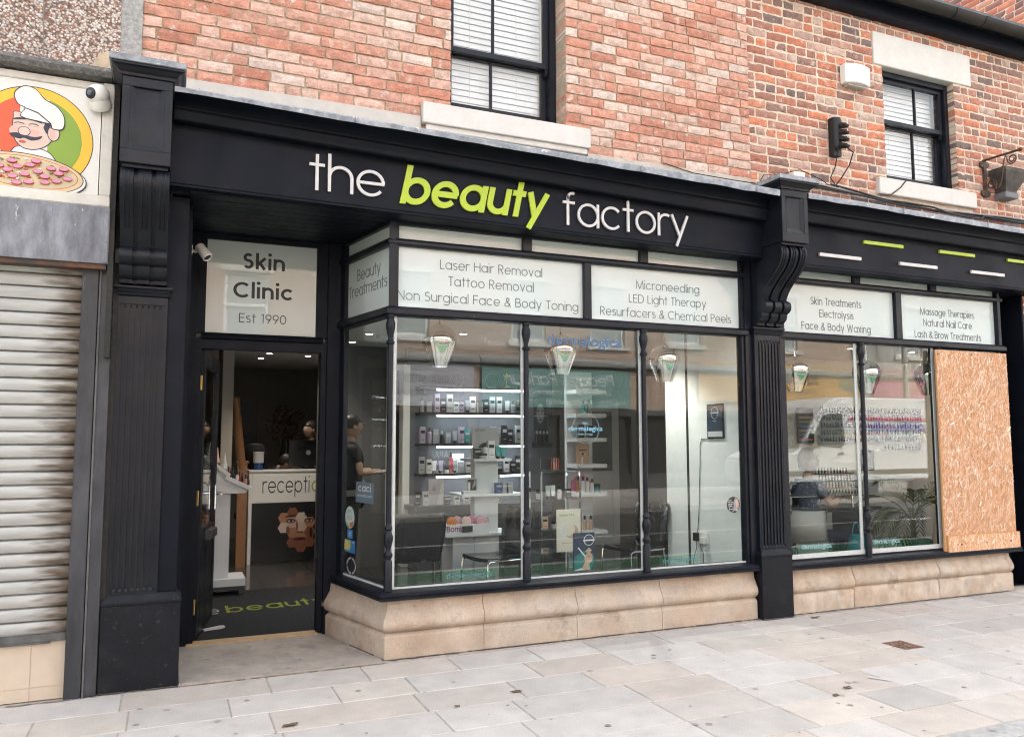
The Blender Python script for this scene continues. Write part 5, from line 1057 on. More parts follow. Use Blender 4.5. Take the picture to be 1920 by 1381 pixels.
def product(kind,ci,h,loc,label,group,rz=0):
    key=(kind,ci,round(h,2)); me=cache.get(key)
    if me is None:
        b=MB()
        if kind=='carton': b.use(0).box((-.034,-.022,0),(.034,.022,h)); b.use(1).box((-.026,-.0228,h*.60),(.026,-.022,h*.78)); b.use(1).box((-.018,-.0226,h*.2),(.018,-.022,h*.24)); mats=[PC[ci],PC[2 if ci in(0,3,7,8) else 3]]
        elif kind=='bottle': b.use(0).lathe((0,0,0),[(.024,0),(.025,h*.66),(.012,h*.74)],14); b.use(1).lathe((0,0,h*.74),[(.013,0),(.013,h*.26),(0,h*.26)],12); mats=[PC[ci],PC[2 if ci!=2 else 3]]
        elif kind=='tube': b.use(0).add([(-.03,-.004,h),(.03,-.004,h),(.03,.004,h),(-.03,.004,h),(-.02,-.018,h*.2),(.02,-.018,h*.2),(.02,.018,h*.2),(-.02,.018,h*.2)],[(0,1,2,3),(0,4,5,1),(1,5,6,2),(2,6,7,3),(3,7,4,0)]); b.use(1).lathe((0,0,0),[(.02,0),(.02,h*.2),(0,h*.2)],12); mats=[PC[ci],PC[2 if ci!=2 else 1]]
        else: b.use(0).lathe((0,0,0),[(.036,0),(.036,h*.6)],16); b.use(1).lathe((0,0,h*.6),[(.038,0),(.038,h*.4),(0,h*.4)],16); mats=[PC[ci],PC[2 if ci!=2 else 3]]
        o=b.build({'carton':'product_carton','bottle':'product_bottle','tube':'cosmetic_tube','jar':'cosmetic_jar'}[kind],mats,None,smooth=kind!='carton'); cache[key]=o
    else: o=me.copy(); COL.objects.link(o)
    o.location=loc; o.rotation_euler=(0,0,rz); cat={'carton':'box','bottle':'bottle','tube':'tube','jar':'jar'}[kind]
    return tag(o,'%s %s %s'%(PN[ci],{'carton':'product carton','bottle':'product bottle','tube':'cosmetic tube','jar':'cosmetic jar'}[kind],label),cat,'%s %ss %s'%(PN[ci],kind,label))
# wall of lit shelves
LED=mat('lit_led_strip',(.86,.93,1),emit=3,emitc=(.86,.93,1)); SHB=mat('black_shelf',(.012,.012,.013),rough=.35)
rg=random.Random(17); WY=3.95
for z,led,seed,nm in ((1.80,1,1,'top lit shelf'),(1.425,1,2,'second lit shelf'),(1.065,1,3,'third lit shelf'),(2.115,1,0,'trophy shelf')):
    t=thing('wall_shelf','black wall shelf with a light strip below, '+{'top lit shelf':'carrying grey and white cartons','second lit shelf':'behind the upper tier of the white stand','third lit shelf':'carrying the red bottle','trophy shelf':'topmost, carrying the gold trophy'}[nm],'shelf',(3.3,WY,z))
    mb=MB(); mb.box((2.70,WY-.20,z),(4.12,WY,z+.03)); mb.build('board',SHB,t,bev=.002)
    if z!=1.065 or True:
        mb=MB(); mb.box((2.92,WY-.19,z-.022),(4.08,WY-.165,z-.001)); mb.build('light_strip',LED,t)
    if nm!='trophy shelf':
        x=2.76
        while x<4.08:
            kd=rg.choices(('carton','bottle','tube','jar'),(6,3,2,1))[0]; h={'carton':rg.choice((.13,.17,.20,.22)),'bottle':rg.choice((.15,.19)),'tube':.15,'jar':.07}[kd]
            ci=rg.choices((0,1,2,3,4,6,7),(4,5,4,5,1.2,1,1))[0]
            product(kd,ci,h,(x,WY-.11+rg.uniform(-.03,.03),z+.031),'on the '+nm,'',rg.uniform(-.2,.2)); x+=rg.uniform(.072,.095)
l=bpy.data.lights.new('shelf_light','AREA'); 
for z in (2.09,1.775,1.40,1.04):
    l=bpy.data.lights.new('strip_glow','AREA'); l.shape='RECTANGLE'; l.size=1.15; l.size_y=.02; l.energy=.32; l.color=(.85,.93,1); lo=bpy.data.objects.new('strip_glow',l); COL.objects.link(lo); lo.location=(3.5,WY-.178,z-.003)
product('bottle',5,.26,(3.12,WY-.13,1.096),'standing by the poster on the third lit shelf','')
tr=thing('trophy','gold star shaped trophy on the topmost wall shelf','trophy',(3.86,WY-.1,2.146)); mb=MB(); mb.box((3.83,WY-.13,2.146),(3.89,WY-.07,2.18)); mb.tube([(3.86,WY-.1,2.18),(3.86,WY-.1,2.25)],.009,8); mb.build('stem',BRASS,tr)
mb=MB(); mb.prism([(3.86+(.065 if k%2==0 else .028)*math.sin(R(36*k)),WY-.108,2.29+(.065 if k%2==0 else .028)*math.cos(R(36*k))) for k in range(10)],(0,.016,0)); mb.build('star',mat('gold',(.62,.46,.16),rough=.25,metal=1),tr)
for k,x in enumerate((3.2,3.66)):
    mb=MB(); mb.tube([(x+.085*math.cos(R(a)),WY-.12,2.235+.085*math.sin(R(a))) for a in range(-70,251,16)],.003,5); mb.box((x-.05,WY-.15,2.146),(x+.05,WY-.09,2.155)); o=mb.build('glass_award',STEEL,None); tag(o,('ring shaped clear award beside the grey picture on the topmost shelf','ring shaped clear award beside the gold trophy')[k],'award')
def card(name,label,cat,x0,x1,z0,z1,y,base,decor=(),lean=0,th=.006):
    """a printed card: base sheet and flat printed shapes (kind, colour, geometry)"""
    mb=MB(); ms=[base]; mb.use(0).box((x0,y,z0),(x1,y+th,z1)); W_,H_=x1-x0,z1-z0; k=0
    for d in decor:
        k+=1; ms.append(d[1]); mb.use(len(ms)-1); yy=y-.0005*k
        if d[0]=='r': mb.box((x0+d[2]*W_,yy,z0+d[3]*H_),(x0+d[4]*W_,y,z0+d[5]*H_))
        elif d[0]=='e': disc(mb,(x0+d[2]*W_,0,z0+d[3]*H_),d[4]*W_,d[5]*H_,yy,y,24)
        elif d[0]=='p': mb.prism([(x0+a*W_,yy,z0+b*H_) for a,b in d[2]],(0,y-yy,0))
        elif d[0]=='t': lettering(mb,d[2],(x0+d[3]*W_,yy+.0004,z0+d[4]*H_),(1,0,0),d[5]*W_,d[6],w=d[7],depth=.0006)
    o=mb.build(name,ms,None,fix=False); return tag(o,label,cat)
cM=lambda n,c,r=.4: mat(n,c,rough=r)
cream_=cM('card_cream',(.70,.64,.54)); white_=cM('card_white',(.68,.68,.68)); navy_=cM('card_navy',(.025,.04,.075)); skinp=cM('print_flesh',(.58,.38,.28)); teal_=cM('print_teal',(.03,.17,.17)); dk_=cM('print_dark',(.03,.03,.035)); gry_=cM('print_grey',(.30,.30,.31)); cyan_=cM('print_cyan',(.20,.50,.66)); pink_=cM('print_pink',(.62,.20,.32)); wht2=cM('print_white',(.72,.72,.72)); tan_=cM('print_tan',(.52,.34,.24)); gren_=cM('print_leaf',(.16,.30,.08)); oran_=cM('print_orange',(.62,.20,.04)); blu_=cM('print_blue',(.05,.20,.48)); pyel=cM('print_lime',(.55,.52,.10))
card('display_card','cream card with a pale disc, standing above the treatment leaflet','card',3.02,3.25,.55,.905,.72,cream_,[('t',gren_,'nature tree',.12,.84,.6,.03,.1),('e',white_,.42,.50,.30,.20),('e',tan_,.62,.47,.27,.17),('e',cream_,.50,.53,.26,.16),('e',dk_,.80,.33,.07,.045),('r',tan_,.2,.20,.8,.215)])
card('treatment_leaflet','navy leaflet of a face treatment standing at the sill','leaflet',2.96,3.155,.462,.755,.30,navy_,[('p',teal_,[(.05,.0),(.05,.35),(.4,.5),(.75,.55),(.95,.3),(.85,.0)]),('p',skinp,[(.35,0),(.55,.22),(.50,.32),(.62,.44),(.80,.46),(.90,.34),(.86,.22),(.72,.16),(.78,.0)]),('p',teal_,[(.80,.46),(.97,.40),(.99,.22),(.86,.10),(.90,.34)]),('p',wht2,[(.0,0),(.35,.06),(.55,.0)]),('p',wht2,[(.20,.60),(.24,.62),(.58,.36),(.54,.34)]),('e',wht2,.72,.80,.23,.15),('e',navy_,.72,.80,.205,.133),('r',wht2,.46,.775,.98,.815),('p',skinp,[(.55,.5),(.72,.6),(.85,.52),(.7,.44)]),('r',dk_,.66,.36,.76,.37)])
# small acrylic name blocks along the sill
ACR=glass('clear_acrylic',tint=(.86,.95,.92),f0=.05)
def fontmesh(mb,s,org,width,height,depth=.001,mirror=False,out_y=-1):
    cu=bpy.data.curves.new('t','FONT'); cu.body=s; cu.size=1; cu.offset=.012; ob=bpy.data.objects.new('t',cu); COL.objects.link(ob); dg=bpy.context.evaluated_depsgraph_get(); ev=ob.evaluated_get(dg); me=ev.to_mesh()
    xs=[v.co.x for v in me.vertices]; ys=[v.co.y for v in me.vertices]; x0,x1,y0,y1=min(xs),max(xs),min(ys),max(ys); sx=width/(x1-x0); sy=height/(y1-y0)
    vs=[]
    for v in me.vertices:
        u_=(v.co.x-x0)*sx; 
        vs.append((org[0]+(width-u_ if mirror else u_),org[1],org[2]+(v.co.y-y0)*sy))
    mb.add(vs,[tuple(p.vertices) for p in me.polygons]); ev.to_mesh_clear(); bpy.data.objects.remove(ob); bpy.data.curves.remove(cu)
ink_b=cM('blue_grey_ink',(.16,.27,.36)); inkc=cM('pale_cyan_ink',(.45,.70,.80)); inkn=cM('deep_blue_ink',(.05,.13,.26))
for x0,wd,z0,h,lb,ik in ((1.83,.40,.472,.088,'clear name block on the sill below the first shell chair',ink_b),(3.68,.365,.47,.085,'clear name block on the sill before the pale return wall',ink_b),(5.13,.385,.498,.10,'clear name block on the sill below the nail table',inkc),(5.98,.375,.498,.10,'clear name block on the sill near the plant',inkc)):
    mb=MB(); mb.use(0).box((x0,.15,z0),(x0+wd,.17,z0+h)); mb.use(1); fontmesh(mb,'dermalogica',(x0+.02,.149,z0+.016),wd-.04,h*.58); o=mb.build('name_block',[ACR,ik],None,fix=False); tag(o,lb,'name block')
# vinyl on the inside of the panes
def decal(label,parts,ms):
    mb=MB(); parts(mb); o=mb.build('window_sticker',ms,None,fix=False); return tag(o,label,'sticker')
YD=.1148-.0006
def d1(mb): mb.use(0); fontmesh(mb,'dermalogica',(2.655,YD,2.212),.665,.105)
decal('large blue lettering across the top of the middle pane',d1,[inkn])
def ring(mb,c,r_,t_,y,n=48): mb.tube([(c[0]+r_*math.cos(2*math.pi*k/n),y,c[1]+r_*math.sin(2*math.pi*k/n)) for k in range(n+1)],t_,4)
def d2(mb): mb.use(0); fontmesh(mb,'dermalogica',(2.835,YD,1.555),.30,.048); fontmesh(mb,'2016',(2.955,YD,1.618),.045,.018); fontmesh(mb,'premier partner',(2.90,YD,1.532),.15,.014); mb.use(1); ring(mb,(2.985,1.585),.118,.0012,YD)
decal('cyan lettering in a thin ring on the middle pane',d2,[cyan_,inkc])
def d3(mb):
    c=(4.392,.945); mb.use(0); disc(mb,(c[0],0,c[1]),.068,.068,YD,YD+.0004,36); mb.use(1); mb.prism([(c[0]+a,YD-.0003,c[1]+b) for a,b in ((.005,-.05),(.0,.02),(.02,.06),(.045,.045),(.062,.0),(.045,-.05))],(0,.0003,0)); mb.use(3); mb.prism([(c[0]+a,YD-.0006,c[1]+b) for a,b in ((.025,-.01),(.018,.03),(.032,.05),(.05,.03),(.045,-.005),(.035,-.025))],(0,.0003,0))
    mb.use(2)
    for k,s in enumerate(('STUDEX','PIERCING','AVAILABLE','HERE')): fontmesh(mb,s,(c[0]-.056,YD-.0005,c[1]+.034-.015*k),.052 if k in(1,2) else .036,.009)
    ring(mb,(c[0]-.022,c[1]-.036),.024,.0012,YD-.0004); fontmesh(mb,'STUDEX',(c[0]-.042,YD-.0005,c[1]-.04),.04,.008)
    for k in range(7): disc(mb,(c[0]+.03+.008*math.cos(k*2.1),0,c[1]-.046+.008*math.sin(k*1.7)),.005,.005,YD-.0009,YD-.0005,8)
decal('round dark ear piercing sticker at the right edge of the last salon pane',d3,[dk_,gry_,wht2,skinp])
Av,Bv=Vector((A_[0],A_[1],0)),Vector((B_[0],B_[1],0)); dvv=(Bv-Av).normalized(); nvv=Vector((dvv.y,-dvv.x,0))
def on_splay(mb,fn):
    """draw in a local x-z plane, then lay it on the splayed pane"""
    t=MB(); fn(t)
    t.v=[tuple(Av+dvv*v[0]+nvv*(.0006-v[1])+Vector((0,0,v[2]))) for v in t.v]
    o=len(mb.v); mb.v+=t.v; mb.f+=[[o+i for i in q] for q in t.f]; mb.mi+=t.mi; mb.c+=t.c
def s1(t): t.use(0).box((.27,-.0004,1.03),(.585,0,1.185)); t.use(1); lettering(t,'caci',(.315,-.0006,1.115),(1,0,0),.22,.075,w=.10,depth=.0004); fontmesh(t,'ADVANCED CLINIC',(.295,-.0009,1.075),.265,.016)
decal('slate square sticker with white lettering on the splayed pane',lambda m_:on_splay(m_,s1),[cM('sticker_slate',(.13,.18,.22)),wht2])
def s2(t):
    t.use(0); disc(t,(.165,0,.905),.085,.085,-.0004,0,30); t.use(1)
    for k in range(5): disc(t,(.165+.05*math.cos(R(40+25*k)),0,.905+.055*math.sin(R(40+25*k))),.008,.008,-.0009,-.0004,8)
    t.use(2); t.prism([(.165,-.0009,.825),(.10,-.0009,.87),(.12,-.0009,.835)],(0,.0003,0)); t.use(3); t.prism([(.165,-.0009,.825),(.165,-.0009,.86),(.235,-.0009,.885),(.225,-.0009,.845)],(0,.0003,0)); t.use(4); fontmesh(t,'SCORES ON',(.12,-.0009,.91),.09,.012); fontmesh(t,'THE DOORS',(.12,-.0009,.892),.09,.012)
decal('pale oval rating sticker with stars and leaves on the splayed pane',lambda m_:on_splay(m_,s2),[cM('sticker_mint',(.55,.68,.62)),gry_,gren_,oran_,gry_])
def s3(t): t.use(0).box((.125,-.0004,.745),(.22,0,.815)); t.use(1).box((.15,-.0008,.76),(.20,-.0004,.80))
decal('small plain blue square sticker on the splayed pane',lambda m_:on_splay(m_,s3),[blu_,cM('sticker_sky',(.25,.45,.7))])
def s4(t):
    t.use(0).box((.08,-.0004,.64),(.27,0,.735)); t.use(1); t.prism([(.07,-.0008,.655),(.17,-.0008,.655),(.19,-.0008,.68),(.19,-.0008,.735),(.08,-.0008,.735)],(0,.0003,0)); t.use(2)
    for k in range(4): t.box((.09,-.0011,.715-.014*k),(.15,-.0008,.72-.014*k))
    fontmesh(t,'NHS',(.225,-.0011,.715),.035,.013)
decal('lime and blue speech bubble sticker on the splayed pane',lambda m_:on_splay(m_,s4),[blu_,pyel,wht2])
def s5(t):
    t.use(0); disc(t,(.205,0,.545),.095,.07,-.0004,0,36); t.use(1)
    for k in range(30):
        if k%8!=7: a=R(12*k); t.obox((.205+.078*math.cos(a),-.0006,.545+.056*math.sin(a)),Vector((-math.sin(a),0,math.cos(a)))*.0045,(0,.0002,0),Vector((math.cos(a),0,math.sin(a)))*.006)
decal('black ring sticker with white lettering round it, lowest on the splayed pane',lambda m_:on_splay(m_,s5),[dk_,wht2])
# certificate, cable and plug on the pale return wall
pw_=thing('certificate','dark framed certificate hung on the pale return wall','picture',(4.5,.46,1.5)); X0=4.509
mb=MB(); mb.box((X0-.016,.355,1.505),(X0,.59,1.815)); mb.build('frame',GRAPH,pw_,bev=.002)
mb=MB(); mb.use(0).box((X0-.0175,.368,1.575),(X0-.0162,.577,1.80)); mb.use(1).box((X0-.0175,.368,1.52),(X0-.0162,.577,1.57)); mb.use(1); mb.tube([(X0-.0178,.472+.05*math.cos(R(a)),1.735+.055*math.sin(R(a))) for a in range(0,361,18)],.0025,4); mb.box((X0-.0185,.415,1.73),(X0-.0176,.53,1.742)); mb.box((X0-.0185,.45,1.66),(X0-.0176,.50,1.664)); mb.build('print',[cM('certificate_navy',(.03,.05,.08)),cM('certificate_white',(.6,.62,.62))],pw_,fix=False)
mb=MB(); mb.tube([(X0-.01,.50,1.505),(X0-.008,.60,1.50),(X0-.006,.69,1.502),(X0-.005,.715,1.44),(X0-.006,.72,1.28),(X0-.005,.735,1.1),(X0-.006,.745,.9),(X0-.005,.77,.72),(X0-.008,.78,.64)],.0035,6); mb.tube([(X0-.02,.785,.61),(X0-.006,.80,.50),(X0-.02,.83,.40),(X0-.03,.85,.02)],.003,6); mb.tube([(X0-.02,.75,.60),(X0-.006,.735,.5),(X0-.006,.70,.46),(X0-.01,.70,.02)],.003,6); o=mb.build('power_cable',RUBBER,None); tag(o,'thin black cable hanging from the certificate on the pale wall','cable')
so=thing('wall_socket','white wall socket with black and white plugs on the pale return wall','socket',(4.5,.7,.6)); mb=MB(); mb.box((X0-.012,.62,.55),(X0,.76,.65)); mb.build('plate',PLASTIC,so,bev=.003); mb=MB(); mb.box((X0-.05,.745,.565),(X0-.012,.80,.64)); mb.build('black_plug',GRAPH,so,bev=.004); mb=MB(); mb.box((X0-.05,.64,.55),(X0-.012,.70,.61)); mb.build('white_plug',PLASTIC,so,bev=.004)
# goods on the tiered stand
for k,(dx,dy,ci,kd,h) in enumerate(((.05,-.04,2,'carton',.10),(.13,-.05,0,'bottle',.15),(.19,-.04,0,'carton',.17),(.26,-.05,4,'tube',.12),(.31,-.06,4,'tube',.11),(.10,-.07,3,'jar',.05))): product(kd,ci,h,(SX+dx,SY2+dy,1.318),'on the upper tier of the white stand','')
card('show_card','grey show card standing on the upper tier of the white stand','card',SX+.06,SX+.34,1.36,1.62,SY2+.12,cM('show_grey',(.34,.35,.37)),[('t',dk_,'treat with it',.08,.85,.4,.022,.1),('r',gry_,.08,.91,.5,.94),('e',dk_,.55,.12,.36,.32)])
card('picture_frame','small framed picture on the middle tier of the white stand','picture',SX-.05,SX+.06,1.01,1.135,SY2-.02,cM('frame_silver',(.45,.46,.47)),[('r',dk_,.1,.08,.9,.92),('r',white_,.15,.1,.35,.7),('p',gry_,[(.5,.2),(.85,.5),(.85,.85),(.7,.85)])])
card('gift_card','grey gift card with a white print leaning on the middle tier','card',SX+.12,SX+.32,1.0,1.16,SY2+.04,cM('gift_grey',(.28,.29,.30)),[('r',white_,.15,.15,.85,.78),('e',gry_,.75,.82,.1,.1)])
for k,(dx,ci) in enumerate(((.26,6),(.32,1),(.37,1))): product('carton',ci,.10,(SX+dx,SY2-.06,.988),'on the middle tier of the white stand','')
mb=MB(); mb.box((SX-.10,SY2-.08,.988),(SX+.10,SY2+.0,1.02)); o=mb.build('flat_box',PC[0],None,bev=.002); tag(o,'flat white box lying on the middle tier of the white stand','box')
bt=thing('gift_tray','white tray of rolled pink bath bombs on the lowest tier','tray',(SX-.1,SY2-.05,.622)); mb=MB(); mb.use(0).box((SX-.28,SY2-.098,.622),(SX+.15,SY2+.14,.71)); mb.use(1); lettering(mb,'Bomb',(SX-.27,SY2-.0985,.65),(1,0,0),.17,.075,w=.12,depth=.001); mb.build('tray',[white_,cM('berry_ink',(.32,.06,.14))],bt,fix=False)
for k in range(6):
    x=SX-.20+.072*(k%6); y=SY2-.03+.05*(k%2); m_=MB(); r0=.046
    m_.lathe((x,y-.03,.735),[(0,0),(r0*.3,.002),(r0*.33,.008),(r0*.6,.004),(r0*.64,.012),(r0,.014),(r0,.05),(0,.05)],18,(0,1,0)); o=m_.build('bath_bomb',(pink_,cM('bath_rose',(.62,.36,.40)),oran_ if k==0 else cM('bath_cream',(.66,.50,.46)))[k%3 if k else 2],None,smooth=True); tag(o,('orange and cream rolled bath bomb at the end of the white tray','rolled pink bath bomb in the white tray')[min(k,1)],'bath bomb','rolled pink bath bombs' if k else None)
mb=MB(); mb.box((SX-.12,SY2-.112,.645),(SX-.02,SY2-.104,.70)); o=mb.build('price_sign',dk_,None); tag(o,'tiny black price sign against the white tray','price sign')
# counter with dark and white boxes under the shelves
mb=MB(); mb.box((2.55,3.45,.70),(4.2,3.9,.74)); mb.box((2.6,3.5,.0),(4.15,3.88,.70)); o=mb.build('wall_counter',mat('dark_counter',(.06,.058,.06),rough=.3),None,bev=.003); tag(o,'dark counter below the lit wall shelves','counter')
for k,x in enumerate((2.62,2.72,2.98,3.10,3.22,3.34,3.45,3.6)): product('carton',0 if k%2 or k>3 else 2,.10 if k>1 else .16,(x,3.55,.742),'on the dark counter','')
card('standing_poster','lilac white standing poster on the dark counter','poster',2.77,2.96,.742,1.04,3.6,cM('poster_lilac',(.50,.48,.54)),[('e',gry_,.35,.62,.12,.09),('p',white_,[(.55,0),(.75,.6),(.95,.9),(1,0)])])
card('mirror_poster','white poster between the bottles of the third lit shelf','poster',3.16,3.31,1.096,1.33,WY-.06,white_,[])
# tall black poster and bottle rack
card('face_poster','tall black poster of a face with a light bar, on the slate wall','poster',4.28,4.46,1.60,2.03,WY-.02,dk_,[('e',gry_,.5,.55,.30,.30),('e',dk_,.33,.62,.10,.03),('e',dk_,.67,.62,.10,.03),('e',dk_,.5,.35,.13,.03),('r',wht2,.0,.46,1,.475)])
for k in range(4): product('bottle',2,.15,(4.29+.05*k,WY-.08,1.46),'on the ledge under the tall black poster','')
mb=MB(); mb.box((4.26,WY-.13,1.40),(4.48,WY,1.46)); o=mb.build('bottle_ledge',SHB,None); tag(o,'small black ledge under the tall black poster','shelf')
# glass etagere
et=thing('glass_display','chrome and glass display tower behind the cream card','display unit',(3.8,2.3,0)); mb=MB()
for x in (3.58,4.04):
    for y in (2.22,2.52): mb.box((x-.008,y-.008,.008),(x+.008,y+.008,1.16))
mb.build('frame',STEEL,et)
for z in (1.15,.86,.55,.25):
    mb=MB(); mb.box((3.58,2.22,z),(4.04,2.52,z+.008)); mb.build('glass_shelf',ACR,et)
for k,(x,z,kd,ci,h) in enumerate(((3.62,.868,'jar',3,.10),(3.72,.868,'tube',3,.14),(3.78,.868,'tube',0,.14),(3.86,.868,'bottle',0,.13),(3.96,.868,'carton',2,.10),(3.68,.558,'carton',8,.12),(3.80,.558,'jar',3,.07),(3.92,.558,'carton',1,.10))): product(kd,ci,h,(x,2.36,z),'in the glass display tower','')
ls=thing('lip_gloss_stand','black stand of lip glosses on top of the glass display tower','display stand',(3.75,2.35,1.158)); mb=MB(); mb.box((3.66,2.28,1.158),(3.86,2.42,1.175)); mb.box((3.66,2.40,1.175),(3.86,2.415,1.29)); mb.build('stand',dk_,ls)
for k in range(4):
    m_=MB(); m_.lathe((3.755+.028*k,2.33,1.176),[(.009,0),(.009,.08),(.006,.082),(.006,.13),(0,.13)],8); m_.build('lip_gloss',(PC[5],PC[8],POL[3],PC[5])[k],ls,smooth=True)
# white retail shelves
rs=thing('retail_shelves','tall white retail shelf tower near the white door','shelf unit',(4.4,2.9,0)); mb=MB(); mb.box((4.28,3.0,0.008),(4.62,3.06,2.3)); mb.build('back_panel',W2,rs)
SHZ=(2.075,1.795,1.515,1.215,.89,.46)
for z in SHZ: mb=MB(); mb.box((4.26,2.72,z-.045),(4.66,3.0,z)); mb.build('shelf',W2,rs,bev=.003)
for k,(x,z,kd,ci,h) in enumerate(((4.40,1.797,'bottle',4,.16),(4.47,1.797,'bottle',1,.17),(4.36,1.517,'carton',2,.16),(4.48,1.517,'carton',2,.14),(4.55,1.517,'bottle',2,.14),(4.32,.892,'bottle',9,.18),(4.38,.892,'bottle',0,.18),(4.44,.892,'bottle',0,.17),(4.50,.892,'bottle',0,.15),(4.57,.892,'jar',4,.09),(4.40,.462,'bottle',8,.16),(4.48,.462,'bottle',8,.16))): product(kd,ci,h,(x,2.80,z),'on the white retail shelves','')
card('brow_picture','tan picture of an eye and brow on the white retail shelves','picture',4.33,4.50,1.217,1.47,2.86,cM('brow_tan',(.48,.30,.19)),[('e',dk_,.5,.62,.32,.03),('e',skinp,.5,.45,.3,.08),('e',dk_,.5,.45,.1,.06),('r',white_,.40,.0,.52,.3)])
card('house_box','pink house shaped gift box on the white retail shelves','gift box',4.30,4.46,.892+.0,.893+.001,2.80,pink_,[])
bpy.data.objects.remove(bpy.data.objects['house_box'])
mb=MB(); mb.use(0).prism([(4.33,2.82,.935+.0),(4.56,2.82,.935),(4.56,2.82,1.05),(4.445,2.82,1.15),(4.33,2.82,1.05)],(0,.1,0)); mb.use(1).box((4.40,2.8195,.935),(4.44,2.82,1.0)); mb.use(1).box((4.47,2.8195,.96),(4.52,2.82,1.03))
mb.v=[(x,y+.12,z-.044) for x,y,z in mb.v]; o=mb.build('house_box',[pink_,cM('pale_pink',(.65,.45,.5))],None,fix=False); tag(o,'pink house shaped gift box on the white retail shelves','gift box')
wd_=thing('panelled_door','white glazed interior door in the taupe wall','door',(5.7,4.68,0)); mb=MB(); mb.box((5.25,4.66,0.008),(5.36,4.70,2.0)); mb.box((5.86,4.66,.008),(5.97,4.70,2.0)); mb.box((5.36,4.66,1.9),(5.86,4.70,2.0)); mb.box((5.36,4.66,.95),(5.86,4.70,1.05)); mb.box((5.36,4.67,.008),(5.86,4.70,.95)); mb.build('door_leaf',WHITE,wd_,bev=.003); mb=MB(); mb.box((5.36,4.675,1.05),(5.86,4.68,1.9)); mb.build('pane',cM('frosted_grey',(.25,.25,.25)),wd_)
# clear nesting table by the leaflet
ct=thing('acrylic_table','clear acrylic side table behind the treatment leaflet','table',(3.3,1.2,0)); mb=MB(); mb.box((3.08,1.1,.47),(3.52,1.45,.484)); mb.box((3.08,1.1,.008),(3.094,1.45,.47)); mb.box((3.506,1.1,.008),(3.52,1.45,.47)); mb.build('table_top',ACR,ct)
# ---------------- nail bar
nt_=thing('nail_table','black nail table with a raised glass shelf and splayed grey legs','table',(6.2,1.15,0)); mb=MB(); mb.box((5.45,.9,.75),(6.95,1.4,.79)); mb.build('table_top',GRAPH,nt_,bev=.003)
for sx,a in ((6.13,-1),(6.78,1)):
    mb=MB(); mb.prism([(sx-.06,.92,.008),(sx+.06,.92,.008),(sx+.03-a*.05,.92,.75),(sx-.03-a*.05,.92,.75)],(0,.44,0)); mb.build('leg',mat('leg_grey',(.10,.10,.105),rough=.4),nt_,bev=.003)
mb=MB(); mb.box((5.5,.88,.915),(6.62,1.16,.924)); mb.build('raised_shelf',mat('smoky_glass_shelf',(.30,.31,.31),rough=.1),nt_)
for x in (5.56,6.06,6.56): mb=MB(); mb.tube([(x,.92,.79),(x,.92,.915)],.011,8); mb.build('shelf_post',STEEL,nt_,smooth=True)
chw=thing('tub_chair','white tub chair carrying the seated customer','chair',(5.85,1.05,0)); mb=MB()
pts=[]; 
for a in range(60,301,15): pts.append((5.98+.27*math.cos(R(a)),1.05+.27*math.sin(R(a))))
n=len(pts); mb.add([(x,y,.46) for x,y in pts]+[(x-.03,y,.78) for x,y in pts],[(i,i+1,n+i+1,n+i) for i in range(n-1)]); o_=mb.build('backrest',mat('cream_leather',(.42,.40,.36),rough=.4),chw,smooth=True,fix=False); q=o_.modifiers.new('thick','SOLIDIFY'); q.thickness=.05
mb=MB(); mb.lathe((5.98,1.05,.36),[(.25,0),(.27,.05),(.25,.10),(0,.11)],24); mb.lathe((5.98,1.05,.01),[(.24,0),(.24,.02),(.03,.04),(.03,.35)],20); mb.build('seat',o_.data.materials[0],chw,smooth=True)
ch4=chair(5.45,1.0,R(100),'black shell chair under the nail table at the pilaster')
for k,(z,cols,wh) in enumerate(((1.86,(1,1,4),'topmost'),(1.76,(1,4,1),'second'),(1.65,(4,1,0),'third'),(1.55,(5,6,0,7,2),'fourth, with bright colours'),(1.46,(1,0,4),'fifth'),(1.34,(1,),'lowest'))):
    t=thing('bottle_rack','clear wall rack of nail polish, '+wh,'rack',(8.8,3.15,z)); x0=8.32 if k<5 else 9.5; mb=MB(); mb.box((x0,3.12,z-.012),(10.35,3.2,z)); mb.build('ledge',W2,t)
    if k==2: pass
    x=x0+.03; i=0
    while x<10.3:
        c=cols[(i//(6 if len(cols)>3 else 9))%len(cols)]; put_bottle(c,(x,3.155,z+.0005),PL_ if False else '%s nail polish bottle on the %s wall rack'%(('red','black','white','nude','blue','teal','yellow','pink')[c],wh.split(',')[0]),'%s polish on the %s rack'%(('red','black','white','nude','blue','teal','yellow','pink')[c],wh.split(',')[0]),.95); x+=.052 if k<5 else .07; i+=1
card('colour_chart','dark colour chart of polish shades on the nail bar wall','chart',7.93,8.22,1.44,1.93,3.17,dk_,[('r',(pink_,teal_,gry_,blu_,gren_,tan_,gry_)[k],.08,.08+.125*k,.92,.13+.125*k) for k in range(7)])
ps=thing('stepped_rack','stepped black rack of nail polish behind the customer','rack',(7.6,2.2,.75)); mb=MB()
for k in range(4): mb.box((7.42-.02*k,2.15+.06*k,.80+.085*k),(8.0+.02*k,2.23+.06*k,.81+.085*k))
mb.box((7.40,2.15,.79),(8.02,2.42,.80)); mb.build('steps',GRAPH,ps)
for k in range(4):
    for i in range(11): put_bottle((0,1,3,7,1)[(i+k)%5] if k else 1,(7.45+.051*i,2.18+.06*k,.811+.085*k),'%s bottle on the stepped black rack'%('red','black','white','nude','blue','teal','yellow','pink')[(0,1,3,7,1)[(i+k)%5] if k else 1],'polish on the stepped rack',.8)
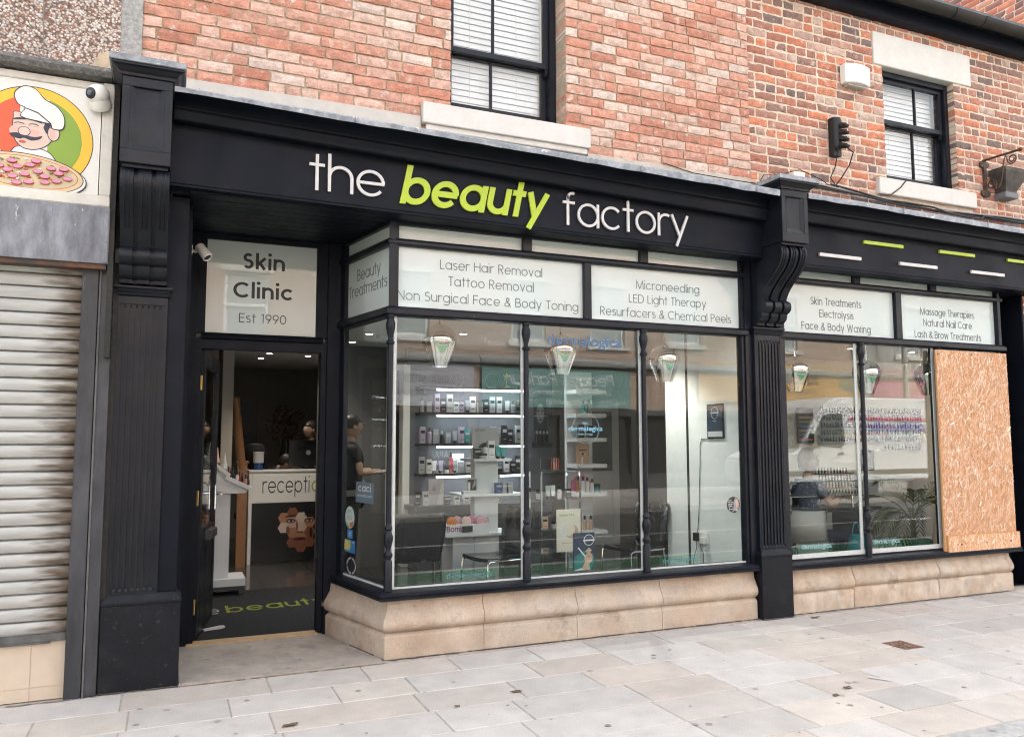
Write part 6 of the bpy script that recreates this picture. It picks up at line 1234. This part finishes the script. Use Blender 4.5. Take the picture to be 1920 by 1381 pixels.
card('easel_card','dark easel card with pale shapes behind the nail table','card',8.0,8.22,1.10,1.36,2.15,navy_,[('r',white_,.1,.3,.35,.7),('r',gry_,.5,.2,.85,.85)])
mb=MB(); mb.box((7.35,2.1,.008),(9.6,2.6,.79)); mb.box((8.3,2.1,.79),(9.2,2.6,1.03)); o=mb.build('white_cabinet',W2,None,bev=.004); tag(o,'white cabinet under the stepped polish rack','cabinet')
pl=thing('palm_plant','potted palm with arching green fronds by the boarded bay','plant',(7.75,1.15,0)); rg=random.Random(12)
mb=MB(); mb.lathe((7.75,1.2,.008),[(.15,0),(.19,.36),(.17,.37),(.165,.34),(0,.33)],20); mb.build('pot',GRAPH,pl,smooth=True)
LEAF=mat('palm_leaf',(.10,.155,.04),rough=.45,var=.3,vscale=12,col2=(.22,.21,.07))
fm=MB(); fm.tube([(7.75,1.2,.33),(7.74,1.2,.62)],.03,8)
for k in range(15):
    a=2*math.pi*k/15*1.0+rg.uniform(-.2,.2); L=rg.uniform(.45,.80); rise=rg.uniform(.25,.85); P0_=Vector((7.74,1.2,.58)); pts=[]; D=Vector((math.cos(a),math.sin(a)*.8,0))
    for i in range(15): t=i/14; pts.append(P0_+D*L*t+Vector((0,0,rise*1.25*t-(.55+.35*(1-rise))*t*t)))
    fm.tube(pts,[.006*(1-.75*i/14) for i in range(15)],4,cap=False)
    for i in range(3,15):
        for sg in (-1,1):
            tn=(pts[i]-pts[i-1]).normalized(); sd_=tn.cross(Vector((0,0,1))).normalized()*sg; ll=.24*(1-.75*abs(i/14-.5))*rg.uniform(.8,1.1); d=(sd_*.55+tn*.85+Vector((0,0,-.12))).normalized(); m1=pts[i]+d*ll*.5; e=pts[i]+d*ll+Vector((0,0,-.035)); wv=tn.cross(d).cross(d).normalized()*.0085
            fm.add([pts[i]-wv*.5,pts[i]+wv*.5,m1+wv,e,m1-wv],[(0,1,2,3,4)])
fm.build('fronds',LEAF,pl,fix=False)
hb=thing('handbag','turquoise bag on the floor under the nail table','bag',(6.5,1.0,0)); mb=MB(); mb.lathe((6.52,.85,.30),[(.09,0),(.11,.06),(.09,.18),(.05,.22),(0,.2)],14); mb.build('bag_body',cM('turquoise_fabric',(.02,.18,.20),.7),hb,smooth=True); mb=MB(); mb.tube([(6.52+.05*math.cos(R(a)),.85,.52+.12*math.sin(R(a))) for a in range(0,181,20)],.006,6); mb.build('handle',cM('turquoise_strap',(.02,.25,.27),.7),hb)
hb.location.z=.0
# ================= small things on the outside walls
al=thing('alarm_box','white alarm box with rounded front on the old brick wall','alarm box',(5.97,.1,5.0)); mb=MB(); pr=[]
for k in range(9): t=k/8; pr.append((5.815+.315*t,.148-.075-.035*math.sin(math.pi*t)))
mb.prism([(5.815,.148,4.90)]+[(x,y,4.90) for x,y in pr]+[(6.13,.148,4.90)],(0,0,.19)); mb.build('casing',PLASTIC,al,bev=.006); mb=MB(); mb.box((5.86,.085,4.882),(6.09,.148,4.90)); mb.build('base_tray',mat('grey_base',(.45,.44,.40),rough=.6),al)
td_=thing('cable_terminal','black multi port cable terminal on the old brick wall','cable terminal',(5.69,.1,4.35)); mb=MB(); mb.lathe((5.69,.095,4.22),[(.0,-.03),(.04,0),(.05,.03),(.05,.27),(.038,.305),(0,.315)],16); mb.box((5.645,.09,4.16),(5.74,.15,4.53)); mb.build('casing',RUBBER,td_,smooth=True)
for k in range(4):
    mb=MB(); z=4.44-.065*k; mb.tube([(5.69,.045,z),(5.70,-.005,z-.02)],.026,10); mb.tube([(5.70,-.005,z-.02),(5.71,-.03,z-.035)],.017,10); mb.build('port',RUBBER,td_,smooth=True)
mb=MB(); mb.tube([(5.70,.0,4.22),(5.76,-.03,4.16),(5.77,.03,4.06),(5.74,.11,3.95),(5.69,.13,3.88)],.006,6); mb.tube([(5.66,.05,4.20),(5.68,.12,4.05),(5.63,.13,3.95),(5.70,.12,3.86),(5.83,.12,3.83)],.006,6); mb.build('lead',RUBBER,td_)
def sag(pts,n=40,seed=0,amp=.012):
    out=[]; P=[Vector(p) for p in pts]
    for i in range(len(P)-1):
        for k in range(8): t=k/8; q=P[i].lerp(P[i+1],t); s=seed*7.7; q+=Vector((0,noise.noise(Vector((q.x*2.1,s,1)))*amp*.5,noise.noise(Vector((q.x*1.7,s,5)))*amp)); out.append(q)
    return out+[P[-1]]
for k,(lb,pts,rr) in enumerate((('thick black cable sagging along the wall under the window sill',[(4.98,.12,3.86),(5.6,.12,3.85),(6.0,.115,3.835),(6.5,.10,3.79),(7.1,.10,3.775),(7.7,.11,3.80),(8.6,.11,3.81),(9.6,.11,3.80)],.014),('black cable looping down over the lead flashing',[(5.6,.10,3.87),(6.3,.09,3.80),(6.9,.06,3.79),(7.1,.02,3.73),(7.3,-.02,3.70),(7.5,.0,3.72),(7.65,.08,3.79),(9.4,.10,3.785)],.009),('pale grey cable clipped along the wall under the window sill',[(4.95,.11,3.885),(5.4,.11,3.87),(6.2,.10,3.815),(7.2,.09,3.80),(8.4,.10,3.83),(9.5,.10,3.825)],.008),('thin black cable along the foot of the old brick wall',[(5.0,.09,3.83),(5.8,.09,3.82),(6.6,.08,3.765),(7.6,.09,3.775),(9.5,.09,3.77)],.010),('thin black wire across the red brick above the lead flashing',[(3.75,.11,3.83),(4.05,.10,3.78),(4.40,.02,3.74),(4.62,-.05,3.71),(4.80,.08,3.86),(5.0,.11,3.90),(5.25,.12,3.98),(5.5,.12,3.92),(5.62,.12,3.86)],.004),('thin dark wire slanting over the lower window sill',[(6.22,.09,3.84),(6.36,.095,3.86),(6.5,.10,3.95),(6.58,.10,4.03)],.006))):
    mb=MB(); mb.tube(sag(pts,seed=k+1),rr,6); o=mb.build('cable',mat('grey_cable',(.34,.34,.34),rough=.6) if 'pale' in lb else RUBBER,None,smooth=True); tag(o,lb,'cable')
jb_=thing('connector','pale plastic connector box on top of the middle pilaster','connector',(4.86,.1,3.85)); mb=MB(); mb.box((5.13,.06,3.78),(5.26,.14,3.93)); mb.build('casing',PLASTIC,jb_,bev=.006); mb=MB(); mb.tube([(5.19,.06,3.79),(5.2,.03,3.75)],.01,6); mb.build('gland',PLASTIC,jb_)
# scrolled sign bracket and old hopper
sb_=thing('sign_bracket','rusty black scrolled iron bracket on the old brick wall','bracket',(7.77,.14,4.2)); bx_=7.775
mb=MB(); mb.box((bx_-.022,.128,4.02),(bx_+.022,.148,4.42))
for z in (4.06,4.37):
    for dx in (-.035,.035): mb.lathe((bx_+dx,.14,z),[(0,-.012),(.034,-.01),(.034,.008)],12,(0,1,0))
mb.build('wall_plate',IRON,sb_,bev=.002)
mb=MB(); mb.tube([(bx_,.13,4.415),(bx_+.005,-.24,4.405)],.012,8); mb.lathe((bx_+.005,-.235,4.405),[(.011,0),(.02,.008),(.02,.024),(.012,.034)],10,(0,-1,0)); mb.build('arm',IRON,sb_,smooth=True)
def spiral(cy,cz,r0,a0,turn,s): return [(bx_,cy+r0*(1-.62*t)*math.cos(a0+s*turn*t),cz+r0*(1-.62*t)*math.sin(a0+s*turn*t)) for t in (i/26 for i in range(27))]
A1=spiral(-.165,4.335,.052,R(10),R(560),-1); A2=spiral(.065,4.135,.052,R(190),R(520),-1)
mb=MB(); mb.tube(A1[::-1]+[(bx_,-.10,4.395),(bx_,-.075,4.34),(bx_,-.06,4.25),(bx_,-.045,4.15),(bx_,-.015,4.09),(bx_,.03,4.075)]+A2,.0075,6); mb.build('scroll',IRON,sb_,smooth=True)
hp=thing('rain_hopper','battered dark metal hopper hanging beside the iron bracket','hopper',(8.0,.0,4.1)); mb=MB(); cx_=8.02
o_=[(-.19,-.05),(.19,-.05),(.19,.14),(-.19,.14)]; b_=[(-.085,.03),(.085,.03),(.085,.13),(-.085,.13)]; vs=[(cx_+x,y,4.31) for x,y in o_]+[(cx_+x,y,4.31) for x,y in [(q[0]*.93,q[1]*.9+.005) for q in o_]]+[(cx_+x*.95,y,4.27) for x,y in o_]+[(cx_+x,y,4.09) for x,y in b_]+[(cx_+x,y,4.03) for x,y in b_]+[(cx_+x*.9,y*.9+.01,4.10) for x,y in b_]
q=lambda a,b:[(a+i,a+(i+1)%4,b+(i+1)%4,b+i) for i in range(4)]
mb.add(vs,q(0,4)+q(0,8)+q(8,12)+q(12,16)+q(4,20)+[(20,21,22,23),(16,17,18,19)]); mb.build('box',mat('weathered_hopper',(.05,.045,.042),rough=.7,col2=(.11,.085,.07),vscale=7,bump=.4,bscale=30),hp)
mb=MB(); mb.box((cx_-.10,.02,4.01),(cx_+.10,.149,4.07)); mb.build('collar',mat('grey_collar',(.16,.17,.18),rough=.6),hp,bev=.006)
# cameras
cm=thing('security_camera','white eyeball security camera under the coping of the pizza sign','camera',(-.49,-.09,3.6)); cc=Vector((-.49,-.125,3.60))
mb=MB(); mb.lathe((-.475,-.085,3.545),[(.062,0),(.062,.022),(.058,.035),(.052,.055),(.05,.06)],24,Vector((-.15,-.75,.6))); mb.build('base',PLASTIC,cm,smooth=True)
mb=MB(); vs=[]; mb.lathe(cc,[(.066*math.sin(R(a)),-.066*math.cos(R(a))) for a in range(0,181,12)],26); mb.build('eyeball',PLASTIC,cm,smooth=True)
dl_=Vector((-.62,-.74,-.18)).normalized(); mb=MB(); mb.lathe(cc+dl_*.048,[(.036,0),(.033,.016),(0,.019)],24,dl_); mb.build('lens_plate',GRAPH,cm,smooth=True); mb=MB(); mb.lathe(cc+dl_*.066,[(.018,0),(.016,.005),(0,.006)],16,dl_); mb.build('lens',mat('lens_glass',(.10,.11,.13),rough=.05),cm,smooth=True)
bc=thing('bullet_camera','white bullet camera tilted down beside the door light','camera',(.09,.62,2.85)); ax=Vector((.42,-.30,-.62)).normalized(); c0=Vector((.125,.60,2.885))
mb=MB(); mb.lathe(c0,[(0,-.0),(.030,.0),(.036,.01),(.036,.115),(.032,.12),(.028,.112),(0,.112)],20,ax); mb.build('barrel',PLASTIC,bc,smooth=True); mb=MB(); mb.lathe(c0+ax*.1125,[(.027,0),(0,.002)],16,ax); mb.build('lens',GRAPH,bc); mb=MB(); mb.tube([(.076,.64,2.86),(.105,.635,2.85),(.12,.61,2.87)],.011,8); mb.box((.074,.61,2.83),(.084,.67,2.89)); mb.build('mount',PLASTIC,bc,smooth=True)
# pavement cover and litter
gr=thing('drain_cover','small rusty cast iron cover set in the pavement','drain cover',(4.95,-1.05,0)); mb=MB(); mb.box((4.86,-1.16,-.004),(5.05,-.95,.003))
for i in range(4):
    for j in range(5): mb.box((4.875+.043*i,-1.148+.039*j,.003),(4.905+.043*i,-1.122+.039*j,.007))
mb.build('plate',mat('rusty_cast_iron',(.16,.075,.05),rough=.9,col2=(.30,.20,.15),vscale=16,bump=.4),gr,bev=.001)
mb=MB(); mb.obox((4.12,-1.60,.005),(.035,-.055,0),(.008,.006,0),(0,0,.001)); o=mb.build('paper_strip',white_,None); tag(o,'white paper strip lying on the pavement','litter')
rg=random.Random(44); LF=mat('dry_leaf',(.13,.085,.055),rough=.9,var=.3,vscale=20)
for k,(x,y,s,lb) in enumerate(((1.94,-.93,.045,'curled brown leaf on a grey slab before the salon window'),(1.52,-1.05,.02,'tiny brown scrap below the salon window'),(3.80,-1.66,.035,'dark brown scrap left of the white paper strip'),(3.63,-1.74,.028,'small curled scrap left of the dark brown scrap'),(.62,-.98,.05,'flat brown blot of leaf near the bottom of the picture'),(5.02,-.12,.05,'twig scraps at the foot of the middle pilaster'))):
    mb=MB(); n=9; vs=[(x,y,.012)]
    for i in range(n): a=2*math.pi*i/n; r_=s*rg.uniform(.6,1.2); vs.append((x+r_*math.cos(a),y+.45*r_*math.sin(a),.003+rg.uniform(0,.012)))
    mb.add(vs,[(0,1+i,1+(i+1)%n) for i in range(n)]); o=mb.build('dead_leaf',LF,None,fix=False); tag(o,lb,'leaf'); so_=o.modifiers.new('thick','SOLIDIFY'); so_.thickness=.0015
# ================= the far side of the street (seen in the glass)
OB=mat('opposite_brick',(.33,.24,.185),rough=.9,col2=(.40,.31,.25),vscale=1.2,var=.2)
_n=OB.node_tree.nodes; _l=OB.node_tree.links; _b=_n['Principled BSDF']; bt_=_n.new('ShaderNodeTexBrick'); bt_.inputs['Scale'].default_value=1; bt_.inputs['Brick Width'].default_value=.23; bt_.inputs['Row Height'].default_value=.078; bt_.inputs['Mortar Size'].default_value=.007; bt_.inputs['Color1'].default_value=(.36,.23,.17,1); bt_.inputs['Color2'].default_value=(.42,.30,.23,1); bt_.inputs['Mortar'].default_value=(.50,.43,.36,1)
_tc=_n.new('ShaderNodeTexCoord'); _s=_n.new('ShaderNodeSeparateXYZ'); _c=_n.new('ShaderNodeCombineXYZ'); _l.new(_tc.outputs['Object'],_s.inputs[0]); _l.new(_s.outputs['X'],_c.inputs['X']); _l.new(_s.outputs['Z'],_c.inputs['Y']); _l.new(_c.outputs[0],bt_.inputs['Vector']); _l.new(bt_.outputs['Color'],_b.inputs['Base Color'])
DARKG=mat('dark_shop_glass',(.03,.03,.032),rough=.08); UPV=mat('white_upvc',(.72,.72,.70),rough=.4); OY=-15.46
def far_shop(x0,x1,label,wall,base,wins,top=7.6):
    t=thing('shop_opposite',label,'building',((x0+x1)/2,OY-.5,0)); mb=MB(); hs=[(a,b,z0,z1) for a,b,z0,z1 in wins]; wall_slab(mb,x0,x1,2.2,top,OY-.3,OY,hs); mb.box((x0,OY-6,top-.02),(x1,OY-.3,top)); mb.build('wall',wall,t)
    mb=MB(); mb.box((x0+.05,OY-.25,0),(x0+.30,OY+.04,2.4)); mb.box((x1-.30,OY-.25,0),(x1-.05,OY+.04,2.4)); mb.box((x0+.3,OY-.22,0),(x1-.3,OY+.03,.45)); mb.box((x0+.05,OY-.25,2.22),(x1-.05,OY+.06,2.40)); xm=(x0+x1)/2; mb.box((xm-.06,OY-.2,.45),(xm+.06,OY,2.22)); mb.build('shopfront',base,t,bev=.01)
    mb=MB(); mb.box((x0+.3,OY-.16,.45),(x1-.3,OY-.12,2.22)); mb.build('shop_glass',DARKG,t)
    mb=MB(); mb.profx([(OY,3.66),(OY+.22,3.66),(OY+.25,3.72),(OY+.25,3.80),(OY,3.92)],x0+.02,x1-.02); mb.build('cornice',mat('opposite_cornice',(.30,.29,.28),rough=.8),t)
    for a,b,z0,z1 in wins:
        mb=MB(); f_=.09; mb.box((a,OY-.16,z0),(a+f_,OY-.08,z1)); mb.box((b-f_,OY-.16,z0),(b,OY-.08,z1)); mb.box((a+f_,OY-.16,z1-f_),(b-f_,OY-.08,z1)); mb.box((a+f_,OY-.16,z0),(b-f_,OY-.08,z0+f_)); zz=z0+(z1-z0)*.48; mb.box((a+f_,OY-.16,zz-.05),(b-f_,OY-.07,zz+.05)); w_=mb.build('window',UPV,t,bev=.006)
        mb=MB(); mb.box((a+f_,OY-.13,z0+f_),(b-f_,OY-.12,z1-f_)); mb.build('pane',mat('net_curtain_glass',(.30,.33,.33),rough=.15),w_)
        mb=MB(); mb.box((a-.12,OY,z0-.14),(b+.12,OY+.09,z0)); mb.build('sill',mat('opposite_sill',(.58,.56,.52),rough=.8),w_); mb=MB(); mb.box((a-.12,OY-.02,z1),(b+.12,OY+.02,z1+.2)); mb.build('lintel',mat('opposite_lintel',(.56,.53,.49),rough=.8),w_)
    return t
def far_sign(label,x0,x1,z0,z1,base,texts,y=OY+.10):
    """a fascia sign facing our side of the street: words run towards -x"""
    mb=MB(); ms=[base]; mb.use(0).box((x0,y-.06,z0),(x1,y,z1))
    for s,xs,wd,zb,em,wt,m_,sl in texts: ms.append(m_); mb.use(len(ms)-1); lettering(mb,s,(xs,y+.0005,zb),(-1,0,0),wd,em,w=wt,depth=.004,slant=sl)
    o=mb.build('shop_sign',ms,None,fix=False); return tag(o,label,'sign')
far_shop(-14,-1.5,'brick terrace opposite at the far left',OB,cM('opposite_green',(.05,.08,.07)),[(-12.5,-11.3,4.6,6.4),(-9,-7.8,4.6,6.4),(-5.2,-4.0,4.6,6.4)])
far_shop(-1.5,5.1,'brick terrace opposite the open doorway',OB,cM('opposite_grey',(.16,.16,.16)),[(1.15,2.35,4.35,6.15),(-.9,.2,4.35,6.15),(3.6,4.5,4.35,6.15)])
far_shop(5.1,7.9,'brick salon opposite with a grey sign and dark door',OB,cM('opposite_brown',(.07,.045,.035)),[(5.35,6.45,4.35,6.15)])
far_shop(7.9,13.2,'brick parlour opposite under the teal sign',OB,cM('opposite_black',(.03,.03,.03)),[(8.95,10.05,4.35,6.15),(11.55,12.75,4.35,6.15)])
far_shop(13.2,22.6,'pale brick shop opposite under the orange sign',OB,cM('opposite_slate',(.08,.085,.09)),[(14.4,15.6,4.5,6.3),(18.3,19.6,4.5,6.3)],8.2)
far_shop(22.6,34,'rendered shop opposite under the pink sign',mat('grey_render_opposite',(.36,.35,.33),rough=.9),cM('opposite_white',(.5,.5,.48)),[(24.2,25.5,4.5,6.3),(29,30.3,4.5,6.3)],8.0)
teal2=cM('sign_teal',(.16,.30,.275)); lw=cM('sign_white',(.78,.80,.78))
far_sign('grey telephone sign on the salon across the street',5.25,7.75,2.42,3.62,cM('sign_grey',(.44,.43,.46)),[('01670 641308',7.0,1.30,3.05,.32,.07,INKD,0),('@gemmalouise.salon',7.45,1.95,2.72,.30,.06,INKD,0)])
far_sign('teal parlour sign across the street',8.0,12.85,2.43,3.58,teal2,[("Peggy's Parlour",12.3,3.5,3.08,.50,.07,lw,.25),('Professional Grooming Salon',12.15,3.4,2.80,.24,.08,lw,0),('Est 2011   01670 360881   0750824',12.65,3.9,2.53,.17,.09,lw,0)])
far_sign('orange company sign across the street',15.4,22.4,2.70,3.95,cM('sign_orange',(.50,.27,.05)),[('Success',20.4,1.9,3.32,.62,.15,cM('sign_brown',(.09,.05,.02)),.12),('INTEGRATED SERVICES',20.25,1.9,3.02,.24,.12,cM('sign_brown',(.09,.05,.02)),0)])
mb=MB(); disc(mb,(21.75,0,3.40),.48,.27,OY+.101,OY+.106,30); o=mb.build('sign_badge',cM('badge_grey_green',(.13,.14,.11)),None); tag(o,'dark oval badge on the orange company sign across the street','badge')
mb=MB(); lettering(mb,'Success',(22.1,OY+.107,3.36),(-1,0,0),.7,.26,w=.13,slant=.2,depth=.003); o2=mb.build('badge_lettering',pyel,o,fix=False)
far_sign('pink shop sign across the street',22.9,28.5,2.75,3.95,cM('sign_pink',(.55,.20,.28)),[('the Shop',25.9,1.7,3.15,.6,.09,cM('sign_gold',(.45,.35,.12)),.2)])
mb=MB(); lettering(mb,'ALFAPARF',(7.46,OY-.1195,.99),(-1,0,0),1.02,.26,w=.09,depth=.002); lettering(mb,'MILANO',(7.28,OY-.1195,.80),(-1,0,0),.66,.17,w=.09,depth=.002); lettering(mb,'PROFESSIONAL',(7.42,OY-.1195,.56),(-1,0,0),.92,.19,w=.1,depth=.002); o=mb.build('window_sticker',lw,None,fix=False); tag(o,'white salon lettering on the window of the salon across the street','sticker')
# lamp column and parked van
lc_=thing('street_lamp','pale street lamp column across the street near the van','street lamp',(23.6,-14.6,0)); mb=MB(); mb.lathe((23.6,-14.6,0),[(.16,0),(.16,1.0),(.11,1.1),(.08,7),(.05,7.2)],14); mb.build('column',mat('lamp_column_grey',(.36,.35,.31),rough=.6),lc_,smooth=True); mb=MB(); mb.tube([(23.6,-14.6,7.1),(23.6,-14.1,7.4),(23.6,-13.2,7.45)],.04,8); mb.box((23.45,-13.4,7.38),(23.75,-12.8,7.5)); mb.build('lantern',mat('lantern_grey',(.4,.4,.4),rough=.5),lc_)
van=thing('delivery_van','white high roofed van parked across the street','van',(16.1,-10.1,0)); WV=mat('white_van_paint',(.74,.75,.76),rough=.2,coat=.5); VY0,VY1=-11.1,-9.2
sd=[(13.05,.42),(12.98,.75),(13.0,1.02),(13.35,1.16),(13.75,1.22),(14.45,2.15),(14.75,2.42),(15.2,2.54),(18.9,2.54),(19.0,2.40),(19.02,.45)]
mb=MB()
def rng_(x,z,ins): return (x,z,ins)
n=len(sd); ins=[(0 if z<1.2 else .07*(z-1.2)/1.3+(.10 if z>2.45 else 0)) for x,z in sd]
vs=[(x,VY1-i,z) for (x,z),i in zip(sd,ins)]+[(x,VY0+i,z) for (x,z),i in zip(sd,ins)]
mb.add(vs,[tuple(range(n)),tuple(range(2*n-1,n-1,-1))]+[(i,(i+1)%n,n+(i+1)%n,n+i) for i in range(n)]); mb.build('body',WV,van,bev=.06,smooth=True)
VG=mat('van_glass',(.06,.07,.075),rough=.05)
mb=MB(); sy_=lambda z:VY1-.07*(z-1.2)/1.3+.012
mb.prism([(14.05,sy_(1.35),1.35),(14.55,sy_(2.05),2.05),(14.72,sy_(2.12),2.12),(15.15,sy_(2.12),2.12),(15.18,sy_(1.42),1.42),(15.1,sy_(1.30),1.30)],(0,-.02,0)); mb.build('side_window',VG,van)
mb=MB(); mb.prism([(13.80,VY1-.1,1.27),(14.43,VY1-.2,2.12),(14.43,VY0+.2,2.12),(13.80,VY0+.1,1.27)],(-.03,0,.02)); mb.build('windscreen',VG,van)
mb=MB(); mb.box((14.0,VY1,1.28),(14.22,VY1+.22,1.62)); mb.build('wing_mirror',GRAPH,van,bev=.03)
mb=MB(); mb.box((14.95,VY1-.01,1.12),(15.13,VY1+.02,1.17)); mb.build('door_handle',GRAPH,van,bev=.01)
mb=MB(); mb.box((13.1,VY1-.02,.62),(19.0,VY1+.015,.74)); mb.build('rubbing_strip',GRAPH,van,bev=.01)
mb=MB(); mb.prism([(12.99,VY1-.05,.85),(13.28,VY1+.006,.95),(13.30,VY1+.006,1.10),(13.02,VY1-.05,.99)],(-.01,-.1,.0)); mb.build('headlight',mat('headlight_glass',(.5,.5,.5),rough=.1),van)
for x in (13.95,17.75):
    for y in (VY1-.10,VY0+.10):
        mb=MB(); mb.lathe((x,y-.1,.24),[(.22,0),(.345,.01),(.35,.05),(.35,.15),(.345,.19),(.22,.2)],24,(0,1,0)); mb.v=[(a,b,c-.02) for a,b,c in mb.v]; w_=mb.build('wheel',RUBBER,van,smooth=True); mb=MB(); mb.lathe((x,y-.08,.22),[(0,0),(.21,0),(.215,.02),(.2,.165),(0,.17)],20,(0,1,0)); mb.build('rim',mat('steel_rim',(.35,.35,.36),rough=.4,metal=.6),w_,smooth=True)
mb=MB(); mb.use(0); fontmesh(mb,'Northumbria',(15.6,sy_(1.72)+.012,1.68),2.7,.27,mirror=True); mb.use(1).box((15.4,sy_(2.0)+.005,1.97),(18.8,sy_(2.0)+.012,2.03)); mb.build('side_lettering',[cM('van_blue',(.10,.10,.45)),cM('van_pink',(.7,.12,.22))],van,fix=False)
